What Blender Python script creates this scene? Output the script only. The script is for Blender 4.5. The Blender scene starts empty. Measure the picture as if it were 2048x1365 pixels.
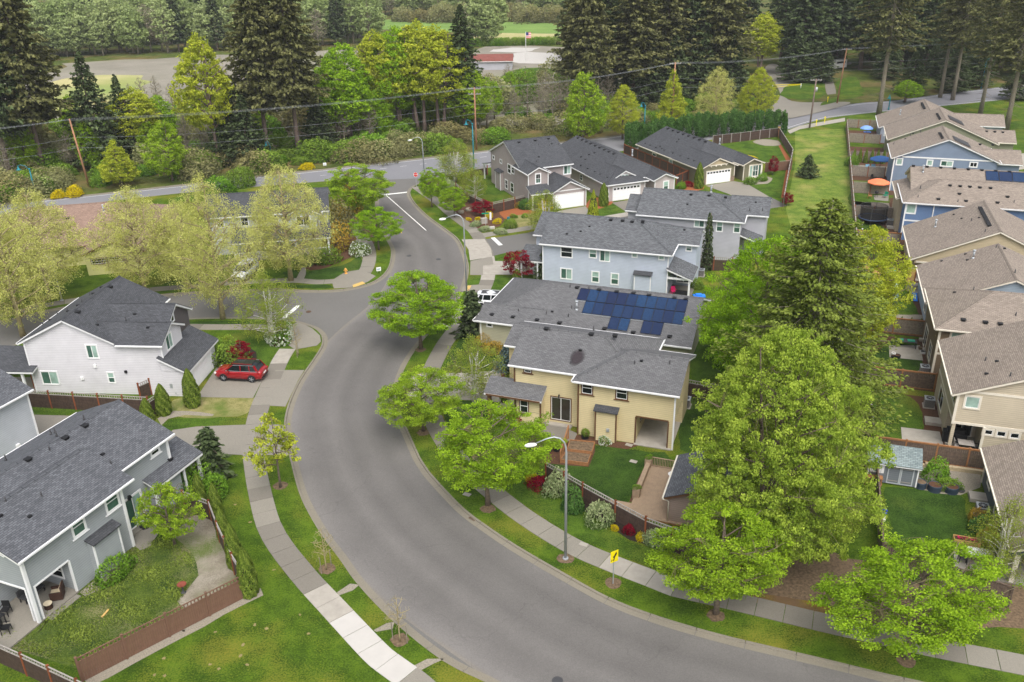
import bpy, math, random
import numpy as np
from mathutils import Vector, Matrix
# ---------------------------------------------------------------- camera, light, exposure
sc = bpy.context.scene
PW, PH = 2048.0, 1365.0
FOC, PITCH, ROLL, HC = 1780.0, math.radians(25), math.radians(-1.2), 40.0
_cp, _sp = math.cos(PITCH), math.sin(PITCH)
_f = np.array([0, _cp, -_sp]); _r0 = np.array([1.0, 0, 0]); _u0 = np.array([0, _sp, _cp])
_c, _s = math.cos(ROLL), math.sin(ROLL)
_r = _r0 * _c + _u0 * _s; _u = -_r0 * _s + _u0 * _c
cam_d = bpy.data.cameras.new('camera'); cam = bpy.data.objects.new('camera', cam_d)
sc.collection.objects.link(cam); sc.camera = cam
cam_d.sensor_width = 36.0; cam_d.lens = FOC / PW * 36.0; cam_d.clip_end = 5000; cam_d.clip_start = 0.5
m4 = Matrix.Identity(4)
for i in range(3):
 m4[i][0] = _r[i]; m4[i][1] = _u[i]; m4[i][2] = -_f[i]
m4[2][3] = HC
cam.matrix_world = m4
SUN_EL, SUN_AZ = 58, 168      # azimuth measured clockwise from +Y
w = bpy.data.worlds.new('World'); sc.world = w; w.use_nodes = True
nt = w.node_tree; nt.nodes.clear()
out = nt.nodes.new('ShaderNodeOutputWorld'); bg = nt.nodes.new('ShaderNodeBackground')
sky = nt.nodes.new('ShaderNodeTexSky'); sky.sky_type = 'NISHITA'; sky.sun_disc = False
sky.sun_elevation = math.radians(SUN_EL); sky.sun_rotation = math.radians(SUN_AZ)
sky.air_density = 1.0; sky.dust_density = 5.0; sky.ozone_density = 1.0
hs = nt.nodes.new('ShaderNodeHueSaturation'); hs.inputs['Saturation'].default_value = 0.35
nt.links.new(sky.outputs[0], hs.inputs['Color']); nt.links.new(hs.outputs[0], bg.inputs[0])
bg.inputs[1].default_value = 0.15
nt.links.new(bg.outputs[0], out.inputs[0])
sd = bpy.data.lights.new('sun', 'SUN'); sd.energy = 0.95; sd.angle = math.radians(50); sd.color = (1, 0.97, 0.93)
so = bpy.data.objects.new('sun', sd); sc.collection.objects.link(so)
_el, _az = math.radians(SUN_EL), math.radians(SUN_AZ)
sdir = Vector((math.sin(_az) * math.cos(_el), math.cos(_az) * math.cos(_el), math.sin(_el)))
so.rotation_euler = sdir.to_track_quat('Z', 'Y').to_euler(); so.location = (60, 0, 120)
sc.view_settings.view_transform = 'Standard'; sc.view_settings.look = 'None'
sc.view_settings.gamma = 1; sc.view_settings.exposure = 0.74
try: sc.view_settings.use_curve_mapping = False
except Exception: pass
cy = sc.cycles
cy.max_bounces = 6; cy.diffuse_bounces = 4; cy.glossy_bounces = 2; cy.transmission_bounces = 4; cy.transparent_max_bounces = 4
cy.caustics_reflective = False; cy.caustics_refractive = False; cy.use_denoising = True
cy.use_adaptive_sampling = True; cy.adaptive_threshold = 0.02
sc.render.film_transparent = False
# ---------------------------------------------------------------- photo pixel -> place on the ground (or on a wall / roof plane)
def ray(p):
 return _f * FOC + _r * (p[0] - PW / 2) - _u * (p[1] - PH / 2)
def at(p, z=0.0):
 d = ray(p); t = (z - HC) / d[2]; q = d * t
 return (float(q[0]), float(q[1]), z)
def Z(ox, oy, s):
 return lambda x, y: (ox + x / s, oy + y / s)
class Frame:
 def __init__(s, o, ang):
  s.o = (o[0], o[1]); s.deg = ang; s.a = math.radians(ang); s.c = math.cos(s.a); s.n = math.sin(s.a)
 def l(s, p, z=0.0):
  q = at(p, z); dx, dy = q[0] - s.o[0], q[1] - s.o[1]
  return (dx * s.c + dy * s.n, -dx * s.n + dy * s.c)
 def w(s, x, y, z=0.0):
  return (s.o[0] + x * s.c - y * s.n, s.o[1] + x * s.n + y * s.c, z)
 def slope(s, p, c0, z0, sl, ax='y'):          # where the ray meets the plane z = z0 + sl*(c-c0)
  a = np.array(s.l(p, 0.0)); b = np.array(s.l(p, 10.0)); i = 1 if ax == 'y' else 0
  k = (b[i] - a[i]) / 10; z = (z0 + sl * (a[i] - c0)) / (1 - sl * k); q = a + (b - a) * z / 10
  return (float(q[0]), float(q[1]), float(z))
 def wall(s, p, c, side):                      # where the ray meets the wall plane
  a = np.array(s.l(p, 0.0)); b = np.array(s.l(p, 10.0)); i = 1 if side in 'fb' else 0
  t = (c - a[i]) / (b[i] - a[i]); q = a + (b - a) * t
  return (float(q[0] if i == 1 else q[1]), float(t * 10))
# ---------------------------------------------------------------- objects
COL = sc.collection
def tag(o, label=None, cat=None, group=None, kind=None):
 if label: o['label'] = label
 if cat: o['category'] = cat
 if group: o['group'] = group
 if kind: o['kind'] = kind
 return o
def thing(name, label, cat, loc, rz=0.0, group=None):
 o = bpy.data.objects.new(name, None); COL.objects.link(o); o.location = loc; o.rotation_euler = (0, 0, rz)
 o.empty_display_size = 0.2
 return tag(o, label, cat, group)
def copy_tree(o, parent=None):
 c = o.copy(); COL.objects.link(c); c.parent = parent
 for ch in list(o.children): copy_tree(ch, c)
 return c
class MB:
 """collects faces; .build() links them as ONE mesh object"""
 def __init__(s): s.v = []; s.f = []; s.uv = {}; s.mi = []; s.sm = set()
 def face(s, pts, uv=None, mi=0):
  n = len(s.v); s.v.extend([tuple(p) for p in pts]); s.f.append(tuple(range(n, n + len(pts)))); s.mi.append(mi)
  if uv: s.uv[len(s.f) - 1] = uv
 def box(s, x0, x1, y0, y1, z0, z1, mi=0):
  if x0 > x1: x0, x1 = x1, x0
  if y0 > y1: y0, y1 = y1, y0
  n = len(s.v)
  s.v += [(x0, y0, z0), (x1, y0, z0), (x1, y1, z0), (x0, y1, z0), (x0, y0, z1), (x1, y0, z1), (x1, y1, z1), (x0, y1, z1)]
  for q in ((0, 3, 2, 1), (4, 5, 6, 7), (0, 1, 5, 4), (1, 2, 6, 5), (2, 3, 7, 6), (3, 0, 4, 7)):
   s.f.append(tuple(n + k for k in q)); s.mi.append(mi)
 def beam(s, a, b, w, h=None, up=(0, 0, 1), mi=0):     # box between two points
  h = h or w; a = Vector(a); b = Vector(b); d = (b - a).normalized(); u = Vector(up)
  if abs(d.dot(u)) > 0.98: u = Vector((1, 0, 0))
  sx = d.cross(u).normalized() * w / 2; sy = sx.cross(d).normalized() * h / 2
  n = len(s.v)
  for p in (a, b):
   for k, j in ((-1, -1), (1, -1), (1, 1), (-1, 1)): s.v.append(tuple(p + sx * k + sy * j))
  for q in ((0, 1, 2, 3), (7, 6, 5, 4), (0, 4, 5, 1), (1, 5, 6, 2), (2, 6, 7, 3), (3, 7, 4, 0)):
   s.f.append(tuple(n + k for k in q)); s.mi.append(mi)
 def tube(s, pts, rad, sides=6, cap=True, mi=0, smooth=True):
  pts = [Vector(p) for p in pts]; n0 = len(s.v); N = len(pts)
  if not hasattr(rad, '__len__'): rad = [rad] * N
  for i, p in enumerate(pts):
   d = (pts[min(i + 1, N - 1)] - pts[max(i - 1, 0)]).normalized()
   u = Vector((0, 0, 1)) if abs(d.z) < 0.9 else Vector((1, 0, 0))
   a = d.cross(u).normalized(); b = a.cross(d)
   for k in range(sides):
    t = 2 * math.pi * k / sides
    s.v.append(tuple(p + (a * math.cos(t) + b * math.sin(t)) * rad[i]))
  for i in range(N - 1):
   for k in range(sides):
    k2 = (k + 1) % sides
    s.f.append((n0 + i * sides + k, n0 + i * sides + k2, n0 + (i + 1) * sides + k2, n0 + (i + 1) * sides + k)); s.mi.append(mi)
    if smooth: s.sm.add(len(s.f) - 1)
  if cap:
   s.f.append(tuple(n0 + k for k in reversed(range(sides)))); s.mi.append(mi)
   s.f.append(tuple(n0 + (N - 1) * sides + k for k in range(sides))); s.mi.append(mi)
 def cyl(s, x, y, z0, z1, r, r2=None, sides=12, mi=0):
  s.tube([(x, y, z0), (x, y, z1)], [r, r2 if r2 is not None else r], sides, True, mi)
 def prism(s, poly, z0, z1, mi=0):
  n = len(poly)
  a = sum(poly[i][0] * poly[(i + 1) % n][1] - poly[(i + 1) % n][0] * poly[i][1] for i in range(n))
  if a < 0: poly = poly[::-1]
  s.face([(p[0], p[1], z1) for p in poly], mi=mi); s.face([(p[0], p[1], z0) for p in poly[::-1]], mi=mi)
  for i in range(n):
   p, q = poly[i], poly[(i + 1) % n]
   s.face([(p[0], p[1], z0), (q[0], q[1], z0), (q[0], q[1], z1), (p[0], p[1], z1)], mi=mi)
 def lathe(s, cx, cy, prof, sides=14, mi=0):
  n0 = len(s.v)
  for r, z in prof:
   for k in range(sides):
    t = 2 * math.pi * k / sides; s.v.append((cx + r * math.cos(t), cy + r * math.sin(t), z))
  for i in range(len(prof) - 1):
   for k in range(sides):
    k2 = (k + 1) % sides
    s.f.append((n0 + i * sides + k, n0 + i * sides + k2, n0 + (i + 1) * sides + k2, n0 + (i + 1) * sides + k)); s.mi.append(mi); s.sm.add(len(s.f) - 1)
 def mesh(s, name, mats):
  me = bpy.data.meshes.new(name); me.from_pydata(s.v, [], s.f)
  for m in (mats if isinstance(mats, (list, tuple)) else [mats]): me.materials.append(m)
  me.polygons.foreach_set('material_index', s.mi)
  if s.uv:
   lay = me.uv_layers.new(name='UVMap').data
   for fi, uv in s.uv.items():
    p = me.polygons[fi]
    for k, li in enumerate(p.loop_indices): lay[li].uv = uv[k]
  if s.sm:
   fl = np.zeros(len(s.f), dtype=bool); fl[list(s.sm)] = True; me.polygons.foreach_set('use_smooth', fl)
  me.update(); return me
 def build(s, name, mats, parent=None, **kw):
  o = bpy.data.objects.new(name, s.mesh(name, mats)); COL.objects.link(o); o.parent = parent
  return tag(o, **kw)
# ---------------------------------------------------------------- materials
def lin(c):
 return tuple(((v / 255) / 12.92 if v <= 10.3 else ((v / 255 + 0.055) / 1.055) ** 2.4) for v in c)
def nm(name):
 m = bpy.data.materials.new(name); m.use_nodes = True; n = m.node_tree; b = n.nodes['Principled BSDF']; return m, n, b
def node(n, t, **kw):
 k = n.nodes.new(t)
 for a, v in kw.items(): setattr(k, a, v)
 return k
def texco(n, which):
 if which == 'World': return node(n, 'ShaderNodeNewGeometry').outputs['Position']
 return node(n, 'ShaderNodeTexCoord').outputs[which]
def noise(n, co, scale, detail=4, rough=0.6):
 k = node(n, 'ShaderNodeTexNoise'); k.inputs['Scale'].default_value = scale; k.inputs['Detail'].default_value = detail; k.inputs['Roughness'].default_value = rough
 n.links.new(co, k.inputs['Vector']); return k.outputs['Fac']
def ramp(n, fac, stops):
 k = node(n, 'ShaderNodeValToRGB'); n.links.new(fac, k.inputs[0]); e = k.color_ramp.elements
 e[0].position = stops[0][0]; e[0].color = (*stops[0][1], 1); e[1].position = stops[-1][0]; e[1].color = (*stops[-1][1], 1)
 for p, c in stops[1:-1]:
  q = e.new(p); q.color = (*c, 1)
 return k.outputs[0]
def mix(n, fac, a, b, mode='MIX'):
 k = node(n, 'ShaderNodeMix', data_type='RGBA', blend_type=mode)
 for s_, v in ((k.inputs[0], fac), (k.inputs[6], a), (k.inputs[7], b)):
  if isinstance(v, (int, float)): s_.default_value = v
  elif isinstance(v, tuple): s_.default_value = (*v, 1)
  else: n.links.new(v, s_)
 return k.outputs[2]
def mul(c, k): return tuple(min(1.0, v * k) for v in c)
def bump(n, b, fac, strength, dist=0.02):
 k = node(n, 'ShaderNodeBump'); k.inputs['Strength'].default_value = strength; k.inputs['Distance'].default_value = dist
 n.links.new(fac, k.inputs['Height']); n.links.new(k.outputs[0], b.inputs['Normal'])
def plain(name, c, rough=0.6, var=0.12, scale=2.0, co='Object', metal=0.0, bmp=0.0, spec=0.3):
 m, n, b = nm(name); c = lin(c)
 f = noise(n, texco(n, co), scale, 5)
 n.links.new(ramp(n, f, [(0.3, mul(c, 1 - var)), (0.7, mul(c, 1 + var))]), b.inputs['Base Color'])
 b.inputs['Roughness'].default_value = rough; b.inputs['Metallic'].default_value = metal
 b.inputs['Specular IOR Level'].default_value = spec
 if bmp: bump(n, b, f, bmp)
 return m
def siding(name, c, course=0.18, rough=0.6, vert=False):
 m, n, b = nm(name); c = lin(c); co = texco(n, 'Object')
 sx = node(n, 'ShaderNodeSeparateXYZ'); n.links.new(co, sx.inputs[0])
 d = node(n, 'ShaderNodeMath', operation='DIVIDE'); d.inputs[1].default_value = course
 if vert:
  ad = node(n, 'ShaderNodeMath', operation='ADD'); n.links.new(sx.outputs[0], ad.inputs[0]); n.links.new(sx.outputs[1], ad.inputs[1]); n.links.new(ad.outputs[0], d.inputs[0])
 else: n.links.new(sx.outputs[2], d.inputs[0])
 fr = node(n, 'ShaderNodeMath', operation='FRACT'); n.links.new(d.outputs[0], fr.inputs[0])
 lap_shade = ramp(n, fr.outputs[0], [(0.0, (0.76,) * 3), (0.10, (0.76,) * 3), (0.2, (1, 1, 1)), (1.0, (1, 1, 1))])  # shadow line of each lap, painted into the siding colour at the board edge
 f = noise(n, co, 0.7, 5)
 base = ramp(n, f, [(0.25, mul(c, 0.9)), (0.75, mul(c, 1.08))])
 n.links.new(mix(n, 1.0, base, lap_shade, 'MULTIPLY'), b.inputs['Base Color'])
 b.inputs['Roughness'].default_value = rough; b.inputs['Specular IOR Level'].default_value = 0.25
 inv = node(n, 'ShaderNodeMath', operation='SUBTRACT'); inv.inputs[0].default_value = 1; n.links.new(fr.outputs[0], inv.inputs[1])
 bump(n, b, inv.outputs[0], 0.6, 0.018)
 return m
def shingles(name, c1, c2, rough=0.9, w=0.33, h=0.145):
 m, n, b = nm(name); c1 = lin(c1); c2 = lin(c2); co = texco(n, 'UV')
 br = node(n, 'ShaderNodeTexBrick'); n.links.new(co, br.inputs['Vector'])
 br.inputs['Scale'].default_value = 1; br.inputs['Brick Width'].default_value = w; br.inputs['Row Height'].default_value = h
 br.inputs['Mortar Size'].default_value = 0.012; br.inputs['Mortar Smooth'].default_value = 0.2
 br.inputs['Color1'].default_value = (0, 0, 0, 1); br.inputs['Color2'].default_value = (1, 1, 1, 1); br.inputs['Mortar'].default_value = (0, 0, 0, 1)
 br.offset_frequency = 2; br.squash = 1
 f = noise(n, co, 0.35, 6, 0.7); fl = noise(n, co, 6.0, 3)
 t = mix(n, 0.45, br.outputs['Color'], fl)
 col = ramp(n, t, [(0.0, c1), (1.0, c2)])
 col = mix(n, 1.0, col, ramp(n, f, [(0.3, (0.9,) * 3), (0.72, (1.07,) * 3)]), 'MULTIPLY')
 col = mix(n, br.outputs['Fac'], col, mul(c1, 0.6))
 n.links.new(col, b.inputs['Base Color']); b.inputs['Roughness'].default_value = rough; b.inputs['Specular IOR Level'].default_value = 0.2
 sx = node(n, 'ShaderNodeSeparateXYZ'); n.links.new(co, sx.inputs[0])
 d = node(n, 'ShaderNodeMath', operation='DIVIDE'); d.inputs[1].default_value = h; n.links.new(sx.outputs[1], d.inputs[0])
 fr = node(n, 'ShaderNodeMath', operation='FRACT'); n.links.new(d.outputs[0], fr.inputs[0])
 inv = node(n, 'ShaderNodeMath', operation='SUBTRACT'); inv.inputs[0].default_value = 1; n.links.new(fr.outputs[0], inv.inputs[1])
 bump(n, b, inv.outputs[0], 0.5, 0.012)
 return m
def grass(name, dark, light, dry=None, dryamt=0.5, scale=0.5, stripe=0.0):
 m, n, b = nm(name); co = texco(n, 'World'); dark, light = lin(dark), lin(light)
 f1 = noise(n, co, scale, 8, 0.7); f2 = noise(n, co, 9.0, 4, 0.7); f3 = noise(n, co, scale * 0.35, 3, 0.5)
 t = mix(n, 0.5, f1, f2)
 col = ramp(n, t, [(0.42, dark), (0.58, light)])
 if dry:
  dr = lin(dry)
  mask = ramp(n, mix(n, 0.4, f3, f2), [(0.72 - dryamt * 0.4, (0, 0, 0)), (0.80 - dryamt * 0.3, (1, 1, 1))])
  col = mix(n, mask, col, dr)
 n.links.new(col, b.inputs['Base Color']); b.inputs['Roughness'].default_value = 0.95; b.inputs['Specular IOR Level'].default_value = 0.1
 f4 = noise(n, co, 25.0, 3, 0.8)
 bump(n, b, f4, 0.9, 0.06)
 return m
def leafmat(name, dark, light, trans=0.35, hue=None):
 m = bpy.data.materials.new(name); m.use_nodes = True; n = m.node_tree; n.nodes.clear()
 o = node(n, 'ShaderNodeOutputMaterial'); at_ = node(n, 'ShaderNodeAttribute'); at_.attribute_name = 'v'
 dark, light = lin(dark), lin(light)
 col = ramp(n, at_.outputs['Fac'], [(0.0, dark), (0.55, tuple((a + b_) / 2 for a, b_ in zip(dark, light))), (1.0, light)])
 if hue:
  oi = node(n, 'ShaderNodeObjectInfo'); col = mix(n, ramp(n, oi.outputs['Random'], [(0, (0, 0, 0)), (1, (0.8,) * 3)]), col, mix(n, 1.0, col, lin(hue), 'MULTIPLY'))
 d = node(n, 'ShaderNodeBsdfDiffuse'); t = node(n, 'ShaderNodeBsdfTranslucent'); mx = node(n, 'ShaderNodeMixShader'); mx.inputs[0].default_value = trans
 n.links.new(col, d.inputs[0]); n.links.new(col, t.inputs[0]); n.links.new(d.outputs[0], mx.inputs[1]); n.links.new(t.outputs[0], mx.inputs[2]); n.links.new(mx.outputs[0], o.inputs[0])
 return m
def glassmat(name, c, rough=0.08):
 m, n, b = nm(name); c = lin(c); f = noise(n, texco(n, 'Object'), 1.3, 2)
 n.links.new(ramp(n, f, [(0.3, mul(c, 0.75)), (0.7, mul(c, 1.2))]), b.inputs['Base Color'])
 b.inputs['Roughness'].default_value = rough; b.inputs['Specular IOR Level'].default_value = 0.6
 return m
def asphalt(name, c, var=0.1, band=None):
 m, n, b = nm(name); c = lin(c); co = texco(n, 'World')
 f1 = noise(n, co, 0.12, 5, 0.6); f2 = noise(n, co, 14, 4, 0.8)
 col = ramp(n, f1, [(0.3, mul(c, 1 - var)), (0.7, mul(c, 1 + var))])
 col = mix(n, 0.5, col, ramp(n, f2, [(0.35, mul(c, 0.75)), (0.65, mul(c, 1.25))]))
 n.links.new(col, b.inputs['Base Color']); b.inputs['Roughness'].default_value = 0.85; b.inputs['Specular IOR Level'].default_value = 0.25
 bump(n, b, f2, 0.4, 0.01); return m
K = {}
def defm():
 K['street'] = asphalt('street asphalt', (105, 103, 100), 0.12)
 K['arterial'] = asphalt('main road asphalt', (122, 122, 126))
 K['yard'] = grass('pale gravel yard', (122, 118, 106), (146, 140, 128), (122, 128, 84), 0.5, 0.05)
 K['concrete'] = asphalt('worn concrete', (132, 127, 117), 0.14)
 K['conc2'] = asphalt('grey concrete', (118, 113, 104), 0.14)
 K['concnew'] = plain('new white concrete', (180, 176, 170), 0.8, 0.05, 0.8, 'World')
 K['concmid'] = plain('pale concrete', (158, 152, 142), 0.8, 0.12, 1.5, 'World')
 K['kerb'] = asphalt('kerb concrete', (124, 118, 105), 0.15)
 K['lawn'] = grass('verge lawn', (48, 72, 16), (90, 114, 30), (122, 120, 44), 0.54)
 K['lawn2'] = grass('bright lawn', (46, 70, 20), (84, 110, 34), (104, 112, 40), 0.5)
 K['lawn3'] = grass('deep green lawn', (36, 58, 20), (68, 94, 34), (88, 102, 40), 0.42)
 K['field'] = grass('rough meadow', (70, 98, 32), (124, 138, 60), (152, 144, 84), 0.5, 0.5)
 K['weedy'] = grass('weedy grass', (50, 70, 30), (94, 110, 44), (138, 132, 96), 0.5, 0.7)
 K['wood'] = grass('forest floor', (50, 62, 26), (92, 104, 42), (112, 96, 62), 0.6, 0.3)
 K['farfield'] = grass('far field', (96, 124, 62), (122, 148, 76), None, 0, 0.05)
 K['dryfield'] = grass('dry field', (150, 150, 92), (186, 174, 130), (120, 140, 74), 0.5, 0.04)
 K['thin'] = grass('thin dry lawn', (110, 112, 60), (158, 148, 102), (86, 110, 40), 0.6, 0.8)
 K['moss'] = grass('mossy earth', (92, 78, 30), (142, 122, 40), (110, 88, 66), 0.7, 0.9)
 K['mulch'] = plain('bark mulch', (84, 58, 42), 0.95, 0.35, 9, 'World', bmp=0.8)
 K['mulchred'] = plain('red bark mulch', (142, 84, 48), 0.95, 0.25, 9, 'World', bmp=0.8)
 K['mulchdark'] = plain('black mulch', (42, 34, 28), 0.95, 0.4, 9, 'World', bmp=0.8)
 K['litter'] = plain('leaf litter', (104, 87, 68), 0.95, 0.45, 5, 'World', bmp=0.9)
 K['pathmix'] = grass('weedy gravel', (128, 120, 104), (160, 152, 138), (92, 106, 52), 0.55, 0.8)
 K['gravel'] = plain('pale gravel', (138, 131, 117), 0.95, 0.3, 11, 'World', bmp=0.9)
 K['paint'] = plain('white road paint', (220, 220, 215), 0.7, 0.12, 3, 'World')
 K['ypaint'] = plain('yellow road paint', (200, 165, 70), 0.7, 0.12, 3, 'World')
 K['tan'] = plain('tactile tan', (196, 164, 96), 0.8, 0.1, 3, 'World')
 # walls and trim
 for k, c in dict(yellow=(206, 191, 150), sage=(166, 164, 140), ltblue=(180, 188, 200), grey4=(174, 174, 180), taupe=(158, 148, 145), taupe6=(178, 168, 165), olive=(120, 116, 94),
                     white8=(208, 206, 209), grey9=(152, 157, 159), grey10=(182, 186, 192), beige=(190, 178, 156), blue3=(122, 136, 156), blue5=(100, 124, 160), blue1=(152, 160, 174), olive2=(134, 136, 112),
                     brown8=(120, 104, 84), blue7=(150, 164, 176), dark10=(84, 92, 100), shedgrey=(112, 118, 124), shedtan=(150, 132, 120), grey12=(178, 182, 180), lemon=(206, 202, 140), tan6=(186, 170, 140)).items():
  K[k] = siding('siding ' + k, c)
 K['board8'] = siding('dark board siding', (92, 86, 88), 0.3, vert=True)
 K['trim'] = plain('white trim', (226, 226, 226), 0.5, 0.04)
 K['trimb'] = plain('brown trim', (98, 70, 48), 0.6, 0.15)
 K['trimc'] = plain('cream trim', (222, 214, 198), 0.5, 0.04)
 K['roofg'] = shingles('slate grey shingles', (68, 70, 74), (110, 112, 117))
 K['roofg2'] = shingles('weathered grey shingles', (86, 86, 88), (116, 116, 117))
 K['roofh'] = shingles('mottled grey shingles', (70, 72, 75), (118, 120, 123))
 K['roofd'] = shingles('dark slate shingles', (60, 61, 64), (88, 90, 94))
 K['roofb'] = shingles('brown grey shingles', (118, 108, 99), (158, 146, 134))
 K['roofbr'] = shingles('brown shingles', (120, 98, 86), (158, 134, 120))
 K['roofs'] = shingles('shed shingles', (96, 108, 110), (148, 160, 160))
 K['black'] = plain('black plastic', (30, 30, 32), 0.6, 0.1)
 K['darkgrey'] = plain('dark grey', (66, 66, 68), 0.6, 0.1)
 K['galv'] = plain('galvanised steel', (176, 180, 184), 0.4, 0.08, metal=0.4)
 K['white'] = plain('white paint', (232, 232, 230), 0.5, 0.03)
 K['gdoor'] = plain('white garage door', (236, 236, 236), 0.5, 0.03)
 K['gl_dark'] = glassmat('dark window glass', (26, 32, 34)); K['gl_green'] = glassmat('green tinted window', (66, 96, 84)); K['gl_blind'] = glassmat('window with pale blind', (150, 176, 164), 0.2)
 K['gl_room'] = glassmat('room behind glass', (52, 50, 42))
 K['fenceb'] = plain('dark stained boards', (72, 58, 50), 0.85, 0.3, 4); K['fencepost'] = plain('rust brown post', (130, 74, 46), 0.8, 0.2, 4)
 K['fencegrey'] = plain('weathered grey boards', (132, 122, 110), 0.9, 0.3, 5); K['fencebrown'] = plain('brown painted boards', (112, 84, 68), 0.8, 0.12, 3)
 K['fencegrey2'] = plain('dark weathered boards', (98, 84, 74), 0.9, 0.35, 5)
 K['fencenew'] = plain('new cedar boards', (196, 160, 96), 0.8, 0.15, 5); K['cedar'] = plain('orange cedar', (148, 104, 68), 0.8, 0.2, 5)
 K['deck'] = plain('deck boards', (148, 128, 106), 0.7, 0.12, 3); K['caps'] = plain('grey weathered rail', (150, 144, 138), 0.8, 0.15)
 K['bark'] = plain('grey brown bark', (104, 92, 80), 0.95, 0.35, 6, bmp=0.8); K['barkd'] = plain('fir bark', (118, 102, 94), 0.95, 0.3, 5, bmp=0.8)
 K['barkw'] = plain('white birch bark', (208, 204, 196), 0.8, 0.15, 6); K['barkp'] = plain('pale twig bark', (150, 138, 104), 0.9, 0.2, 5); K['barkr'] = plain('bare branch grey', (128, 120, 104), 0.9, 0.2, 5)
 K['pole'] = plain('weathered pole wood', (158, 118, 90), 0.9, 0.25, 1.2); K['wire'] = plain('cable', (150, 154, 158), 0.5, 0.05)
 K['teal'] = plain('teal painted steel', (28, 122, 134), 0.5, 0.08); K['red'] = plain('red sign', (196, 34, 34), 0.5, 0.05)
 K['leaf'] = leafmat('spring maple leaves', (98, 130, 30), (184, 210, 64), 0.4, (0.92 * 255, 255, 200))
 K['leafbig'] = leafmat('large maple leaves', (104, 134, 42), (196, 214, 88), 0.42)
 K['leafyg'] = leafmat('yellow green leaves', (132, 150, 36), (210, 214, 78), 0.42)
 K['leafpale'] = leafmat('pale catkin leaves', (176, 180, 92), (222, 222, 138), 0.42)
 K['leafbirch'] = leafmat('thin birch leaves', (112, 132, 48), (176, 188, 78), 0.4)
 K['fir'] = leafmat('fir needles', (68, 74, 48), (138, 138, 88), 0.25); K['fir2'] = leafmat('dark fir needles', (54, 70, 48), (108, 122, 80), 0.25)
 K['cedarl'] = leafmat('cedar sprays', (80, 98, 38), (154, 168, 78), 0.3)
 K['arb'] = leafmat('arborvitae foliage', (74, 96, 34), (140, 156, 66), 0.25); K['hedge'] = leafmat('laurel leaves', (46, 80, 36), (98, 134, 66), 0.25)
 K['bushl'] = leafmat('bush leaves', (70, 96, 34), (144, 168, 70), 0.35, (210, 255, 180)); K['bushgrey'] = leafmat('grey green scrub', (104, 108, 74), (170, 172, 118), 0.35, (230, 210, 200))
 K['redleaf'] = leafmat('dark red leaves', (92, 12, 30), (168, 34, 56), 0.35); K['spruce'] = leafmat('blue spruce needles', (58, 80, 84), (122, 146, 146), 0.15)
 K['yflow'] = leafmat('yellow flowers', (178, 160, 14), (226, 206, 30), 0.3); K['wflow'] = leafmat('white flowers', (160, 170, 140), (235, 238, 228), 0.3)
 K['orleaf'] = leafmat('orange green leaves', (130, 124, 48), (184, 152, 66), 0.3); K['variegated'] = leafmat('variegated leaves', (86, 110, 60), (186, 196, 146), 0.3)
 K['pinkf'] = leafmat('pink blossom', (196, 120, 130), (236, 190, 190), 0.3)
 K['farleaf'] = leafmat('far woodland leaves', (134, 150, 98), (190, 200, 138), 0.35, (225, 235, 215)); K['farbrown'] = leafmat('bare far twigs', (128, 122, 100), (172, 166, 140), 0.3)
 K['weed'] = leafmat('tall grass blades', (78, 102, 40), (152, 168, 76), 0.4); K['twig'] = plain('fine twigs', (112, 104, 74), .9, .2, 5); K['molehill'] = plain('bare earth spot', (132, 122, 80), .95, .2, 5, 'World')
defm()
# ---------------------------------------------------------------- ground, roads, kerbs, pavements
def catmull(P, step=1.0, closed=False):
 P = [np.array(p[:2], float) for p in P]; n = len(P); out_ = []
 rng_ = range(n if closed else n - 1)
 for i in rng_:
  if closed: p0, p1, p2, p3 = P[i - 1], P[i], P[(i + 1) % n], P[(i + 2) % n]
  else: p0, p1, p2, p3 = P[max(i - 1, 0)], P[i], P[i + 1], P[min(i + 2, n - 1)]
  k = max(1, int(np.linalg.norm(p2 - p1) / step))
  for j in range(k):
   t = j / k
   out_.append(0.5 * ((2 * p1) + (-p0 + p2) * t + (2 * p0 - 5 * p1 + 4 * p2 - p3) * t * t + (-p0 + 3 * p1 - 3 * p2 + p3) * t ** 3))
 if not closed: out_.append(P[-1])
 return out_
def resample(P, step):
 P = [np.array(p) for p in P]; L = [0]
 for a, b in zip(P, P[1:]): L.append(L[-1] + float(np.linalg.norm(b - a)))
 n = max(1, round(L[-1] / step)); out_ = []; j = 0
 for i in range(n + 1):
  d = L[-1] * i / n
  while j < len(L) - 2 and L[j + 1] < d: j += 1
  t = (d - L[j]) / max(1e-6, L[j + 1] - L[j]); out_.append(P[j] + (P[j + 1] - P[j]) * t)
 return out_
def normals(P):
 N = []
 for i in range(len(P)):
  d = P[min(i + 1, len(P) - 1)] - P[max(i - 1, 0)]; d = d / (np.linalg.norm(d) + 1e-9); N.append(np.array([-d[1], d[0]]))
 return N
def gp(L, z=0.0): return [at(p, z)[:2] for p in L]      # photo pixels -> ground points
def slab(name, pts, mat, z1, z0=None, kind='structure', parent=None, **kw):
 b = MB()
 if z0 is None: b.face([(p[0], p[1], z1) for p in ccw(pts)])
 else: b.prism([tuple(p) for p in pts], z0, z1)
 return b.build(name, mat, parent, kind=kind, **kw)
def ccw(pts):
 a = sum(pts[i][0] * pts[(i + 1) % len(pts)][1] - pts[(i + 1) % len(pts)][0] * pts[i][1] for i in range(len(pts)))
 return pts if a > 0 else pts[::-1]
LAYER = [0]
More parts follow.
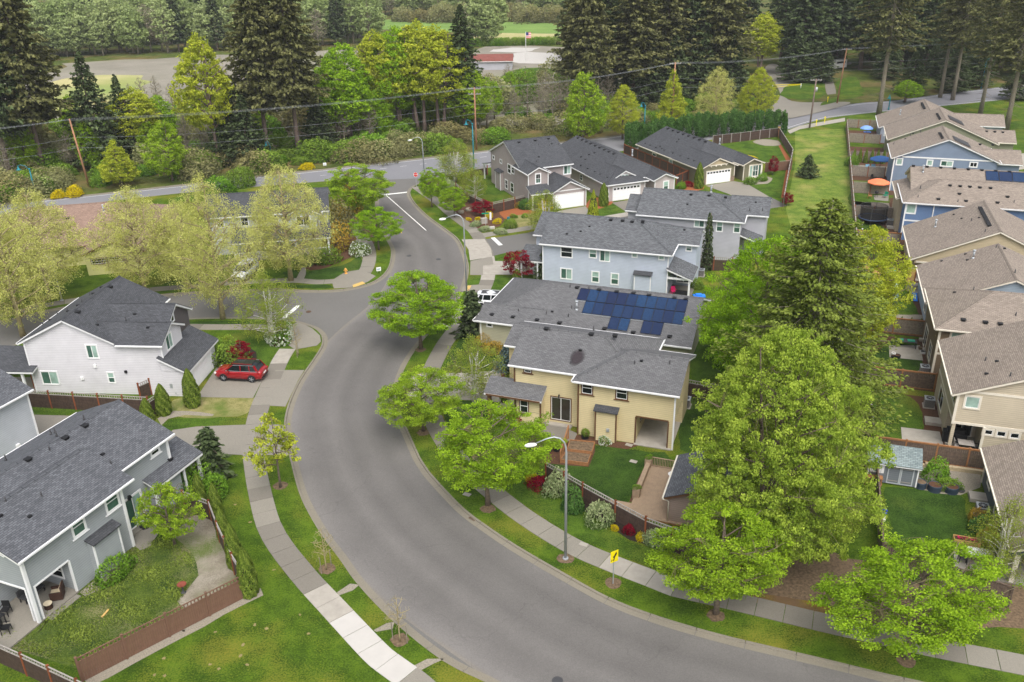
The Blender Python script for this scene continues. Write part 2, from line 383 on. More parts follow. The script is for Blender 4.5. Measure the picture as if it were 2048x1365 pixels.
def patch(name, L, mat, z=0.008, smooth=True, jit=0.0, step=1.2, kind='structure'):
 P = gp(L)
 if smooth: P = catmull(P, step, True)
 else:
  q = []
  for i in range(len(P)):
   a, b = np.array(P[i]), np.array(P[(i + 1) % len(P)]); k = max(1, int(np.linalg.norm(b - a) / step)) if jit else 1
   q += [a + (b - a) * j / k for j in range(k)]
  P = q
 if jit:
  rn = random.Random(len(P) * 7 + int(P[0][0] * 10)); P = [p + np.array([rn.gauss(0, jit), rn.gauss(0, jit)]) for p in P]
 return slab(name, P, mat, z, kind=kind)
zA = Z(0, 0, 2.923); zB = Z(680, 0, 2.923); zC = Z(1348, 0, 2.923); zD = Z(0, 450, 2.923); zE = Z(680, 450, 2.923); zF = Z(1348, 450, 2.923)
zG = Z(0, 898, 2.923); zH = Z(680, 898, 2.923); zI = Z(1348, 898, 2.923)
RZ = -0.12
big = [(-900, -60), (1000, -60), (1000, 1600), (-900, 1600)]
slab('ground', big, K['wood'], RZ - 0.04)
kerbL = gp([(1100, 1430), (1030, 1395), (971, 1365), (885, 1322), (786, 1243), (714, 1168), (680, 1120), (640, 1066), (602, 997), (583, 932), (570, 870), (568, 847), (572, 822), (581, 795), (599, 758), (627, 717), (643, 690), (642, 670), (626, 656), (602, 648), (587, 644), (513, 639), (445, 638), (359, 641), (200, 660), (44, 688), (-60, 715), (-200, 745)])
kerbU = gp([(-260, 660), (-120, 650), (0, 641), (103, 618), (200, 604), (291, 592), (376, 584), (470, 580), (561, 577), (600, 580), (668, 580), (710, 574), (740, 566), (762, 553), (777, 533), (782, 503), (775, 485), (762, 460), (752, 432), (750, 405), (753, 385), (752, 368), (738, 358), (715, 356), (690, 360), (640, 364), (560, 370), (475, 377), (342, 389), (191, 406), (92, 417), (0, 430), (-150, 450), (-300, 470)])
kerbR = gp([(1577, 259), (1500, 268), (1400, 283), (1241, 303), (1131, 316), (1040, 328), (985, 335), (935, 344), (892, 351), (858, 360), (832, 371), (822, 381), (822, 392), (834, 410), (858, 433), (892, 458), (916, 477), (928, 498), (936, 522), (938, 542), (933, 566), (925, 587), (913, 607), (892, 635), (862, 664), (835, 695), (814, 728), (801, 760), (796, 790), (797, 812), (807, 840), (827, 885), (842, 918), (858, 942), (892, 980), (933, 1021), (978, 1054), (1032, 1090), (1125, 1144), (1227, 1199), (1330, 1237), (1380, 1252), (1461, 1274), (1560, 1297), (1659, 1320), (1765, 1346), (1830, 1360), (1895, 1375), (2048, 1404), (2250, 1440)])
kerbN = gp([(-320, 450), (-150, 428), (0, 408), (92, 398), (191, 388), (291, 377), (410, 364), (475, 356), (581, 345), (657, 337), (728, 329), (871, 313), (981, 300), (1131, 283), (1241, 270), (1400, 250), (1500, 238)])
NE = gp([(1594, 224), (1660, 214), (1724, 205), (1793, 200), (1909, 184), (2015, 172), (2200, 150)])
rL, rU, rR, rN, rNE = catmull(kerbL, 1.0), catmull(kerbU, 1.0), catmull(kerbR, 1.0), catmull(kerbN, 1.5), catmull(NE, 2)
FR = Frame(at((1743, 913)), -18.4)     # the row of lots on the right: x from the corridor fence towards the houses, y away from the camera
ES = catmull(gp([(2250, 175), (2048, 196), (1909, 210), (1793, 221), (1690, 232), (1640, 240), (1577, 259)]), 2)
slab('street_asphalt', [tuple(p) for p in gp([(-1200, 2600), (2600, 1700), (1700, 275)])] + [tuple(p) for p in gp([(1500, 262), (1000, 320), (600, 362), (-800, 520)])], K['street'], RZ)
slab('main_road_asphalt', [tuple(p) for p in rN] + [tuple(p) for p in rNE] + [tuple(p) for p in ES] + gp([(1500, 272), (1241, 306), (1000, 334), (880, 354), (740, 360), (475, 380), (191, 409), (0, 433), (-320, 478)]), K['arterial'], RZ + 0.005)
# blocks of land standing a kerb's height above the road
far_r = [(400, 20), (400, 330)]
slab('block_lower_left', [tuple(p) for p in rL] + [(-150, at((-200, 745))[1]), (-150, -20), (10, -20)], K['lawn'], 0.0, RZ - 0.02)
slab('block_upper_left', [tuple(p) for p in rU] + [(-260, 260), (-260, 90)], K['lawn'], 0.0, RZ - 0.02)
slab('block_right', [tuple(p) for p in rR] + [(330, -20), (330, 120)] + [tuple(p) for p in ES], K['lawn'], 0.0, RZ - 0.02)
slab('land_beyond_road', [tuple(p) for p in rN] + [tuple(p) for p in gp([(1560, 195), (1590, 150)])] + [(560, 900), (560, 1500), (-900, 1500), (-900, 150)], K['wood'], 0.0, RZ - 0.02)
slab('park_land', [tuple(p) for p in rNE] + [(560, 320), (560, 900)] + [tuple(p) for p in gp([(1600, 150), (1575, 190)])], K['wood'], 0.0, RZ - 0.02)
def kerb_line(name, P, sgn, step=3.0, gutter=True, keep=None):
 """kerb stones with a gutter strip in front, one mesh per cast length"""
 root = thing(name, None, None, (0, 0, 0)); root['kind'] = 'structure'
 Q = resample(P, 0.75); N = normals(Q); seg = int(step / 0.75)
 for i in range(0, len(Q) - 1, seg):
  if keep and not keep(Q[i]): continue
  b = MB(); idx = list(range(i, min(i + seg, len(Q) - 1) + 1))
  prof = [(0.0, RZ - 0.02), (0.0, 0.012), (0.16, 0.012), (0.19, RZ + 0.02), (0.19 + (0.42 if gutter else 0.0), RZ + 0.012), (0.19 + (0.42 if gutter else 0.0), RZ - 0.02)]
  rows = []
  for k, j in enumerate(idx):
   p = Q[j].copy()
   if k == 0: p = p + (Q[j + 1] - Q[j]) * 0.03
   if k == len(idx) - 1: p = p - (Q[j] - Q[j - 1]) * 0.03
   rows.append([(p[0] + N[j][0] * sgn * (o - 0.0), p[1] + N[j][1] * sgn * (o - 0.0), z_) for o, z_ in prof])
  for a, c in zip(rows, rows[1:]):
   for k in range(len(prof) - 1):
    q = [a[k], c[k], c[k + 1], a[k + 1]]
    b.face(q if sgn > 0 else q[::-1])
  b.build('kerb_stone', K['kerb'], root)
 return root
inview = lambda p: p[1] > 25 and abs(p[0]) < p[1] * 0.66 + 8
kerb_line('kerb_outer_bend', rL, -1, keep=inview)
kerb_line('kerb_side_street', rU, -1, keep=lambda p: inview(p) and (p[1] < 175))
kerb_line('kerb_inner_bend', rR, -1, keep=lambda p: inview(p) and p[1] < 175)
kerb_line('kerb_main_road', rN, -1, step=6, keep=lambda p: p[0] > -95 and p[1] < 200)
def sidewalk(name, P, width, step=1.6, mats=None, joint=0.03, z1=0.03):
 root = thing(name, None, None, (0, 0, 0)); root['kind'] = 'structure'
 Q = resample(P, step / 3); N = normals(Q); n = 0
 for i in range(0, len(Q) - 3, 3):
  b = MB(); rows = []
  for k, j in enumerate((i, i + 1, i + 2, i + 3)):
   p = Q[j].copy(); d = (Q[i + 3] - Q[i]) / 3
   if k == 0: p = p + d * joint
   if k == 3: p = p - d * joint
   rows.append((p - N[j] * width / 2, p + N[j] * width / 2))
  poly = [tuple(r[0]) for r in rows] + [tuple(r[1]) for r in reversed(rows)]
  c = (Q[i] + Q[i + 3]) / 2; mt = K['conc2'] if random.Random(n * 7 + 3).random() < 0.45 else K['concrete']
  if mats:
   for (mx, my, rr, mm) in mats:
    if (c[0] - mx) ** 2 + (c[1] - my) ** 2 < rr * rr: mt = K[mm]
  b.prism(poly, -0.05, z1 + random.Random(n).uniform(-0.006, 0.006)); b.build('paving_slab', mt, root); n += 1
 return root
def near(px, r, m): q = at(px); return (q[0], q[1], r, m)
sR = catmull(gp([(2200, 1362), (2048, 1331), (1861, 1294), (1748, 1268), (1656, 1248), (1567, 1227), (1480, 1206), (1392, 1186), (1348, 1176), (1316, 1163), (1210, 1122), (1143, 1092), (1062, 1043), (995, 993), (930, 935), (893, 888), (867, 840), (856, 790), (860, 750), (868, 728), (888, 690), (912, 657), (940, 622), (960, 592), (973, 566), (977, 545), (975, 512), (962, 484), (947, 462), (925, 445), (900, 426), (880, 408), (852, 388), (832, 374)]), 1.0)
sidewalk('sidewalk_inner_bend', sR, 1.75, 1.75, [near((1300, 1160), 2.6, 'concmid'), near((1245, 1135), 1.8, 'concmid'), near((975, 535), 4, 'concmid')])
sL = catmull(gp([(890, 1420), (830, 1365), (765, 1319), (711, 1264), (657, 1206), (625, 1172), (595, 1137), (561, 1093), (537, 1050), (520, 987), (510, 932), (506, 890), (512, 845), (520, 815), (530, 790), (546, 754), (563, 717), (582, 689)]), 1.0)
sidewalk('sidewalk_outer_bend', sL, 1.75, 1.75, [near((765, 1319), 1.5, 'concnew'), near((708, 1262), 1.5, 'concnew'), near((672, 1222), 1.6, 'concmid'), near((640, 1190), 1.2, 'concmid'), near((562, 718), 1.6, 'concmid')])
sU = catmull(gp([(-100, 650), (0, 632), (103, 609), (200, 594), (291, 581), (376, 574), (470, 566), (561, 562), (603, 562), (630, 565), (668, 563), (700, 560)]), 1.0)
sidewalk('sidewalk_side_street_far', sU, 1.5, 2.4)
sU2 = catmull(gp([(722, 556), (735, 534), (739, 508), (730, 482), (708, 455), (700, 430)]), 1.0)
sidewalk('sidewalk_corner', sU2, 1.8, 2.0)
sD = catmull(gp([(359, 654), (445, 655), (513, 655), (550, 660), (575, 668)]), 1.0)
sidewalk('sidewalk_side_street_near', sD, 1.5, 2.4)
patch('corner_ramp', [(663, 562), (690, 545), (722, 540), (752, 553), (735, 565), (700, 576), (668, 578)], K['concrete'], 0.035, False)
patch('corner_ramp', [(572, 688), (590, 700), (634, 692), (642, 684), (640, 672), (625, 658), (595, 646), (578, 652), (585, 668)], K['concrete'], 0.035, True)
patch('tactile_strip', [(705, 571), (725, 564), (731, 568), (707, 576)], K['tan'], 0.045, False)
patch('tactile_strip', [(936, 572), (943, 572), (938, 582), (930, 582)], K['tan'], 0.045, False)
patch('ramp_path', [(928, 572), (958, 570), (953, 583), (922, 583)], K['concrete'], 0.03, False)
# lane crossing and lane
patch('lane_asphalt', [(971, 479), (1056, 466), (1110, 452), (1165, 448), (1260, 432), (1345, 424), (1440, 404), (1540, 394), (1575, 412), (1400, 440), (1300, 452), (1150, 487), (1008, 507), (985, 513), (981, 496)], K['street'], 0.006, False)
patch('lane_crossing', [(923, 480), (969, 479), (981, 497), (985, 514), (940, 522), (937, 500)], K['concmid'], 0.046, False)
patch('lane_crossing', [(941, 523), (984, 514), (987, 530), (966, 532), (966, 551), (940, 551)], K['concrete'], 0.044, False)
patch('lane_path', [(945, 470), (1000, 462), (1060, 452), (1110, 440), (1112, 447), (1058, 461), (1000, 470), (962, 477)], K['concrete'], 0.024, False)
patch('lane_path', [(1161, 441), (1254, 425), (1300, 417), (1303, 424), (1256, 433), (1163, 449)], K['concmid'], 0.024, False)
dw = [('driveway', [(394, 795), (433, 736), (537, 738), (506, 797)], 'concrete'), ('driveway_apron', [(551, 741), (609, 741), (597, 760), (579, 797), (571, 814), (535, 812), (540, 775)], 'concrete'),
      ('driveway', [(325, 892), (345, 861), (393, 854), (496, 850), (489, 911), (425, 908), (395, 935), (330, 960)], 'concrete'), ('driveway_apron', [(521, 850), (567, 850), (569, 872), (577, 912), (518, 910)], 'concrete'),
      ('driveway', [(62, 830), (262, 836), (230, 900), (60, 960)], 'concrete'),
      ('driveway', [(878, 748), (1005, 742), (1008, 806), (872, 797)], 'concmid'), ('driveway_apron', [(806, 752), (848, 748), (846, 796), (799, 793)], 'concmid'),
      ('driveway', [(940, 605), (1030, 590), (1040, 640), (905, 652)], 'concmid'), ('driveway_apron', [(905, 622), (925, 606), (940, 620), (900, 655), (875, 655)], 'concmid'),
      ('driveway', [(988, 523), (1095, 523), (1095, 550), (988, 550)], 'concmid'),
      ('driveway', [(1110, 424), (1171, 413), (1178, 422), (1163, 443), (1140, 450), (1126, 435)], 'concrete'), ('driveway', [(1224, 406), (1289, 396), (1300, 402), (1318, 417), (1256, 427)], 'conc2'),
      ('driveway', [(1411, 372), (1467, 363), (1492, 367), (1538, 394), (1480, 400), (1458, 389)], 'concrete')]
for nme, L, mm in dw:
 patch(nme, L, K[mm], 0.026, False)
# worn driving surface with wheel tracks, following the bend
m_, n_, b_ = nm('worn street'); uvc = texco(n_, 'UV'); sx_ = node(n_, 'ShaderNodeSeparateXYZ'); n_.links.new(uvc, sx_.inputs[0])
d_ = node(n_, 'ShaderNodeMath', operation='DIVIDE'); d_.inputs[1].default_value = 10.4; n_.links.new(sx_.outputs[0], d_.inputs[0])
mpp = node(n_, 'ShaderNodeMapping'); mpp.inputs['Scale'].default_value = (1, .07, 1); n_.links.new(uvc, mpp.inputs[0])
ws = node(n_, 'ShaderNodeMath', operation='MULTIPLY_ADD'); n_.links.new(noise(n_, mpp.outputs[0], .5, 4), ws.inputs[0]); ws.inputs[1].default_value = .16; 
sb = node(n_, 'ShaderNodeMath', operation='SUBTRACT'); n_.links.new(d_.outputs[0], sb.inputs[0]); sb.inputs[1].default_value = .08; n_.links.new(sb.outputs[0], ws.inputs[2])
A0 = lin((104, 101, 98)); bands = ramp(n_, ws.outputs[0], [(0, mul(A0, 1.1)), (.12, mul(A0, .98)), (.24, mul(A0, .85)), (.36, mul(A0, .98)), (.46, mul(A0, .88)), (.6, mul(A0, 1.08)), (.72, mul(A0, .92)), (.86, mul(A0, 1.08)), (.94, mul(A0, 1.25)), (1, tuple(v * k for v, k in zip(A0, (1.6, 1.5, 1.25))))])
cc1 = mix(n_, 1.0, bands, ramp(n_, noise(n_, texco(n_, 'World'), .16, 6, .65), [(.3, (.9,) * 3), (.7, (1.08,) * 3)]), 'MULTIPLY')
cc2 = mix(n_, 1.0, cc1, ramp(n_, noise(n_, texco(n_, 'World'), 12, 5, .8), [(.3, (.8,) * 3), (.7, (1.18,) * 3)]), 'MULTIPLY')
vr = node(n_, 'ShaderNodeTexVoronoi', feature='DISTANCE_TO_EDGE'); vr.inputs['Scale'].default_value = .11; dn = node(n_, 'ShaderNodeMix', data_type='VECTOR'); dn.inputs[0].default_value = .25
nz = node(n_, 'ShaderNodeTexNoise'); nz.inputs['Scale'].default_value = .8; n_.links.new(texco(n_, 'World'), nz.inputs['Vector']); vm = node(n_, 'ShaderNodeVectorMath', operation='MULTIPLY_ADD'); n_.links.new(nz.outputs['Color'], vm.inputs[0]); vm.inputs[1].default_value = (2.5, 2.5, 0); n_.links.new(texco(n_, 'World'), vm.inputs[2]); n_.links.new(vm.outputs[0], vr.inputs['Vector'])
cr = ramp(n_, vr.outputs['Distance'], [(0, (.86,) * 3), (.0022, (.9,) * 3), (.004, (1, 1, 1)), (1, (1, 1, 1))])
n_.links.new(mix(n_, 1.0, cc2, cr, 'MULTIPLY'), b_.inputs['Base Color']); b_.inputs['Roughness'].default_value = .85; b_.inputs['Specular IOR Level'].default_value = .25
Q = resample(catmull(gp([(822, 392), (834, 410), (858, 433), (892, 458), (916, 477), (928, 498), (936, 522), (938, 542), (933, 566), (925, 587), (913, 607), (892, 635), (862, 664), (835, 695), (814, 728), (801, 760), (796, 790), (797, 812), (807, 840), (827, 885), (842, 918), (858, 942), (892, 980), (933, 1021), (978, 1054), (1032, 1090), (1125, 1144), (1227, 1199), (1330, 1237), (1380, 1252), (1461, 1274), (1560, 1297), (1659, 1320), (1765, 1346), (1830, 1360), (1895, 1375), (2048, 1404), (2250, 1440)]), 1.0), 1.0); N = normals(Q); b = MB()
for i in range(len(Q) - 1):
 for k in range(8):
  da, db = .55 + k * 1.2, .55 + (k + 1) * 1.2
  pt = lambda j, d: (Q[j][0] - N[j][0] * d, Q[j][1] - N[j][1] * d, RZ + .004)
  b.face([pt(i, da), pt(i, db), pt(i + 1, db), pt(i + 1, da)], [(da, i), (db, i), (db, i + 1), (da, i + 1)])
b.build('main_street', m_, kind='structure')
# white paint on the asphalt
def paint(name, a, b_, wd, mat='paint', z=RZ + 0.012):
 a = np.array(at(a, RZ)[:2]); b2 = np.array(at(b_, RZ)[:2]); d = (b2 - a) / np.linalg.norm(b2 - a); nn = np.array([-d[1], d[0]]) * wd / 2
 return slab(name, [tuple(a - nn), tuple(b2 - nn), tuple(b2 + nn), tuple(a + nn)], K[mat], z)
paint('stop_line', zB(222, 1144), zB(396, 1125), 0.6)
paint('lane_line', zB(270, 1143), zB(505, 1350), 0.15)
paint('centre_line', (776, 442), zB(362, 1365), 0.12, 'ypaint'); paint('centre_line', (781, 441), zE(64, 52), 0.12, 'ypaint')
paint('lane_line', (852, 461), (853, 462), 0.12)
paint('stop_line', zD(1648, 556), zD(1745, 472), 0.5)
paint('stop_line', zE(893, 80), zE(940, 125), 0.6, z=0.02)
paint('edge_line', zB(590, 1007), zB(642, 996), 0.12)
def edge_line(P, off, wd=0.12):
 Q = resample(P, 2.0); N = normals(Q); b = MB()
 for i in range(len(Q) - 1):
  a, c = Q[i] + N[i] * off, Q[i + 1] + N[i + 1] * off; a2, c2 = Q[i] + N[i] * (off + wd), Q[i + 1] + N[i + 1] * (off + wd)
  b.face([(a[0], a[1], RZ + .014), (a2[0], a2[1], RZ + .014), (c2[0], c2[1], RZ + .014), (c[0], c[1], RZ + .014)][::-1])
 b.build('edge_line', K['paint'], kind='structure')
edge_line(rN, -1.2); edge_line(rNE, -1.4); edge_line(ES, -1.2)
for k in range(9):      # reflectors and dashes down the middle of the main road
 a = (640 + k * 40, 352 - k * 4.6)
 paint('lane_dash', (a[0], a[1]), (a[0] + 13, a[1] - 1.6), 0.10)
# lawns, beds and yards
patch('lawn', [(455, 690), (470, 663), (560, 668), (575, 690), (548, 742), (500, 738), (440, 728)], K['lawn2'], 0.008, jit=.05)
patch('lawn', [(360, 645), (445, 643), (580, 646), (560, 654), (445, 650), (360, 650)], K['lawn3'], 0.008)
patch('mulch_bed', [(430, 735), (438, 700), (480, 690), (510, 705), (505, 738)], K['mulchdark'], 0.012, jit=.08)
patch('mulch_ring', [(535, 676), (560, 670), (572, 682), (560, 694), (538, 692)], K['mulch'], 0.012, jit=.05)
patch('thin_lawn', [(345, 800), (400, 796), (506, 797), (500, 826), (440, 836), (345, 832)], K['thin'], 0.008, jit=.15)
patch('gravel_edge', [(312, 838), (345, 822), (400, 826), (430, 829), (424, 834), (370, 832), (338, 838), (322, 850)], K['gravel'], 0.014, jit=.08)
patch('lawn', [(320, 848), (345, 838), (420, 838), (497, 836), (494, 850), (420, 851), (350, 860), (335, 858)], K['lawn2'], 0.010, jit=.06)
patch('side_lawn', [(62, 813), (180, 820), (175, 830), (62, 828)], K['lawn2'], 0.010)
patch('weedy_yard', [(0, 1215), (60, 1235), (150, 1170), (250, 1095), (330, 1075), (415, 1010), (430, 1040), (496, 1180), (420, 1215), (160, 1340), (0, 1290), (-40, 1260)], K['weedy'], 0.010, False)
patch('gravel_path', [(345, 1075), (385, 1035), (415, 1030), (440, 1050), (470, 1100), (480, 1160), (440, 1200), (375, 1215), (360, 1200), (395, 1150), (385, 1110)], K['pathmix'], 0.016, jit=.12)
patch('gravel_edge', [(85, 1245), (120, 1215), (100, 1235), (75, 1270)], K['gravel'], 0.018, jit=.08)
patch('gravel_edge', [(160, 1185), (195, 1155), (222, 1150), (200, 1180), (170, 1195)], K['gravel'], 0.018, jit=.08)
patch('gravel_edge2' if 0 else 'gravel_edge', [(160, 1350), (300, 1290), (480, 1190), (520, 1178), (524, 1190), (480, 1215), (320, 1300), (180, 1372)], K['gravel'], 0.012, jit=.06)
patch('patio', [(262, 1085), (300, 1035), (322, 1060), (300, 1095), (280, 1102)], K['concrete'], 0.05, False)
patch('lawn', [(560, 555), (620, 548), (640, 552), (720, 530), (738, 500), (722, 540), (690, 552), (640, 560)], K['lawn3'], 0.01)
patch('lawn', [(596, 548), (640, 540), (690, 530), (718, 512), (726, 522), (722, 538), (690, 550), (630, 558), (606, 556)], K['lawn3'], 0.012, jit=.08)
patch('lawn', [(573, 571), (600, 571), (660, 571), (668, 576), (600, 577), (575, 574)], K['lawn3'], 0.011)
patch('lawn', [(565, 545), (592, 540), (598, 555), (572, 556)], K['lawn3'], 0.011)
patch('path', [(593, 557), (603, 538), (600, 525), (608, 524), (612, 540), (608, 558)], K['concrete'], 0.02)
patch('mulch_bed', [(640, 540), (700, 515), (735, 500), (748, 480), (735, 460), (700, 470), (640, 490), (600, 530)], K['mulch'], 0.009, jit=.1)
# yellow house lot
patch('lawn', [(1075, 880), (1115, 888), (1175, 890), (1250, 898), (1300, 905), (1330, 905), (1345, 925), (1310, 930), (1285, 935), (1258, 1008), (1220, 1005), (1160, 975), (1095, 935)], K['lawn3'], 0.012, jit=.05)
patch('mulch_bed', [(1080, 868), (1108, 862), (1155, 870), (1250, 885), (1285, 890), (1255, 899), (1190, 890), (1190, 905), (1178, 935), (1110, 928), (1080, 925)], K['mulch'], 0.016, jit=.05)
patch('patio', [(1075, 845), (1085, 838), (1155, 868), (1146, 886), (1080, 872)], K['conc2'], 0.05, False)
patch('mulch_bed', [(1284, 940), (1292, 932), (1272, 1000), (1258, 1006)], K['mulch'], 0.016, jit=.03)
patch('mulch_bed', [(1062, 965), (1110, 985), (1180, 1030), (1260, 1080), (1345, 1105), (1400, 1120), (1400, 1100), (1330, 1075), (1230, 1035), (1130, 980), (1075, 945)], K['mulchdark'], 0.014, jit=.08)
patch('lawn', [(1000, 950), (1062, 970), (1110, 995), (1180, 1040), (1260, 1085), (1345, 1112), (1345, 1150), (1260, 1118), (1160, 1078), (1085, 1033), (1010, 978)], K['lawn2'], 0.010, jit=.04)
patch('leaf_litter', [(1500, 1140), (1560, 1120), (1700, 1110), (1760, 1150), (1740, 1225), (1690, 1222), (1600, 1200), (1530, 1195)], K['litter'], 0.008, jit=.25)
patch('mossy_strip', [(1480, 1185), (1540, 1192), (1620, 1200), (1700, 1225), (1712, 1240), (1600, 1222), (1490, 1197)], K['moss'], 0.012, jit=.15)
patch('bark_bed', [(1720, 1235), (1760, 1160), (1850, 1140), (2100, 1190), (2100, 1240), (1950, 1262), (1800, 1250)], K['litter'], 0.007, jit=.2)
patch('front_lawn', [(892, 728), (930, 668), (965, 690), (1020, 700), (1025, 742), (900, 742)], K['lawn3'], 0.010, jit=.05)
patch('front_lawn', [(893, 806), (985, 808), (990, 860), (910, 860), (886, 830)], K['lawn3'], 0.010, jit=.05)
patch('bed', [(960, 690), (1010, 692), (1012, 712), (965, 705)], K['mulch'], 0.014, jit=.05)
patch('lawn', [(975, 589), (990, 552), (1090, 552), (1050, 610), (968, 598)], K['lawn2'], 0.010, False)
patch('lawn', [(938, 552), (964, 552), (958, 570), (933, 570)], K['lawn2'], 0.010, False)
patch('lawn', [(988, 512), (1040, 503), (1050, 521), (989, 522)], K['lawn2'], 0.010, False)
patch('side_yard', [(1385, 655), (1420, 640), (1500, 690), (1480, 755), (1385, 757)], K['lawn2'], 0.010, jit=.1)
patch('side_yard', [(1365, 800), (1400, 790), (1450, 830), (1420, 900), (1360, 900)], K['lawn3'], 0.010, jit=.1)
# corner garden and lots by the main road
patch('mulch_bed', [(905, 425), (930, 395), (975, 405), (1005, 430), (1000, 452), (960, 462), (935, 448)], K['mulch'], 0.012, jit=.15)
patch('red_bark_bed', [(998, 420), (1030, 408), (1085, 412), (1090, 432), (1050, 440), (1010, 438)], K['mulchred'], 0.016, jit=.1)
patch('front_lawn', [(1030, 432), (1090, 425), (1128, 432), (1120, 446), (1060, 452), (1010, 458), (1015, 445)], K['thin'], 0.018, jit=.12)
patch('side_lawn', [(930, 365), (975, 362), (1022, 400), (1000, 403), (945, 388)], K['lawn2'], 0.012, jit=.1)
patch('red_bark_bed', [(1172, 410), (1190, 395), (1225, 405), (1200, 418), (1180, 420)], K['mulchred'], 0.012, jit=.1)
patch('lawn', [(1198, 420), (1232, 407), (1255, 427), (1200, 434)], K['lawn2'], 0.014, False)
patch('red_bark_bed', [(1355, 375), (1385, 365), (1408, 375), (1400, 383), (1368, 385)], K['mulchred'], 0.012, jit=.08)
patch('lawn', [(1385, 385), (1410, 378), (1440, 392), (1400, 396)], K['lawn2'], 0.014, False)
patch('lawn', [(1472, 366), (1490, 364), (1530, 372), (1545, 350), (1568, 352), (1562, 396), (1540, 395)], K['lawn2'], 0.014, False)
patch('stone_border', [(1489, 364), (1510, 370), (1535, 368), (1545, 357), (1530, 352), (1500, 355)], K['gravel'], 0.02)
patch('back_lawn', [(1440, 292), (1500, 282), (1550, 284), (1575, 315), (1578, 326), (1520, 322), (1480, 312)], K['lawn2'], 0.012, False)
patch('stone_patio', [(1505, 284), (1525, 279), (1555, 282), (1560, 291), (1530, 292)], K['gravel'], 0.02)
patch('bark_strip', [(1555, 280), (1562, 290), (1585, 325), (1578, 355), (1568, 396), (1562, 396), (1570, 352), (1574, 325), (1556, 290)], K['mulchred'], 0.014, False)
patch('meadow_corridor', [(1590, 262), (1688, 258), (1697, 320), (1712, 520), (1600, 520), (1572, 420), (1590, 330)], K['field'], 0.008, False)
# verge patches on the left strip
for L in ([(676, 1180), (700, 1168), (716, 1170), (704, 1184), (684, 1190)], [(742, 1262), (768, 1248), (786, 1244), (780, 1258), (752, 1264)], [(828, 1330), (852, 1318), (884, 1320), (870, 1330), (840, 1340)]):
 patch('bare_patch', L, K['gravel'], 0.012, jit=.12)
for L in ([(1090, 1105), (1050, 1075), (1000, 1040), (1010, 1035), (1100, 1090), (1140, 1120)], [(1160, 1140), (1200, 1152), (1215, 1160), (1180, 1155)], [(905, 945), (935, 975), (950, 1000), (920, 975)]):
 pass
rn = random.Random(5)
for L in [(345, 1253), (368, 1262), (328, 1318), (310, 1350), (330, 1352), (420, 1330), (438, 1338), (480, 1312), (495, 1330), (486, 1290), (510, 1250), (533, 1258), (430, 1265), (600, 1230), (618, 1268), (548, 1140), (500, 1045), (470, 1010), (585, 1160)]:
 q = at(L); pts = [(q[0] + (0.05 + rn.random() * 0.12) * math.cos(t), q[1] + (0.05 + rn.random() * 0.12) * math.sin(t)) for t in np.linspace(0, 6.28, 9)[:-1]]
 slab('mole_patch', pts, K['molehill'], 0.012)
for L in [(561, 972), (655, 1138), (800, 1280), (976, 1018), (1131, 1118), (1226, 1166), (1432, 1232), (1812, 1322), (847, 866), (842, 700), (568, 560)]:
 q = at(L); pts = [(q[0] + (0.5 + rn.random() * 0.16) * math.cos(t), q[1] + (0.5 + rn.random() * 0.16) * math.sin(t)) for t in np.linspace(0, 6.28, 15)[:-1]]
 slab('mulch_ring', pts, K['litter'], 0.014)
# right row yards, in the row frame
def rp(name, pts, mat, z=0.012, sm=False, jit=0.0):
 P = [np.array(FR.w(*p)[:2]) for p in pts]
 if sm: P = catmull(P, 0.7, True)
 if jit:
  r_ = random.Random(int(abs(P[0][0]) * 10)); P = [p + np.array([r_.gauss(0, jit), r_.gauss(0, jit)]) for p in P]
 return slab(name, P, mat, z, kind='structure')
def rq(name, L, mat, z=0.012, sm=True, jit=0.05): return patch(name, L, mat, z, sm, jit, 0.7)
for y0 in (0, 13.2, 25.8, 42, 56, 68.3, 81.9, 92.8, 104, 119.5):
 rp('yard_bark', [(0.1, y0), (7, y0), (7, y0 + 12), (0.1, y0 + 12)], K['mulch'], 0.005)
zR = Z(1688, 560, 3.7917); zS = Z(1688, 360, 5.25); zT = Z(1720, 860, 4.265)
rq('back_lawn', [zT(215, 490), zT(480, 510), zT(860, 560), zT(890, 700), zT(925, 850), zT(960, 930), zT(900, 1150), zT(500, 1300), zT(230, 1250), zT(220, 1000), zT(275, 850), zT(235, 700), zT(215, 600)], K['lawn3'])
rq('gravel_bed', [zT(470, 500), zT(520, 300), zT(1040, 345), zT(1020, 490), zT(950, 520), zT(860, 560), zT(700, 545)], K['gravel'], 0.02, False)
rq('back_lawn', [zR(100, 840), zR(340, 845), zR(500, 890), zR(590, 980), (1848, 860), (1862, 870), zR(440, 1130), zR(440, 1210), zR(100, 1190)], K['lawn2'])
rq('patio', [zR(432, 1120), zR(725, 1155), zR(755, 1265), zR(440, 1222)], K['concmid'], 0.04, False, 0)
rq('back_lawn', [zR(100, 660), zR(330, 480), zR(420, 440), zR(590, 500), zR(600, 700), zR(300, 680)], K['lawn3'], 0.012, False)
rq('patio', [zR(345, 590), zR(340, 500), zR(575, 500), zR(600, 615)], K['concmid'], 0.04, False, 0)
rq('back_lawn', [zR(200, 110), zR(400, 80), zR(480, 110), zR(560, 270), zR(380, 262), zR(200, 262)], K['lawn2'])
rq('path', [zR(280, 262), zR(600, 268), zR(600, 300), zR(270, 290)], K['gravel'], 0.018, False)
rq('back_lawn', [zS(300, 700), zS(440, 715), zS(520, 800), zS(550, 900), zS(560, 940), zS(300, 930)], K['lawn3'])
rq('back_lawn', [zS(100, 470), zS(300, 450), zS(420, 500), zS(450, 545), zS(120, 535)], K['lawn2'])
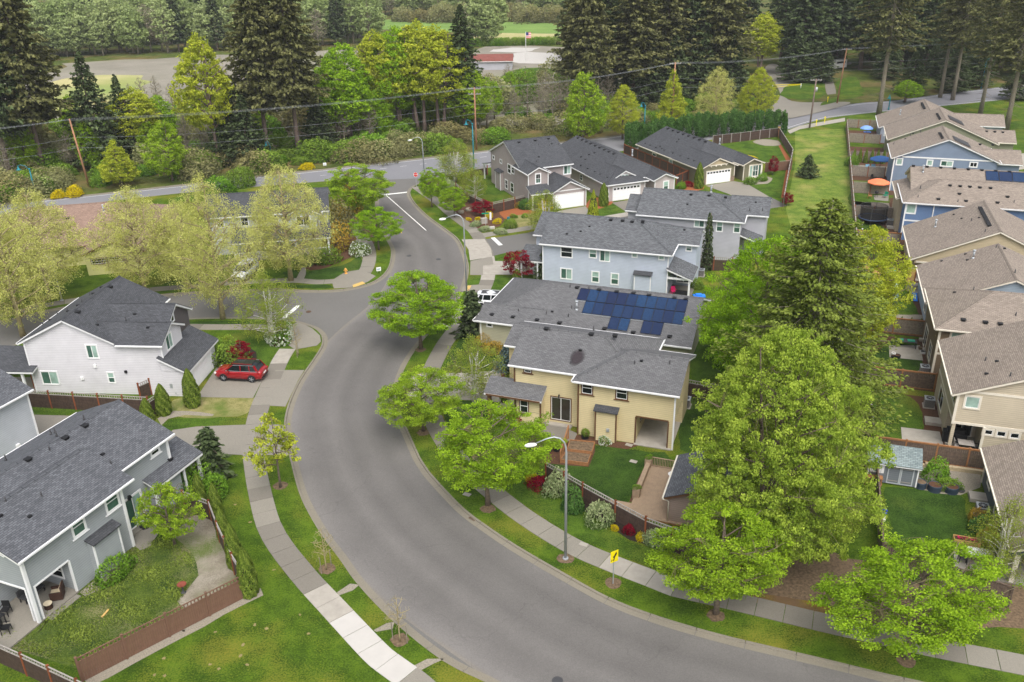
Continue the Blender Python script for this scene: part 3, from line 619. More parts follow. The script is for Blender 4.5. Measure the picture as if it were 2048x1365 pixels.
rq('back_lawn', [zS(80, 140), zS(440, 160), zS(430, 280), zS(85, 275)], K['lawn2'])
rq('patio_pavers', [zS(310, 165), zS(470, 165), zS(465, 228), zS(320, 215)], K['concrete'], 0.04, False, 0)
zU = Z(1740, 180, 6.2045)
for pts in ([(0.3, 84.5), (5, 84.5), (5, 90), (0.3, 90)], [(0.3, 69.5), (3.5, 69.5), (4, 76), (0.3, 77)], [(0.3, 120), (5, 120), (5, 128), (0.3, 128)]):
 rp('back_lawn', pts, K['lawn2'], 0.012, jit=.1)
rp('gravel_terrace', [(0.3, 94), (6.5, 94), (6.5, 101), (0.3, 101)], K['gravel'], 0.012)
rp('patio_pavers', [(3.4, 70), (5.4, 70), (5.4, 77), (3.2, 77)], K['concrete'], 0.03)
patch('lane_asphalt', [(2028, 310), (2100, 300), (2100, 330), (2010, 345)], K['concmid'], 0.02, False)
patch('lawn', [(1990, 250), (2048, 240), (2100, 300), (2020, 312)], K['lawn2'], 0.012, False)
# valley and fields beyond the trees
patch('gravel_yard', [(-300, 190), (110, 145), (130, 127), (250, 120), (360, 115), (430, 110), (560, 108), (700, 100), (860, 128), (930, 118), (970, 94), (1150, 95), (1230, 110), (1240, 150), (1235, 190), (1180, 225), (1100, 252), (960, 250), (880, 240), (700, 262), (500, 280), (300, 296), (100, 310), (-300, 360)], K['yard'], 0.01, jit=.8, step=8)
patch('white_gravel', [(1010, 118), (1030, 108), (1080, 104), (1135, 112), (1145, 122), (1100, 128), (1040, 126)], K['concnew'], 0.03, jit=1.2, step=4)
patch('white_gravel', [(980, 100), (1050, 95), (1085, 97), (1060, 103), (1000, 106)], K['concnew'], 0.03, jit=1.2, step=4)
patch('grass_island', [(1000, 158), (1030, 140), (1080, 136), (1118, 142), (1080, 152), (1030, 161)], K['lawn2'], 0.03, jit=.3, step=4)
patch('rough_grass', [(60, 200), (120, 160), (250, 150), (300, 165), (240, 200), (120, 225)], K['dryfield'], 0.02, jit=1, step=6)
patch('rough_grass', [(380, 190), (520, 170), (700, 175), (720, 200), (560, 215), (420, 225)], K['field'], 0.02, jit=1, step=6)
patch('dry_field', [(930, 92), (960, 62), (1150, 62), (1250, 84), (1150, 90), (1000, 90)], K['dryfield'], 0.02, jit=.8, step=8)
patch('green_field', [(690, 58), (720, 42), (960, 38), (1300, 40), (1300, 66), (1150, 68), (960, 66), (800, 60)], K['farfield'], 0.03, jit=.5, step=10)
patch('track', [(1482, 240), (1530, 222), (1560, 192), (1545, 160), (1530, 138), (1545, 128), (1580, 140), (1600, 160), (1590, 180), (1572, 195), (1600, 205), (1700, 205), (1650, 222), (1560, 240)], K['concrete'], 0.02, step=2)
patch('path', [(1655, 190), (1650, 165), (1652, 145), (1665, 130), (1700, 126), (1700, 130), (1672, 136), (1664, 150), (1672, 188)], K['conc2'], 0.02, step=2)
patch('sidewalk_strip', [(1575, 262), (1600, 252), (1690, 236), (1690, 243), (1600, 259), (1580, 268)], K['concmid'], 0.02, False)
patch('lawn', [(1560, 190), (1590, 165), (1640, 160), (1650, 192), (1600, 200)], K['lawn2'], 0.03, jit=.3, step=3)
patch('lawn', [(1672, 165), (1710, 155), (1725, 190), (1680, 200), (1640, 212), (1655, 200), (1680, 190)], K['lawn2'], 0.03, jit=.3, step=3)
# ---------------------------------------------------------------- houses
def each(b, name, mat, parent):
 for f in b.f: m = MB(); m.face([b.v[i] for i in f]); m.build(name, mat, parent)
class House:
 def __init__(s, name, label, fr, wall, roof, trim='trim', cat='house', z=0.0, group=None):
  s.fr = fr; s.wall = wall; s.roofm = roof; s.trim = trim; s.planes = []
  s.root = thing(name, label, cat, (fr.o[0], fr.o[1], z), fr.a, group)
 def walls(s, boxes, mat=None, name='wall'):
  b = MB()
  for q in boxes: b.box(*q)
  return b.build(name, K[mat or s.wall], s.root)
 def post(s, x, y, z0, z1, w=0.16, mat=None, name='post'):
  b = MB(); b.box(x - w / 2, x + w / 2, y - w / 2, y + w / 2, z0, z1); return b.build(name, K[mat or s.trim], s.root)
 def slab_roof(s, faces, rt=None, trim=None, th=0.2, name='roof'):
  """faces: list of (poly3d, eave direction 2-vector, up-slope 2-vector)"""
  m = K[rt or s.roofm]; top = MB(); low = MB()
  for poly, e, up in faces:
   P = [Vector(p) for p in poly]; nrm = (P[1] - P[0]).cross(P[2] - P[0])
   if nrm.z < 0: P = P[::-1]
   nrm = (P[1] - P[0]).cross(P[2] - P[0]); nrm.normalize()
   e3 = Vector((e[0], e[1], 0)); u3 = nrm.cross(e3).normalized()
   uv = [(p.dot(e3), p.dot(u3)) for p in P]
   top.face([tuple(p) for p in P], uv)
   B = [p - Vector((0, 0, 0.05)) for p in P]
   for i in range(len(P)):
    j = (i + 1) % len(P); top.face([tuple(B[i]), tuple(B[j]), tuple(P[j]), tuple(P[i])], [(0, 0), (1, 0), (1, .05), (0, .05)])
   cen = sum(P, Vector()) / len(P)
   U = [p + (cen - p).normalized() * 0.03 - Vector((0, 0, 0.05)) for p in P]; D = [p - Vector((0, 0, th)) for p in U]
   low.face([tuple(p) for p in reversed(D)])
   for i in range(len(P)):
    j = (i + 1) % len(P); low.face([tuple(D[i]), tuple(D[j]), tuple(U[j]), tuple(U[i])])
  r = top.build(name, m, s.root); low.build('fascia', K[trim or s.trim], r); return r
 def gutter(s, a, b):
  g = MB(); g.beam(a, b, 0.13, 0.12); g.build('gutter', K[s.trim], s.root)
 def ridge(s, a, b, mat=None):
  g = MB(); v = Vector(b) - Vector(a); d = v.normalized(); side = d.cross(Vector((0, 0, 1))).normalized() * 0.15; n = max(1, int(v.length / 0.9))
  for i in range(n):
   p = Vector(a) + v * i / n; q = Vector(a) + v * (i + 0.97) / n; up = Vector((0, 0, 0.05)); dn = Vector((0, 0, -0.03))
   g.face([tuple(p + up), tuple(q + up), tuple(q + side + dn), tuple(p + side + dn)][::-1], [(0, 0), (.3, 0), (.3, .14), (0, .14)])
   g.face([tuple(p + up), tuple(q + up), tuple(q - side + dn), tuple(p - side + dn)], [(0, 0), (.3, 0), (.3, .14), (0, .14)])
  g.build('ridge_cap', K[mat or s.roofm], s.root)
 def gable(s, X0, X1, Y0, Y1, ze, sl, ax='x', oh=0.45, rake=0.35, z0=0.0, walls=True, wm=None, gut=(1, 1), ends=(1, 1), rt=None, trim=None, wallends=None):
  """ax: direction of the ridge. X0..Y1 is the outline of the roof edge, ze the height of the eave edge"""
  if ax == 'x':
   m = (Y0 + Y1) / 2; zr = ze + sl * (m - Y0)
   F_ = [([(X0, Y0, ze), (X1, Y0, ze), (X1, m, zr), (X0, m, zr)], (1, 0), (0, 1)), ([(X1, Y1, ze), (X0, Y1, ze), (X0, m, zr), (X1, m, zr)], (1, 0), (0, -1))]
   ra, rb = (X0, m, zr), (X1, m, zr)
   sec = lambda t, y: (t, y)
  else:
   m = (X0 + X1) / 2; zr = ze + sl * (m - X0)
   F_ = [([(X0, Y0, ze), (X0, Y1, ze), (m, Y1, zr), (m, Y0, zr)], (0, 1), (1, 0)), ([(X1, Y1, ze), (X1, Y0, ze), (m, Y0, zr), (m, Y1, zr)], (0, 1), (-1, 0))]
   ra, rb = (m, Y0, zr), (m, Y1, zr)
  s.slab_roof(F_, rt, trim)
  s.ridge(ra, rb, rt)
  if ax == 'x':
   if gut[0]: s.gutter((X0 + .02, Y0 - .05, ze - .08), (X1 - .02, Y0 - .05, ze - .08))
   if gut[1]: s.gutter((X0 + .02, Y1 + .05, ze - .08), (X1 - .02, Y1 + .05, ze - .08))
  else:
   if gut[0]: s.gutter((X0 - .05, Y0 + .02, ze - .08), (X0 - .05, Y1 - .02, ze - .08))
   if gut[1]: s.gutter((X1 + .05, Y0 + .02, ze - .08), (X1 + .05, Y1 - .02, ze - .08))
  if walls:
   zw = ze + sl * oh - 0.22
   b = MB()
   if ax == 'x':
    a0, a1, c0, c1 = X0 + rake, X1 - rake, Y0 + oh, Y1 - oh
    sec = [(c0, z0), (c1, z0), (c1, zw), (m, zr - 0.22), (c0, zw)]
    A = [(a0, y, z) for y, z in sec]; B = [(a1, y, z) for y, z in sec]
   else:
    a0, a1, c0, c1 = Y0 + rake, Y1 - rake, X0 + oh, X1 - oh
    sec = [(c0, z0), (c1, z0), (c1, zw), (m, zr - 0.22), (c0, zw)]
    A = [(x, a1, z) for x, z in sec]; B = [(x, a0, z) for x, z in sec]
   b.face(A[::-1]); b.face(B)
   for i in range(5):
    j = (i + 1) % 5; b.face([A[i], A[j], B[j], B[i]])
   b.build('wall', K[wm or s.wall], s.root)
  return zr
 def hip(s, X0, X1, Y0, Y1, ze, sl, oh=0.45, z0=0.0, hips=(1, 1), walls=True, rt=None, rake=0.35, wm=None, boxes=None):
  """ridge along x; hips: which ends are hipped (the others are gables)"""
  m = (Y0 + Y1) / 2; h = m - Y0; zr = ze + sl * h
  xa = X0 + (h if hips[0] else 0); xb = X1 - (h if hips[1] else 0)
  F_ = [([(X0, Y0, ze), (X1, Y0, ze), (xb, m, zr), (xa, m, zr)], (1, 0), (0, 1)), ([(X1, Y1, ze), (X0, Y1, ze), (xa, m, zr), (xb, m, zr)], (1, 0), (0, -1))]
  if hips[0]: F_.append(([(X0, Y1, ze), (X0, Y0, ze), (xa, m, zr)], (0, 1), (1, 0)))
  if hips[1]: F_.append(([(X1, Y0, ze), (X1, Y1, ze), (xb, m, zr)], (0, 1), (-1, 0)))
  s.slab_roof(F_, rt)
  s.ridge((xa, m, zr), (xb, m, zr), rt)
  if hips[0]: s.ridge((X0, Y0, ze), (xa, m, zr), rt); s.ridge((X0, Y1, ze), (xa, m, zr), rt); s.gutter((X0 - .05, Y0, ze - .08), (X0 - .05, Y1, ze - .08))
  if hips[1]: s.ridge((X1, Y0, ze), (xb, m, zr), rt); s.ridge((X1, Y1, ze), (xb, m, zr), rt); s.gutter((X1 + .05, Y0, ze - .08), (X1 + .05, Y1, ze - .08))
  s.gutter((X0, Y0 - .05, ze - .08), (X1, Y0 - .05, ze - .08)); s.gutter((X0, Y1 + .05, ze - .08), (X1, Y1 + .05, ze - .08))
  if walls:
   zw = ze + sl * oh - 0.22; b = MB()
   ox0 = oh if hips[0] else rake; ox1 = oh if hips[1] else rake
   b.box(X0 + ox0, X1 - ox1, Y0 + oh, Y1 - oh, z0, zw)
   if not hips[1]: b.face([(X1 - rake, Y0 + oh, zw), (X1 - rake, Y1 - oh, zw), (X1 - rake, m, zr - .22)]); 
   if not hips[0]: b.face([(X0 + rake, Y1 - oh, zw), (X0 + rake, Y0 + oh, zw), (X0 + rake, m, zr - .22)])
   b.build('wall', K[wm or s.wall], s.root)
  return zr
 def shed(s, X0, X1, Y0, Y1, za, zb, ax='y', rt=None, name='porch_roof', trim=None):
  """single slope: height za at the low coordinate end, zb at the high end along ax"""
  if ax == 'y': P = [(X0, Y0, za), (X1, Y0, za), (X1, Y1, zb), (X0, Y1, zb)]; e = (1, 0)
  else: P = [(X0, Y0, za), (X1, Y0, zb), (X1, Y1, zb), (X0, Y1, za)]; e = (0, 1)
  return s.slab_roof([(P, e, None)], rt, trim, name=name)
 def at_wall(s, side, c, a0, a1, z0, z1):
  """box limits for something on a wall; returns fn(u0,u1,w0,w1,d0,d1)->box args, d outward"""
  sg = {'f': -1, 'b': 1, 'l': -1, 'r': 1}[side]
  def fn(u0, u1, w0, w1, d0, d1):
   q0, q1 = c + sg * d0, c + sg * d1
   return (u0, u1, min(q0, q1), max(q0, q1), w0, w1) if side in 'fb' else (min(q0, q1), max(q0, q1), u0, u1, w0, w1)
  return fn
 def window(s, side, c, a0, a1, z0, z1, style='hung', g=('gl_dark', 'gl_dark'), trim=None, tw=0.09, sill=False, name='window'):
  if a0 > a1: a0, a1 = a1, a0
  if z0 > z1: z0, z1 = z1, z0
  fn = s.at_wall(side, c, a0, a1, z0, z1); b = MB(); T = K[trim or s.trim]
  for q in ((a0 - tw, a1 + tw, z1, z1 + tw), (a0 - tw, a1 + tw, z0 - tw, z0), (a0 - tw, a0, z0, z1), (a1, a1 + tw, z0, z1)): b.box(*fn(*q, -0.02, 0.05))
  if sill: b.box(*fn(a0 - tw - .12, a1 + tw + .12, z0 - tw - .07, z0 - tw, -0.02, 0.09))
  o = b.build(name, T, s.root)
  w_ = 0.05; sash = MB()
  for q in ((a0, a1, z1 - w_, z1), (a0, a1, z0, z0 + w_), (a0, a0 + w_, z0 + w_, z1 - w_), (a1 - w_, a1, z0 + w_, z1 - w_)): sash.box(*fn(*q, -0.02, 0.03))
  am, zm = (a0 + a1) / 2, (z0 + z1) / 2
  if style in ('slide', 'door'): sash.box(*fn(am - .03, am + .03, z0 + w_, z1 - w_, -.02, .035)); halves = ((a0 + w_, am - .03, z0 + w_, z1 - w_), (am + .03, a1 - w_, z0 + w_, z1 - w_))
  elif style == 'hung': sash.box(*fn(a0 + w_, a1 - w_, zm - .03, zm + .03, -.02, .035)); halves = ((a0 + w_, a1 - w_, zm + .03, z1 - w_), (a0 + w_, a1 - w_, z0 + w_, zm - .03))
  elif style == 'grid':
   sash.box(*fn(am - .015, am + .015, z0 + w_, z1 - w_, -.02, .03)); sash.box(*fn(a0 + w_, am - .015, zm - .02, zm + .02, -.02, .03)); sash.box(*fn(am + .015, a1 - w_, zm - .02, zm + .02, -.02, .03))
   halves = ((a0 + w_, am - .015, z0 + w_, zm - .02), (am + .015, a1 - w_, z0 + w_, zm - .02), (a0 + w_, am - .015, zm + .02, z1 - w_), (am + .015, a1 - w_, zm + .02, z1 - w_))
  else: halves = ((a0 + w_, a1 - w_, z0 + w_, z1 - w_),)
  sash.build('sash', K['white'], o)
  for k, q in enumerate(halves):
   pn = MB(); pn.box(*fn(*q, -0.01, 0.012)); pn.build('pane', K[g[k % len(g)]], o)
  return o
 def wpx(s, side, c, tl, br, style='hung', g=('gl_dark', 'gl_dark'), **kw):
  u0, z1 = s.fr.wall(tl, c, side); u1, z0 = s.fr.wall(br, c, side); z1 = min(z1, kw.pop('zmax', 5.2))
  return s.window(side, c, u0, u1, z0, z1, style, g, **kw)
 def garage(s, side, c, a0, a1, z1=2.15, wins=False, trim=None):
  fn = s.at_wall(side, c, a0, a1, 0, z1); b = MB()
  for q in ((a0 - .12, a1 + .12, z1, z1 + .14), (a0 - .12, a0, 0.0, z1), (a1, a1 + .12, 0.0, z1)): b.box(*fn(*q, -0.02, 0.05))
  o = b.build('garage_door', K[trim or s.trim], s.root); n = 4; h = (z1 - 0.03) / n
  for k in range(n):
   p = MB(); p.box(*fn(a0, a1, 0.02 + k * h, 0.02 + (k + 1) * h - 0.015, -0.03, 0.012))
   m_ = 8
   if not (wins and k == n - 1):
    for j in range(m_):
     u0 = a0 + (a1 - a0) * (j + .12) / m_; u1 = a0 + (a1 - a0) * (j + .88) / m_
     p.box(*fn(u0, u1, 0.02 + k * h + .12, 0.02 + (k + 1) * h - .12, 0.012, 0.022))
   p.build('door_panel', K['gdoor'], o)
  if wins:
   for j in range(m_):
    u0 = a0 + (a1 - a0) * (j + .15) / m_; u1 = a0 + (a1 - a0) * (j + .85) / m_
    p = MB(); p.box(*fn(u0, u1, 0.02 + 3 * h + .14, 0.02 + 4 * h - .1, 0.0, 0.02)); p.build('door_window', K['gl_dark'], o)
  return o
 def corner(s, x, y, z0, z1, w=0.12, mat=None):
  b = MB(); b.box(x - w / 2, x + w / 2, y - w / 2, y + w / 2, z0, z1); b.build('corner_board', K[mat or s.trim], s.root)
 def band(s, side, c, a0, a1, z, h=0.2, mat=None):
  fn = s.at_wall(side, c, a0, a1, z, z + h); b = MB(); b.box(*fn(a0, a1, z, z + h, -0.01, 0.035)); b.build('band_board', K[mat or s.trim], s.root)
 def vents(s, pts, c0, z0, sl, ax='y', kind='box'):
  for p in pts:
   x, y, z = s.fr.slope(p, c0, z0, sl, ax); s.vent(x, y, z, kind, sl, ax)
 def vent(s, x, y, z, kind='box', sl=.42, ax='y'):
  b = MB()
  if kind == 'box':
   b.box(x - .17, x + .17, y - .17, y + .17, z - .08, z + .10); b.box(x - .22, x + .22, y - .22, y + .22, z + .10, z + .15); m = 'black'
   b.build('roof_vent', K[m], s.root)
  elif kind == 'pipe':
   b.cyl(x, y, z - .1, z + .32, .05, sides=8); b.cyl(x, y, z - .1, z + .05, .10, .06, sides=8); b.build('vent_pipe', K['darkgrey'], s.root)
  elif kind == 'flue':
   b.cyl(x, y, z - .1, z + .15, .20, .12, sides=12); b.cyl(x, y, z + .15, z + .85, .11, sides=12); b.cyl(x, y, z + .85, z + 1.0, .17, .15, sides=12); b.build('flue', K['galv'], s.root)
  else:
   b.box(x - .13, x + .13, y - .10, y + .10, z - .05, z + .10); b.build('exhaust_vent', K['black'], s.root)
 def bump(s, side, c, a0, a1, z1, d=0.5, mat=None, rt=None, trim=None, z0=0.0):
  """chimney chase boxed out from a wall, with its own little roof"""
  fn = s.at_wall(side, c, a0, a1, z0, z1); b = MB(); b.box(*fn(a0, a1, z0, z1, -0.05, d)); o = b.build('chase', K[mat or s.wall], s.root)
  t = MB(); t.box(*fn(a0 - .05, a0 + .07, z0, z1, d - .06, d + .03)); t.box(*fn(a1 - .07, a1 + .05, z0, z1, d - .06, d + .03)); t.box(*fn(a0 + .07, a1 - .07, z1 - .12, z1, d - .02, d + .03)); t.build('trim', K[trim or s.trim], o)
  r = MB(); q = fn(a0 - .15, a1 + .15, z1, z1 + .3, -0.02, d + .22)
  x0, x1, y0, y1, w0, w1 = q
  lo, hi = w0 + .05, w1
  if side == 'f': P = [(x0, y0, lo), (x1, y0, lo), (x1, y1, hi), (x0, y1, hi)]
  elif side == 'l': P = [(x0, y1, lo), (x0, y0, lo), (x1, y0, hi), (x1, y1, hi)]
  elif side == 'r': P = [(x1, y0, lo), (x1, y1, lo), (x0, y1, hi), (x0, y0, hi)]
  else: P = [(x1, y1, lo), (x0, y1, lo), (x0, y0, hi), (x1, y0, hi)]
  r.face(P, [(0, 0), (a1 - a0, 0), (a1 - a0, .7), (0, .7)]); D = [(p[0], p[1], p[2] - .1) for p in P]
  for i in range(4):
   j = (i + 1) % 4; r.face([D[i], D[j], P[j], P[i]], [(0, 0), (.3, 0), (.3, .1), (0, .1)])
  r.build('chase_roof', K[rt or 'roofd'], o)
GB = ('gl_blind', 'gl_green'); GG = ('gl_green', 'gl_blind'); GD = ('gl_dark', 'gl_dark')
def solar(name, label, fr, root_loc, quads, n_list, plane, mats=None):
 pass
# --- yellow house
z1_ = Z(950, 540, 4.551); w1_ = Z(1100, 700, 6.203)
f1 = Frame(at(w1_(345, 1045)), -20.3)
h = House('yellow_house', 'two storey yellow house with brown trim and a grey roof with a dark soot stain', f1, 'yellow', 'roofg2')
h.walls([(-6.12, 0, 1.1, 9.6, 0, 5.24), (0, 8.18, 0.0, 7.2, 2.65, 5.22), (0, 5.0, 0.0, 7.2, 0, 2.65), (7.75, 8.18, 0.0, 0.35, 0, 2.65), (5.0, 8.18, 4.6, 7.2, 0, 2.65)])
s_ = 0.375
h.hip(-6.6, 5.3, 0.75, 10.0, 5.4, s_, hips=(0, 1), walls=False)
h.hip(-0.45, 8.6, -0.4, 7.6, 5.35, s_, hips=(1, 0), walls=False)
b = MB(); b.face([(8.17, 0, 5.22), (8.17, 7.2, 5.22), (8.17, 3.6, 6.6)]); b.face([(-6.1, 9.6, 5.24), (-6.1, 1.1, 5.24), (-6.1, 5.4, 6.8)]); each(b, 'gable_wall', K['yellow'], h.root)
h.gable(-8.4, -4, 4.6, 10.2, 5.3, s_, 'x', oh=.4)
h.shed(-8.5, -3.15, -0.45, 1.35, 2.95, 3.75)
h.walls([(-5.6, -3.4, 0.0, 1.1, 0, 2.95)])
h.walls([(-8.2, -5.6, -0.2, 4.5, 0.0, 0.18)], 'concmid' if 'concmid' in K else None, 'porch_floor')
for x, y in ((-8.1, -0.1), (-8.1, 3.4)): h.post(x, y, 0, 2.9, .3, 'trimb', 'porch_post')
h.band('f', -0.45, -8.3, -3.3, 2.7, .16, 'trimb')
for x, y in ((-3.4, 0.0), (0.0, 0.0), (-6.12, 1.1)): h.corner(x, y, 0, 5.4 if x != -3.4 else 2.9, .13, 'trimb')
h.corner(8.18, 0, 0, 5.4, .12)
b = MB(); b.box(5.0, 7.75, -0.03, 0.03, 2.6, 2.72); b.box(4.94, 5.06, -.03, .08, 0, 2.6); b.box(7.69, 7.81, -.03, .08, 0, 2.6); b.build('patio_trim', K['trimb'], h.root)
b = MB(); b.box(4.95, 8.1, -0.25, 4.6, -.02, 0.09); b.build('patio_floor', K['concmid'], h.root)
for tl, br, c in ((w1_(400, 365), w1_(523, 553), 0), (w1_(828, 425), w1_(955, 618), 0)): h.wpx('f', c, tl, br, 'hung', GD, trim='trimb', sill=True)
h.wpx('f', 1.1, z1_(450, 866), z1_(512, 938), 'hung', GD, trim='trimb', sill=True)
h.wpx('f', 0.0, z1_(410, 1172), z1_(484, 1305), 'hung', GD, trim='trimb', sill=True)
h.wpx('f', 1.1, w1_(18, 578), w1_(255, 890), 'door', ('gl_room', 'gl_room'), trim='trimb', name='sliding_door')
b = MB(); b.box(-3.1, -.8, .55, 1.1, 0, .16); b.build('door_step', K['concmid'], h.root)
h.bump('f', 0.0, 1.65, 3.45, 2.95, 0.5, trim='trimb', rt='roofd')
b = MB(); b.box(2.65, 2.9, -.6, -.5, 1.05, 1.35); b.box(2.68, 2.87, -.62, -.6, 1.1, 1.3); b.build('meter_box', K['galv'], h.root)
b = MB(); b.box(-2.08, -1.98, .95, 1.08, 2.85, 3.0); b.box(-2.07, -1.99, .88, .97, 2.75, 2.9); b.build('wall_lamp', K['black'], h.root)
h.window('l', 5.0, 2.0, 3.4, 1.0, 2.1, 'fixed', GD, trim='trimb')
h.vents([z1_(650, 542), z1_(1060, 592), z1_(1275, 605)], 0.75, 5.4, s_); h.vents([z1_(960, 735)], 0.75, 5.4, s_, kind='x')
h.vents([z1_(870, 855), z1_(683, 555)], 0.75, 5.4, s_, kind='pipe'); h.vents([z1_(1080, 540)], 0.75, 5.4, s_, kind='pipe')
h.vents([z1_(1452, 855), z1_(1772, 855)], -.4, 5.35, s_, kind='pipe'); h.vents([z1_(1515, 832)], -.4, 5.35, s_, kind='x')
b = MB(); b.box(8.14, 8.26, -.12, 0, 0, 5.3); b.build('downpipe', K['trim'], h.root)
# soot stain on the roof: its own thin sheet
cx, cy_, cz = f1.slope(z1_(930, 800), 0.75, 5.4, s_)
b = MB(); pts = []
for k in range(20):
 t = 2 * math.pi * k / 20; rr = 1 + .12 * math.sin(3 * t + 1); x = cx + .68 * rr * math.cos(t); y = cy_ + 1.05 * rr * math.sin(t) * (1.1 if math.sin(t) > 0 else .9); pts.append((x, y, 5.4 + s_ * (y - .75) + .012))
b.face(pts)
sm, n_, bb = nm('soot'); co = texco(n_, 'Object')
mp = node(n_, 'ShaderNodeMapping'); mp.inputs['Location'].default_value = (-cx / .72, -cy_ / 1.1, 0); mp.inputs['Scale'].default_value = (1 / .72, 1 / 1.1, 0)
n_.links.new(co, mp.inputs[0]); gr = node(n_, 'ShaderNodeTexGradient', gradient_type='SPHERICAL'); n_.links.new(mp.outputs[0], gr.inputs[0])
n_.links.new(ramp(n_, gr.outputs['Fac'], [(0.0, (0, 0, 0)), (0.5, (.8, .8, .8))]), bb.inputs['Alpha']); bb.inputs['Base Color'].default_value = (*lin((54, 46, 50)), 1); bb.inputs['Roughness'].default_value = .95
b.build('soot_stain', sm, h.root)
# --- solar roof house
f2 = Frame(at(z1_(75, 665)), -20.2)
h = House('solar_roof_house', 'single storey sage green house with blue solar panels on its grey roof', f2, 'sage', 'roofg2')
S2 = .42
h.hip(-0.9, 21.9, -0.35, 12.5, 2.7, S2, hips=(1, 0))
h.gable(-0.55, 6.5, -0.4, 4.6, 2.74, S2, 'x', oh=.4)
h.walls([(16, 21.4, -0.1, 0.3, 2.3, 2.7)], 'sage', 'porch_beam')
h.wpx('f', 0.0, z1_(110, 485), z1_(155, 518), 'fixed', GD)
h.corner(-0.2, 0, 0, 2.6)
vp = [z1_(930, 165), z1_(1128, 188), z1_(1290, 205), z1_(1442, 218), z1_(1583, 236), z1_(1815, 262), z1_(1918, 272)]
h.vents(vp, -.35, 2.7, S2); h.vents([z1_(155, 412), z1_(347, 435)], -.4, 2.68, S2); h.vents([z1_(566, 462), z1_(770, 488), z1_(1180, 540), z1_(1440, 575), z1_(1772, 612)], -.35, 2.7, S2)
h.vents([z1_(650, 400), z1_(880, 348), z1_(850, 425), z1_(865, 158), z1_(395, 378)], -.35, 2.7, S2, kind='pipe'); h.vents([z1_(1037, 175)], -.35, 2.7, S2, kind='pipe'); h.vents([z1_(925, 365)], -.35, 2.7, S2, kind='flue'); h.vents([z1_(703, 382)], -.35, 2.7, S2, kind='x')
smat, n_, bb = nm('solar cells'); co = texco(n_, 'UV'); br = node(n_, 'ShaderNodeTexBrick'); n_.links.new(co, br.inputs['Vector']); br.offset = 0; br.inputs['Scale'].default_value = 1
br.inputs['Brick Width'].default_value = .165; br.inputs['Row Height'].default_value = .165; br.inputs['Mortar Size'].default_value = .004
br.inputs['Color1'].default_value = (*lin((22, 46, 78)), 1); br.inputs['Color2'].default_value = (*lin((28, 60, 96)), 1); br.inputs['Mortar'].default_value = (*lin((56, 80, 108)), 1)
oi = node(n_, 'ShaderNodeObjectInfo'); n_.links.new(mix(n_, oi.outputs['Random'], br.outputs['Color'], lin((24, 34, 64))), bb.inputs['Base Color']); bb.inputs['Roughness'].default_value = .25; bb.inputs['Specular IOR Level'].default_value = .35
K['solar'] = smat
def panels(root, lst, z_, sl, c0):
 """lst of (x0, x1, y0, y1) on the plane z = z_ + sl*(y-c0)"""
 for (x0, x1, y0, y1) in lst:
  za, zb = z_ + sl * (y0 - c0) + .1, z_ + sl * (y1 - c0) + .1
  b = MB(); L = math.hypot(y1 - y0, zb - za)
  b.face([(x0, y0, za), (x1, y0, za), (x1, y1, zb), (x0, y1, zb)], [(0, 0), (x1 - x0, 0), (x1 - x0, L), (0, L)])
  e = .03; B = [(x0, y0, za - .04), (x1, y0, za - .04), (x1, y1, zb - .04), (x0, y1, zb - .04)]; T = [(x0, y0, za), (x1, y0, za), (x1, y1, zb), (x0, y1, zb)]
  for i in range(4):
   j = (i + 1) % 4; b.face([B[i], B[j], T[j], T[i]], mi=1)
  o = b.build('solar_panel', [K['solar'], K['galv']], root)
  fr = MB()
  for q, r_ in (((x0, y0, za + .006), (x1, y0, za + .006)), ((x0, y1, zb + .006), (x1, y1, zb + .006)), ((x0, y0, za + .006), (x0, y1, zb + .006)), ((x1, y0, za + .006), (x1, y1, zb + .006))): fr.beam(q, r_, .03, .03)
  fr.build('panel_frame', K['black'], o)
arr = thing('solar_array', 'blue solar panels in two long rows and four lower ones on the sage house roof', 'solar array', (f2.o[0], f2.o[1], 0), f2.a)
r1 = [(9.12 + k * 1.03, 9.12 + k * 1.03 + 1.0, 3.82, 5.42) for k in range(11)]; r2_ = [(10.15 + k * 1.03, 10.15 + k * 1.03 + 1.0, 2.17, 3.77) for k in range(10)]
r3 = [(13.24 + k * 1.03, 14.24 + k * 1.03, .55, 2.12) for k in range(2)] + [(16.6 + k * 1.03, 17.6 + k * 1.03, .55, 2.12) for k in range(2)]
panels(arr, r1 + r2_ + r3, 2.7, S2, -.35)
b = MB()
for y0, x0, x1 in ((3.79, 9, 20.5), (2.12, 10.1, 20.5), (5.44, 9, 20.5)): b.beam((x0, y0, 2.7 + S2 * (y0 + .35) + .05), (x1, y0, 2.7 + S2 * (y0 + .35) + .05), .05, .08)
b.build('mounting_rail', K['galv'], arr)
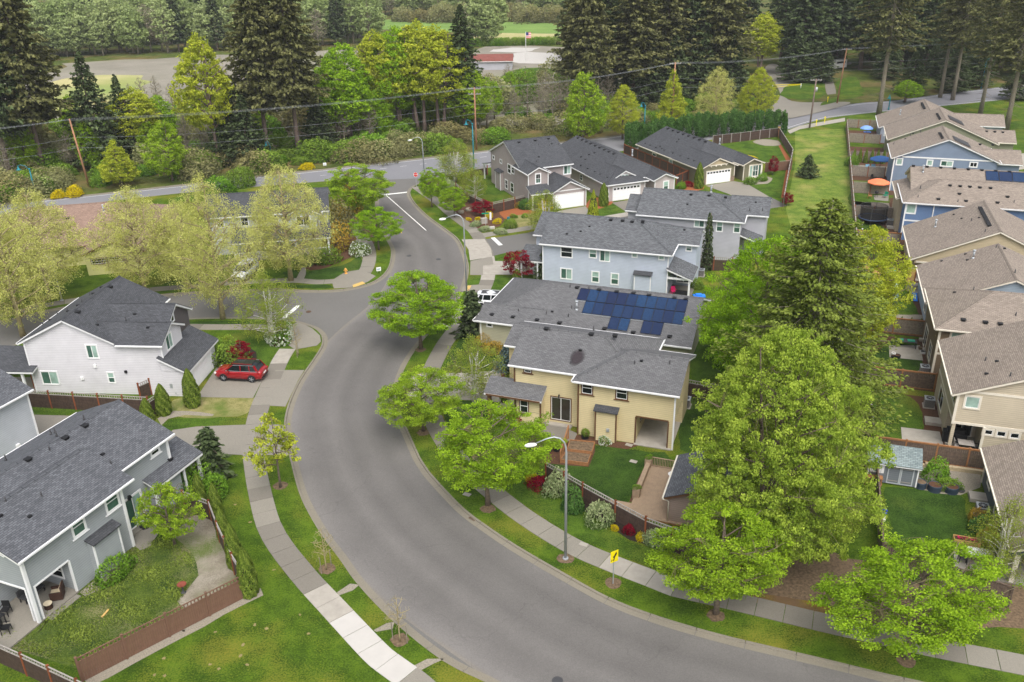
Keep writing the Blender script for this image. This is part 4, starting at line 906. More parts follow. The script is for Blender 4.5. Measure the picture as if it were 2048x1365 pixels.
# --- light blue house
z3 = Z(1060, 370, 4.096); f3 = Frame(at(z3(120, 795)), -19.2)
h = House('light_blue_house', 'two storey light blue house with white trim behind the solar roof', f3, 'ltblue', 'roofh')
h.hip(-0.3, 15.7, -1.3, 9.5, 5.4, S2, hips=(0, 1))
h.gable(13.0, 18.2, 3.0, 8.6, 5.4, S2, 'x', oh=.4)
h.gable(-2.5, 4.0, 3.2, 11.6, 4.9, S2, 'x', oh=.4)
h.shed(-3.4, 0.2, -0.2, 3.2, 2.7, 3.6)
h.post(-3.0, 0.0, 0, 2.7); h.post(-0.9, 0.0, 0, 2.7)
P_ = [(15.0, -1.4, 2.95), (18.1, -1.4, 2.55), (18.1, 3.6, 2.55), (15.0, 3.6, 3.95)]
h.slab_roof([([(15.1, -1.3, 3.75), (18.2, -1.3, 2.6), (18.2, 3.4, 2.6), (15.1, 3.4, 3.75)], (0, 1), None)], name='porch_roof')
h.post(17.8, -1.0, 0, 2.5, .2); h.post(15.2, -.9, 0, 2.6, .12); h.walls([(15.2, 17.9, -1.0, -.9, 2.35, 2.6)], 'trim', 'porch_beam')
b = MB(); b.box(15.2, 18, -1.1, 3.2, 0, .12); b.build('patio_floor', K['conc2'], h.root)
yw = -0.85
for tl, br, st, g in (((255, 505), (345, 597), 'hung', GD), ((488, 527), (543, 599), 'hung', ('gl_blind', 'gl_green')), ((575, 535), (651, 629), 'slide', GG), ((838, 557), (876, 594), 'fixed', ('gl_blind',)), ((1058, 578), (1097, 615), 'fixed', ('gl_blind',)),
                      ((254, 684), (341, 774), 'slide', GG), ((509, 710), (563, 799), 'hung', GB), ((667, 726), (722, 818), 'hung', GB)):
 h.wpx('f', yw, z3(*tl), z3(*br), st, g)
h.wpx('f', 3.4, z3(1282, 487), z3(1322, 543), 'hung', GB)
u0, _ = f3.wall(z3(862, 740), yw, 'f'); u1, _ = f3.wall(z3(995, 740), yw, 'f'); h.bump('f', yw, u0, u1, 2.7, .5, rt='roofd')
h.corner(.05, yw, 0, 5.4); h.corner(15.2, yw, 0, 5.4)
h.vents([z3(663, 290), z3(760, 297), z3(838, 305), z3(925, 303)], -1.3, 5.4, S2); h.vents([z3(303, 403), z3(1265, 370), z3(488, 342), z3(416, 382)], -1.3, 5.4, S2, kind='x')
h.window('f', 2.9, 15.8, 17.4, .6, 2.1, 'slide', GD)
# --- mottled roof grey house behind it
f4 = Frame(at(z3(950, 460)), -18.6); f4.o = (f4.o[0] - 0.6, f4.o[1])
h = House('grey_house', 'two storey grey house with mottled roof, a slim weeping conifer before its wall', f4, 'grey4', 'roofh')
h.hip(0.0, 13.9, -5.35, 5.2, 5.4, S2, hips=(0, 1)); h.gable(11.5, 16.7, -1.9, 5.2, 5.4, S2, 'x', oh=.4)
h.gable(-2, 3, -2.5, 4, 5.0, S2, 'x')
for tl, br, st, g in (((1350, 285), (1425, 348), 'slide', GB), ((1533, 300), (1573, 382), 'hung', GB), ((1675, 308), (1716, 392), 'hung', GB)): h.wpx('f', -4.9, z3(*tl), z3(*br), st, g)
h.slab_roof([([(13.2, -4.6, 3.6), (16.2, -4.6, 2.6), (16.2, -1.5, 2.6), (13.2, -1.5, 3.6)], (0, 1), None)], name='porch_roof')
h.vents([z3(1320, 82), z3(1468, 90), z3(1602, 105)], -5.35, 5.4, S2); h.vents([z3(1290, 160), z3(1850, 143)], -5.35, 5.4, S2, kind='x'); h.vents([z3(1483, 248), z3(1905, 208), z3(1800, 205)], -5.35, 5.4, S2, kind='pipe')
h.vents([z3(1483, 62)], -5.35, 5.4, S2, kind='flue')
# --- taupe two storey house
z5 = Z(940, 250, 4.6545); f5 = Frame(at(z5(765, 800)), 21.5)
h = House('taupe_house', 'two storey taupe house with a blue front door and white garage door', f5, 'taupe', 'roofd')
def loc(fr, p, zz): return fr.l(p, zz)
eb = loc(f5, z5(460, 412), 5.4); er = loc(f5, z5(980, 367), 5.4); rl = f5.slope(z5(318, 163), eb[1], 5.4, .42); 
X0, Y0 = eb[0], (eb[1] + er[1]) / 2; X1 = er[0]; half = rl[1] - Y0
h.gable(X0, X1, Y0, Y0 + 2 * half, 5.4, .42, 'x', oh=.45)
bl = loc(f5, z5(535, 465), 5.4); brr = loc(f5, z5(750, 437), 5.4)
h.gable(bl[0], brr[0], (bl[1] + brr[1]) / 2, Y0 + 3, 5.4, .5, 'y', oh=.3, z0=0)
gl, gr_ = loc(f5, z5(755, 640), 2.7), loc(f5, z5(1118, 598), 2.7)
h.gable(gl[0], gr_[0], gl[1] - .1, Y0 + 1.2, 2.7, .5, 'y', oh=.45)
pl = loc(f5, z5(575, 650), 2.7)
h.shed(pl[0] - .1, gl[0] + .6, pl[1], (bl[1] + brr[1]) / 2 + .35, 2.7, 3.55)
xw0, xw1, yb = bl[0] + .3, brr[0] - .3, (bl[1] + brr[1]) / 2 + .35
h.post(pl[0] + .35, pl[1] + .4, 0, 2.6, .22)
h.wpx('f', yb, z5(612, 455), z5(655, 540), 'grid', ('gl_green', 'gl_green', 'gl_dark', 'gl_dark'), tw=.13)
h.wpx('f', yb, z5(660, 645), z5(690, 680), 'fixed', GD)
b = MB(); dq = f5.wall(z5(592, 655), yb, 'f'); b.box(dq[0], dq[0] + .95, yb - .05, yb + .02, 0.1, 2.15); b.build('front_door', plain('blue door', (36, 86, 112), .5, .05), h.root)
b = MB(); b.box(pl[0] + .2, gl[0] + .4, pl[1] + .2, yb, 0, .12); b.build('porch_floor', K['concmid'], h.root)
xl = X0 + .35
for tl, br, st, g in (((352, 362), (380, 458), 'hung', GD), ((388, 380), (411, 458), 'hung', GD), ((460, 430), (496, 520), 'fixed', GG), ((328, 507), (352, 600), 'hung', GD), ((380, 535), (406, 632), 'hung', GD), ((462, 582), (500, 678), 'slide', GG), ((280, 320), (298, 362), 'fixed', GD), ((210, 283), (228, 325), 'fixed', GD)):
 try: h.wpx('l', xl, z5(*tl), z5(*br), st, g)
 except Exception as e: print('win', e)
h.wpx('f', Y0 + .45, z5(874, 384), z5(935, 452), 'slide', GG, tw=.13)
gy = gl[1] - .1 + .35
u0, _ = f5.wall(z5(793, 700), gy, 'f'); u1, _ = f5.wall(z5(1052, 700), gy, 'f'); h.garage('f', gy, u0, u1)
h.band('f', gy, gl[0] + .5, gr_[0] - .5, 2.75, .14)
for x, y in ((gl[0] + .45, gy), (gr_[0] - .45, gy), (xw0, yb), (xw1, yb)): h.corner(x, y, 0, 2.7 if y == gy else 5.4)
h.vents([z5(455, 165), z5(607, 148), z5(730, 130)], Y0, 5.4, .42); h.vents([z5(640, 300), z5(760, 178)], Y0, 5.4, .42, kind='x'); h.vents([z5(620, 345), z5(740, 195), z5(825, 185), z5(640, 190)], Y0, 5.4, .42, kind='pipe')
q = loc(f5, z5(250, 600), 0); h.bump('l', xl, Y0 + half * 1.15, Y0 + half * 1.45, 3.0, .6, rt='roofd')
h.shed(X0 - .2, X0 + 2.5, Y0 + 2 * half - .3, Y0 + 2 * half + 2.6, 3.3, 2.7)
h.post(X0 + .1, Y0 + 2 * half + 2.3, 0, 2.6, .2)
# --- long single storey houses beside it
f6 = Frame(at(z5(1283, 722)), 21.5)
h = House('pinkish_grey_bungalow', 'single storey pinkish grey house with a white garage door and long grey roof', f6, 'taupe6', 'roofd')
a_, b_ = loc(f6, z5(1280, 565), 2.8), loc(f6, z5(1665, 515), 2.8); y0 = (a_[1] + b_[1]) / 2; x0 = a_[0]; mid = f6.slope(z5(1050, 113), x0, 2.8, .42, 'x')
wid = 12.4
F_ = []
m = x0 + wid / 2; zr = 2.8 + .42 * wid / 2; yk = 23.5; hh = wid / 2
h.hip_y = None
def hip_front(h, x0, x1, y0, y1, ze, sl, oh=.45):
 m = (x0 + x1) / 2; hh = m - x0; zr = ze + sl * hh
 h.slab_roof([([(x0, y0, ze), (x0, y1, ze), (m, y1, zr), (m, y0 + hh, zr)], (0, 1), None), ([(x1, y1, ze), (x1, y0, ze), (m, y0 + hh, zr), (m, y1, zr)], (0, 1), None), ([(x0, y0, ze), (x1, y0, ze), (m, y0 + hh, zr)], (1, 0), None)])
 h.ridge((m, y0 + hh, zr), (m, y1, zr)); h.ridge((x0, y0, ze), (m, y0 + hh, zr)); h.ridge((x1, y0, ze), (m, y0 + hh, zr))
 h.gutter((x0, y0 - .05, ze - .08), (x1, y0 - .05, ze - .08)); h.gutter((x0 - .05, y0, ze - .08), (x0 - .05, y1, ze - .08))
 zw = ze + sl * oh - .22; b = MB(); b.box(x0 + oh, x1 - oh, y0 + oh, y1 - .35, 0, zw); b.face([(x0 + oh, y1 - .35, zw), (x1 - oh, y1 - .35, zw), (m, y1 - .35, zr - .2)]); b.build('wall', K[h.wall], h.root)
def bungalow(h, fr, x0, wid, y0, depth, garage_px, rp_e, eave_r, gable_trim=None, big=False):
 xr = b_[0]
 hip_front(h, x0, x0 + wid, y0 + 2.0, depth, 2.8, .42)
 hip_front(h, x0 - .06, eave_r, y0, y0 + 8, 2.8, .42) if not big else h.gable(x0 - .06, eave_r, y0, y0 + 9, 2.8, .42, 'y', oh=.45)
 h.gable(rp_e[0], rp_e[1], y0 - .6, y0 + 9, 2.8, .42, 'y', oh=.45)
bungalow(h, f6, x0, 12.6, y0, 24.0, None, (loc(f6, z5(1725, 527), 2.8)[0], loc(f6, z5(1950, 495), 2.8)[0]), b_[0])
gy = y0 + .45; u0, _ = f6.wall(z5(1333, 640), gy, 'f'); u1, _ = f6.wall(z5(1578, 640), gy, 'f'); h.garage('f', gy, u0, u1, wins=True)
sg0, sg1 = f6.l(z5(1320, 513), 3.2), f6.l(z5(1575, 478), 3.2); h.gable(sg0[0], sg1[0], sg0[1], sg0[1] + 4, 3.2, .5, 'y', oh=.3, z0=2.9, gut=(0, 0))
c_ = (sg0[0] + sg1[0]) / 2; h.window('f', sg0[1] + .35, c_ - .55, c_ - .05, 3.2, 3.7, 'fixed', ('gl_blind',)); h.window('f', sg0[1] + .35, c_ + .05, c_ + .55, 3.2, 3.7, 'fixed', ('gl_blind',))
ry = y0 - .6 + .35; h.wpx('f', ry, z5(1805, 530), z5(1842, 608), 'hung', GB, tw=.15)
re0, re1 = loc(f6, z5(1725, 527), 2.8)[0], loc(f6, z5(1950, 495), 2.8)[0]
h.band('f', ry, re0 + .5, re1 - .5, .75, .14)
b = MB(); b.box(re0 + .42, re1 - .42, ry - .06, ry + .3, 0, .75); b.build('stone_skirt', plain('stone veneer', (118, 100, 88), .9, .3, 3, bmp=.6), h.root)
for x in (re0 + .48, re1 - .48): h.corner(x, ry, 0, 2.7)
for x in (x0 + .45, b_[0] - .45): h.corner(x, gy, 0, 2.7)
h.wpx('l', x0 + .45, z5(1025, 460), z5(1046, 522), 'hung', GD); h.wpx('l', x0 + .45, z5(1130, 528), z5(1160, 590), 'fixed', ('gl_blind',))
for k in range(9): h.vent(x0 + 6.3 - .45, 22.5 - k * 1.7, 2.8 + .42 * 5.8, 'box')
for p in ((1035, 300), (1110, 278), (1158, 262), (1075, 322), (1033, 378), (1097, 408), (1163, 438), (1213, 460), (1280, 490)): h.vents([z5(*p)], x0, 2.8, .42, 'x', 'x')
h.vents([z5(1510, 285)], x0, 2.8, .42, 'x', 'flue')
z7 = Z(1240, 240, 5.689); f7 = Frame(at(z7(945, 750)), 22)
h = House('olive_bungalow', 'single storey olive house with cream gables and a garage door with small windows', f7, 'olive', 'roofd', trim='trimc')
a_, b_ = loc(f7, z7(950, 565), 2.8), loc(f7, z7(1360, 515), 2.8); y0 = (a_[1] + b_[1]) / 2; x0 = a_[0]; xm = loc(f7, z7(870, 550), 2.8)
bungalow(h, f7, xm[0], 12.8, y0 + .2, 21.5, None, (loc(f7, z7(1440, 530), 2.8)[0], loc(f7, z7(1680, 492), 2.8)[0]), b_[0], big=True)
gy = y0 + .2 + .35; u0, _ = f7.wall(z7(985, 660), gy, 'f'); u1, _ = f7.wall(z7(1250, 640), gy, 'f'); h.garage('f', gy, u0, u1, wins=True)
ry = y0 + .2 - .6 + .35; h.wpx('f', ry, z7(1480, 525), z7(1602, 640), 'slide', GB, tw=.16); h.wpx('f', ry - .0, z7(1515, 520), z7(1562, 635), 'hung', GB, tw=.12)
re0, re1 = loc(f7, z7(1440, 530), 2.8)[0], loc(f7, z7(1680, 492), 2.8)[0]
for x in (re0 + .48, re1 - .48): h.corner(x, ry, 0, 2.7, mat='trimc')
for x in (xm[0] + .48, b_[0] - .48): h.corner(x, gy, 0, 2.7, mat='trimc')
cc = (xm[0] + b_[0]) / 2; h.band('f', gy, cc - 1.9, cc + 1.9, 3.05, .16, 'trimc')
b = MB(); b.face([(cc - 1.8, gy - .03, 3.2), (cc + 1.8, gy - .03, 3.2), (cc, gy - .03, 3.9)]); b.build('gable_panel', K['tan6'], h.root)
for k in range(4): h.walls([(cc - 1.6 + k, cc - 1.45 + k, gy - .2, gy, 2.9, 3.06)], 'trimc', 'bracket')
st = plain('stone pier', (130, 112, 96), .9, .3, 3, bmp=.6)
for x0_, x1_ in ((xm[0] + .42, u0 - .13), (u1 + .13, b_[0] - .42)):
 b = MB(); b.box(x0_, x1_, gy - .08, gy + .1, 0, .9); b.build('stone_pier', st, h.root)
for tl, br, g in (((370, 375), (408, 448), GG), ((562, 448), (594, 540), GB)): h.wpx('l', xm[0] + .45, z7(*tl), z7(*br), 'hung', g)
h.wpx('l', xm[0] + .45, z7(708, 535), z7(748, 610), 'fixed', GD)
for k in range(8): h.vent(xm[0] + 6.4 - .5, 20.0 - k * 1.75, 2.8 + .42 * 5.9, 'box')
for p in ((290, 268), (345, 290), (410, 315), (460, 302), (478, 330), (505, 348), (603, 380), (688, 412), (780, 443), (845, 468), (648, 252), (670, 222)): h.vents([z7(*p)], xm[0], 2.8, .42, 'x', 'x')
h.vents([z7(1133, 275)], xm[0], 2.8, .42, 'x', 'flue')
# --- white house on the corner
z8 = Z(0, 540, 4.267); f8 = Frame(at(z8(1600, 1100)), -5.0)
h = House('white_house', 'two storey white house with grey roof beside the driveway with a red car', f8, 'white8', 'roofd')
e0, e1 = loc(f8, z8(130, 635), 5.4), loc(f8, z8(985, 632), 5.4); yf = (e0[1] + e1[1]) / 2; pk = f8.slope(z8(960, 100), e0[0], 5.4, .5, 'x'); s8 = .5
xm = (e0[0] + e1[0] + .3) / 2
h.gable(e0[0], e1[0] + .3, yf, yf + 11.4, 5.4, s8, 'y', oh=.45)
g0, g1 = loc(f8, z8(950, 650), 5.4), loc(f8, z8(1345, 655), 5.4)
yl = yf + .35 - .4 - .004; xr = loc(f8, z8(1530, 478), 6.57)[0]
XR = e1[0] + .3; WX = g1[0] + .35; ym_ = yl + 2.6
h.slab_roof([([(XR - .3, yl, 5.4), (WX, yl, 5.4), (WX, ym_, 6.7), (XR - 2.7, ym_, 6.7)], (1, 0), None), ([(WX, yl + 5.2, 5.4), (XR, yl + 5.2, 5.4), (XR - 2.6, ym_, 6.7), (WX, ym_, 6.7)], (1, 0), None)]); h.ridge((XR - 2.6, ym_, 6.7), (WX, ym_, 6.7)); h.gutter((XR - .2, yl - .05, 5.32), (WX, yl - .05, 5.32))
b = MB(); b.box(XR - 2, WX - .35, yl + .4, yl + 4.8, 0, 5.25); b.face([(WX - .35, yl + .4, 5.25), (WX - .35, yl + 4.8, 5.25), (WX - .35, ym_, 6.5)]); b.build('wall', K['white8'], h.root)
h.gable(XR - 3.6, g1[0] - .5, yl + 2.6, yl + 9, 5.4, .58, 'x', oh=.4, rake=.35, wm='board8')
ff = yf + .35
gR = loc(f8, z8(1587, 880), 2.7); gB = loc(f8, z8(1875, 588), 2.7); gF = loc(f8, z8(1325, 800), 3.4)
xg = (gR[0] + gB[0]) / 2
h.shed(g1[0] - .4, xg, gR[1], gB[1], 4.2, 2.7, 'x', name='garage_roof')
h.walls([(g1[0] - .3, xg - .4, gR[1] + .35, gB[1] - .35, 0, 2.65)])
b = MB(); ya, yb_ = gR[1] + .35, gB[1] - .35; xa_, xb_ = g1[0] - .3, xg - .4
b.prism([(xa_, ya), (xb_, ya), (xb_, yb_), (xa_, yb_)], 2.6, 2.66)
b.face([(xa_, ya, 2.6), (xb_, ya, 2.6), (xa_, ya, 3.95)]); b.face([(xb_, yb_, 2.6), (xa_, yb_, 2.6), (xa_, yb_, 3.95)]); b.build('gable_wall', K['white8'], h.root)
h.garage('r', xg - .4, ya + .9, ya + 5.8)
for tl, br, st, g in (((730, 643), (845, 752), 'slide', GG), ((345, 868), (510, 975), 'slide', GG), ((914, 877), (986, 962), 'hung', ('gl_blind', 'gl_green'))): h.wpx('f', ff, z8(*tl), z8(*br), st, g)
xw = g1[0] + .35 - .35
h.window('r', xw, yl + 1.5, yl + 2.7, 4.2, 5.6, 'slide', GG); h.window('r', xw - .85, yl + 4.9, yl + 5.5, 5.6, 6.4, 'fixed', GD)
h.corner(e0[0] + .45, ff, 0, 5.4); h.corner(g1[0], yl + .4, 2.6, 5.4)
for p in ((815, 820), (705, 925)):
 u, zz = f8.wall(z8(*p), ff, 'f'); b = MB(); b.box(u - .14, u + .14, ff - .12, ff, zz - .16, zz + .16); b.build('wall_vent', K['white'], h.root)
u, zz = f8.wall(z8(1076, 868), ff, 'f'); b = MB(); b.box(u - .12, u + .12, ff - .12, ff, zz - .12, zz + .12); b.build('wall_vent', K['black'], h.root)
for (p, sz, mt) in (((1468, 985), .25, 'galv'), ((1508, 1048), .12, 'galv'), ((1525, 1072), .16, 'galv'), ((1568, 1038), .12, 'darkgrey')):
 u, zz = f8.wall(z8(*p), ff, 'f'); b = MB(); b.box(u - sz * .6, u + sz * .6, ff - .18, ff, max(.1, zz - sz), zz + sz); b.build('meter_box', K[mt], h.root)
u, zz = f8.wall(z8(1478, 1040), ff, 'f'); b = MB(); b.cyl(u, ff - .06, 0, max(1.0, zz), .03, sides=6); b.build('conduit', K['galv'], h.root)
h.shed(e0[0] - 4.6, e0[0] + 1.2, yf - .6, yf + 3.2, 2.7, 3.6); 
for x, y in ((e0[0] - 4.3, yf - .3), (e0[0] - .1, yf - .3), (e0[0] - 4.3, yf + 3)): h.post(x, y, 0, 2.7, .2)
b = MB(); b.box(e0[0] - 4.5, e0[0] + .3, yf - .5, yf + 3.2, 0, .1); b.build('porch_floor', K['concrete'], h.root)
h.vents([z8(665, 365), z8(943, 150)], e1[0] + .3, 5.4, -s8, 'x'); h.vents([z8(828, 472)], e1[0] + .3, 5.4, -s8, 'x', 'x'); h.vents([z8(838, 450)], e1[0] + .3, 5.4, -s8, 'x', 'pipe')
h.vents([z8(1072, 425)], yl, 5.4, .5, 'y', 'pipe'); h.vents([z8(1150, 380), z8(1262, 495)], yl, 5.4, .5, 'y', 'x')
h.vents([z8(368, 470), z8(490, 380), z8(700, 275), z8(768, 215), z8(575, 345)], e0[0], 5.4, s8, 'x', 'pipe'); h.vents([z8(795, 205), z8(665, 305), z8(580, 355), z8(428, 430), z8(865, 150)], e0[0], 5.4, s8, 'x', 'x')
# --- grey house in the foreground, left
z9 = Z(0, 780, 3.9); v9 = Z(0, 1080, 7.583); w9 = Z(0, 898, 2.923); f9 = Frame(at(v9(605, 1270)), 68.2)
h = House('grey_foreground_house', 'two storey pale grey house with dark shingles and an open corner patio', f9, 'grey9', 'roofg')
h.walls([(0, 8.35, 0, 7.1, 2.7, 5.24), (3.2, 8.35, 0, 7.1, 0, 2.7), (0, 3.2, 3.4, 7.1, 0, 2.7), (0, .35, 0, .35, 0, 2.7), (8.35, 14.6, 1.35, 9.9, 0, 5.3)])
h.gable(-.5, 9.3, -.45, 7.6, 5.35, .42, 'x', walls=False, rake=.35); h.gable(-.3, 15.2, 1.0, 10.6, 5.42, .42, 'x', walls=False)
b = MB(); b.face([(14.6, 1.35, 5.3), (14.6, 9.9, 5.3), (14.6, 5.8, 7.15)]); b.face([(0, 7.1, 5.24), (0, 0, 5.24), (0, 3.57, 6.75)]); b.face([(8.35, 0, 5.24), (8.35, 7.1, 5.24), (8.35, 3.57, 6.75)]); each(b, 'gable_wall', K['grey9'], h.root)
h.gable(-6, 6, 3.2, 10.6, 5.3, .42, 'x', walls=False) if False else None
b = MB(); b.box(-3.2, 3.2, -.1, 3.4, -.02, .12); b.box(.5, 2.9, -.55, -.12, 0, .07); b.build('patio_floor', K['concrete'], h.root)
h.shed(11.6, 16.9, .2, 2.6, 2.85, 3.85); h.walls([(11.9, 14.6, .6, 1.35, 0, 2.9)]); h.post(16.6, .5, 0, 2.7, .22); h.post(14.9, .5, 0, 2.7, .14)
for tl, br, g in ((z9(808, 828), z9(930, 892), GG), (z9(545, 1018), z9(668, 1086), GG)): h.wpx('f', 0.0, tl, br, 'hung', ('gl_green', 'gl_green'), tw=.12, sill=True)
h.wpx('f', 1.35, z9(1172, 465), z9(1240, 478), 'hung', GD, tw=.12, sill=True)
h.wpx('f', 1.35, z9(958, 885), z9(1135, 1002), 'door', GG, tw=.14, name='sliding_door')
b = MB(); b.box(8.9, 11.0, .75, 1.33, 0, .15); b.build('door_step', K['concrete'], h.root)
h.bump('f', 0.0, 4.75, 7.0, 2.95, .55, rt='roofd')
for x, y, a in ((0, 0, 5.4), (8.35, 0, 5.4), (14.6, 1.35, 5.4), (11.9, .6, 2.9)): h.corner(x, y, 0, a, .2)
b = MB(); b.box(.3, 3.1, -.04, .06, 2.64, 2.76); b.box(.3, .42, -.04, .1, .1, 2.64); b.box(3.08, 3.2, -.04, .1, .1, 2.64); b.box(-.05, .05, .35, 3.4, 2.64, 2.76); b.box(-.05, .05, .3, .42, .1, 2.64); b.build('patio_trim', K['trim'], h.root)
h.window('r', 0.0, .1, .2, .1, .2, 'fixed') if False else None
h.window('l', 3.2, 1.0, 2.2, .9, 2.0, 'hung', GD)
b = MB(); b.box(10.0, 10.15, 1.1, 1.35, 2.75, 2.95); b.box(9.9, 10.02, 1.12, 1.3, 2.65, 2.85); b.build('wall_lamp', K['black'], h.root)
h.vents([z9(512, 380), z9(665, 285)], 1.0, 5.42, .42); h.vents([z9(220, 548)], 1.0, 5.42, .42); h.vents([z9(800, 505)], 1.0, 5.42, .42, kind='x'); h.vents([z9(388, 470), z9(866, 580), z9(440, 352), z9(428, 325)], 1.0, 5.42, .42, kind='pipe')
h.vents([z9(325, 828), z9(45, 870)], -.45, 5.35, .42, kind='pipe'); h.vents([z9(232, 990), z9(5, 985)], -.45, 5.35, .42, kind='x'); h.vents([z9(1325, 545)], .2, 2.85, .42, kind='box')
h.vents([z9(655, 225), z9(45, 540), z9(395, 338)], 1.0, 5.42, .42, kind='pipe')
h.walls([(8.3, 8.42, -.12, -.04, 0, 5.2)], 'trim', 'downpipe')
# --- neighbour at the left edge
f10 = Frame(at((72, 925)), 68.2)
e = f10.l(z8(280, 1015), 5.4); cb = f10.l(z9(285, 390), 0)
h = House('pale_grey_house', 'pale grey house corner cut off by the left edge of the photo', f10, 'grey10', 'roofg')
h.gable(e[0] - 11.5, e[0], e[1], e[1] + 9.5, 5.4, .42, 'x')
h.corner(e[0] - .35, e[1] + .45, 0, 5.4, .14)
u = f10.l(z9(168, 445), 1.0); b = MB(); b.box(e[0] - 2.6, e[0] - 2.3, e[1] + .25, e[1] + .45, .9, 1.3); b.build('wall_vent', K['white'], h.root)
# --- houses behind the pale trees
f12 = Frame(at((470, 520)), 9)
h = House('grey_porch_house', 'two storey grey house with white porch posts half hidden behind pale trees', f12, 'grey12', 'roofd')
h.gable(-3.5, 13, 2, 11, 5.4, .45, 'x'); h.gable(7, 12, .6, 6, 5.4, .5, 'y', oh=.35); h.shed(0, 13, -1.2, 2.4, 2.7, 3.6)
for x in (.3, 4.3, 8.3, 12.6): h.post(x, -.8, 0, 2.7, .24)
b = MB(); b.box(0, 13, -1, 2.4, 0, .3); b.build('porch_floor', K['conc2'], h.root)
b = MB()
for k in range(60): b.box(.4 + k * .2, .44 + k * .2, -.82, -.78, .35, 1.1)
b.box(.3, 12.6, -.85, -.75, 1.1, 1.16); b.build('porch_railing', K['white'], h.root)
for x in (-2, 1.2, 3.2, 5.2): h.window('f', 2.45, x, x + .9, 3.9, 5.0, 'grid', GD)
h.window('f', .95, 8.6, 10.4, 3.9, 5.1, 'slide', GD); h.window('f', 2.45, 1.5, 3.5, .8, 2.2, 'slide', GD); h.window('f', 2.45, 9, 11, .8, 2.2, 'slide', GD)
f11 = Frame(at((165, 535)), 12)
h = House('brown_roof_house', 'low house with a broad brown shingle roof half hidden behind pale trees', f11, 'lemon', 'roofbr', trim='trimb')
h.hip(-16, 11, .5, 17, 2.8, .42, hips=(1, 1)); h.gable(1, 9, -4, 6, 2.8, .42, 'y', oh=.5)
h.window('f', -3.65, 2.2, 6.4, 1.5, 2.2, 'grid', GD, trim='trimb')
h.vent(-2, 6, 5.1, 'box'); h.vent(2.5, 7, 5.4, 'flue')
# --- the row of brown-roofed houses on the right (all share the row frame)
def row(name, label, wall, y0, trim='trimc'):
 o = FR.w(0, y0); fr = Frame((o[0], o[1]), -18.4)
 return House(name, label, fr, wall, 'roofb', trim=trim), fr
zU = Z(1740, 180, 6.2045)
# nearest: tan, with open patio
h, fr = row('tan_house', 'tan two storey house with three small square windows and a covered patio', 'beige', 2.0)
X0, XR = 5.4, 21.6; zt = 5.4; S9 = .42
h.gable(X0, XR, 0.3, 10.95, zt, S9, 'y', oh=.5, rake=.35, z0=2.6)
h.walls([(8.3, 21.1, .65, 10.6, 0, 2.6), (5.9, 8.3, 3.3, 10.6, 0, 2.6)]); h.post(6.05, .8, 0, 2.6, .26, 'beige', 'patio_post')
b = MB(); b.box(5.9, 8.3, .6, 3.3, -.02, .1); b.build('patio_floor', K['concmid'], h.root)
yw = .65; yR = Z(1850, 780, 8.03)
h.wpx('f', yw, yR(672, 88), yR(850, 300), 'fixed', ('gl_blind',), tw=.14)
for a, c in (((950, 635), (1075, 725)), ((1165, 660), (1285, 755)), ((1380, 690), (1500, 785))): h.wpx('f', yw, yR(*a), yR(*c), 'fixed', GD, tw=.14)
h.band('f', yw, 5.9, 21, 2.6, .22); h.band('f', yw, 6.6, 20.5, 5.55, .2); h.corner(5.9, yw, 2.6, 5.4, .2); h.corner(8.3, yw, 0, 2.6, .2)
h.band('l', 5.9, .7, 10.5, 2.6, .2)
h.window('l', 5.9, 6.0, 8.3, .7, 2.2, 'slide', GD, tw=.12); h.window('l', 5.9, 1.3, 2.9, 3.9, 5.0, 'slide', GD, tw=.12); h.window('l', 5.9, 6.3, 7.8, 3.9, 5.0, 'slide', GD, tw=.12)
h.window('f', 3.3, 6.4, 8.0, .15, 2.2, 'door', GD, name='sliding_door')
b = MB(); b.box(4.6, 5.9, 4.6, 5.7, 0, .3); b.build('back_step', K['concmid'], h.root)
zR_ = Z(1688, 560, 3.7917)
h.vents([zR_(1072, 612), zR_(1260, 730)], X0, zt, S9, 'x', 'pipe'); h.vents([zR_(1160, 620), zR_(1080, 715)], X0, zt, S9, 'x', 'x')
# second: brown siding, hip roof
h, fr = row('brown_house', 'brown two storey house with a hip roof behind the tan house', 'brown8', 15.0)
fhip = 5.2
h.hip(5.4, 21.5, .6, 11.2, 5.4, S9, hips=(1, 1), z0=2.6)
h.walls([(5.9, 21, 1.05, 10.7, 0, 2.6)]); h.band('f', 1.05, 5.9, 21, 2.6, .2); h.band('l', 5.9, 1.1, 10.6, 2.6, .2); h.corner(5.9, 1.05, 0, 5.4, .2)
h.window('f', 1.05, 6.9, 8.2, 3.9, 5.2, 'fixed', ('gl_blind',), tw=.14)
h.window('l', 5.9, 3.4, 5.0, .6, 2.2, 'slide', GD, tw=.12); h.window('l', 5.9, 1.4, 2.6, 3.9, 5.0, 'slide', GD, tw=.12); h.window('l', 5.9, 7.2, 9.2, .1, 2.2, 'door', GD, tw=.12)
for p in ((905, 308), (1072, 327), (1185, 339)): h.vents([zR_(*p)], .6, 5.4, S9, 'y', 'box')
h.vents([zR_(1302, 270)], .6, 5.4, S9, 'y', 'pipe'); h.vents([zR_(838, 97)], 5.4, 5.4, S9, 'x', 'x'); h.vents([zR_(982, 78)], 5.4, 5.4, S9, 'x', 'pipe')
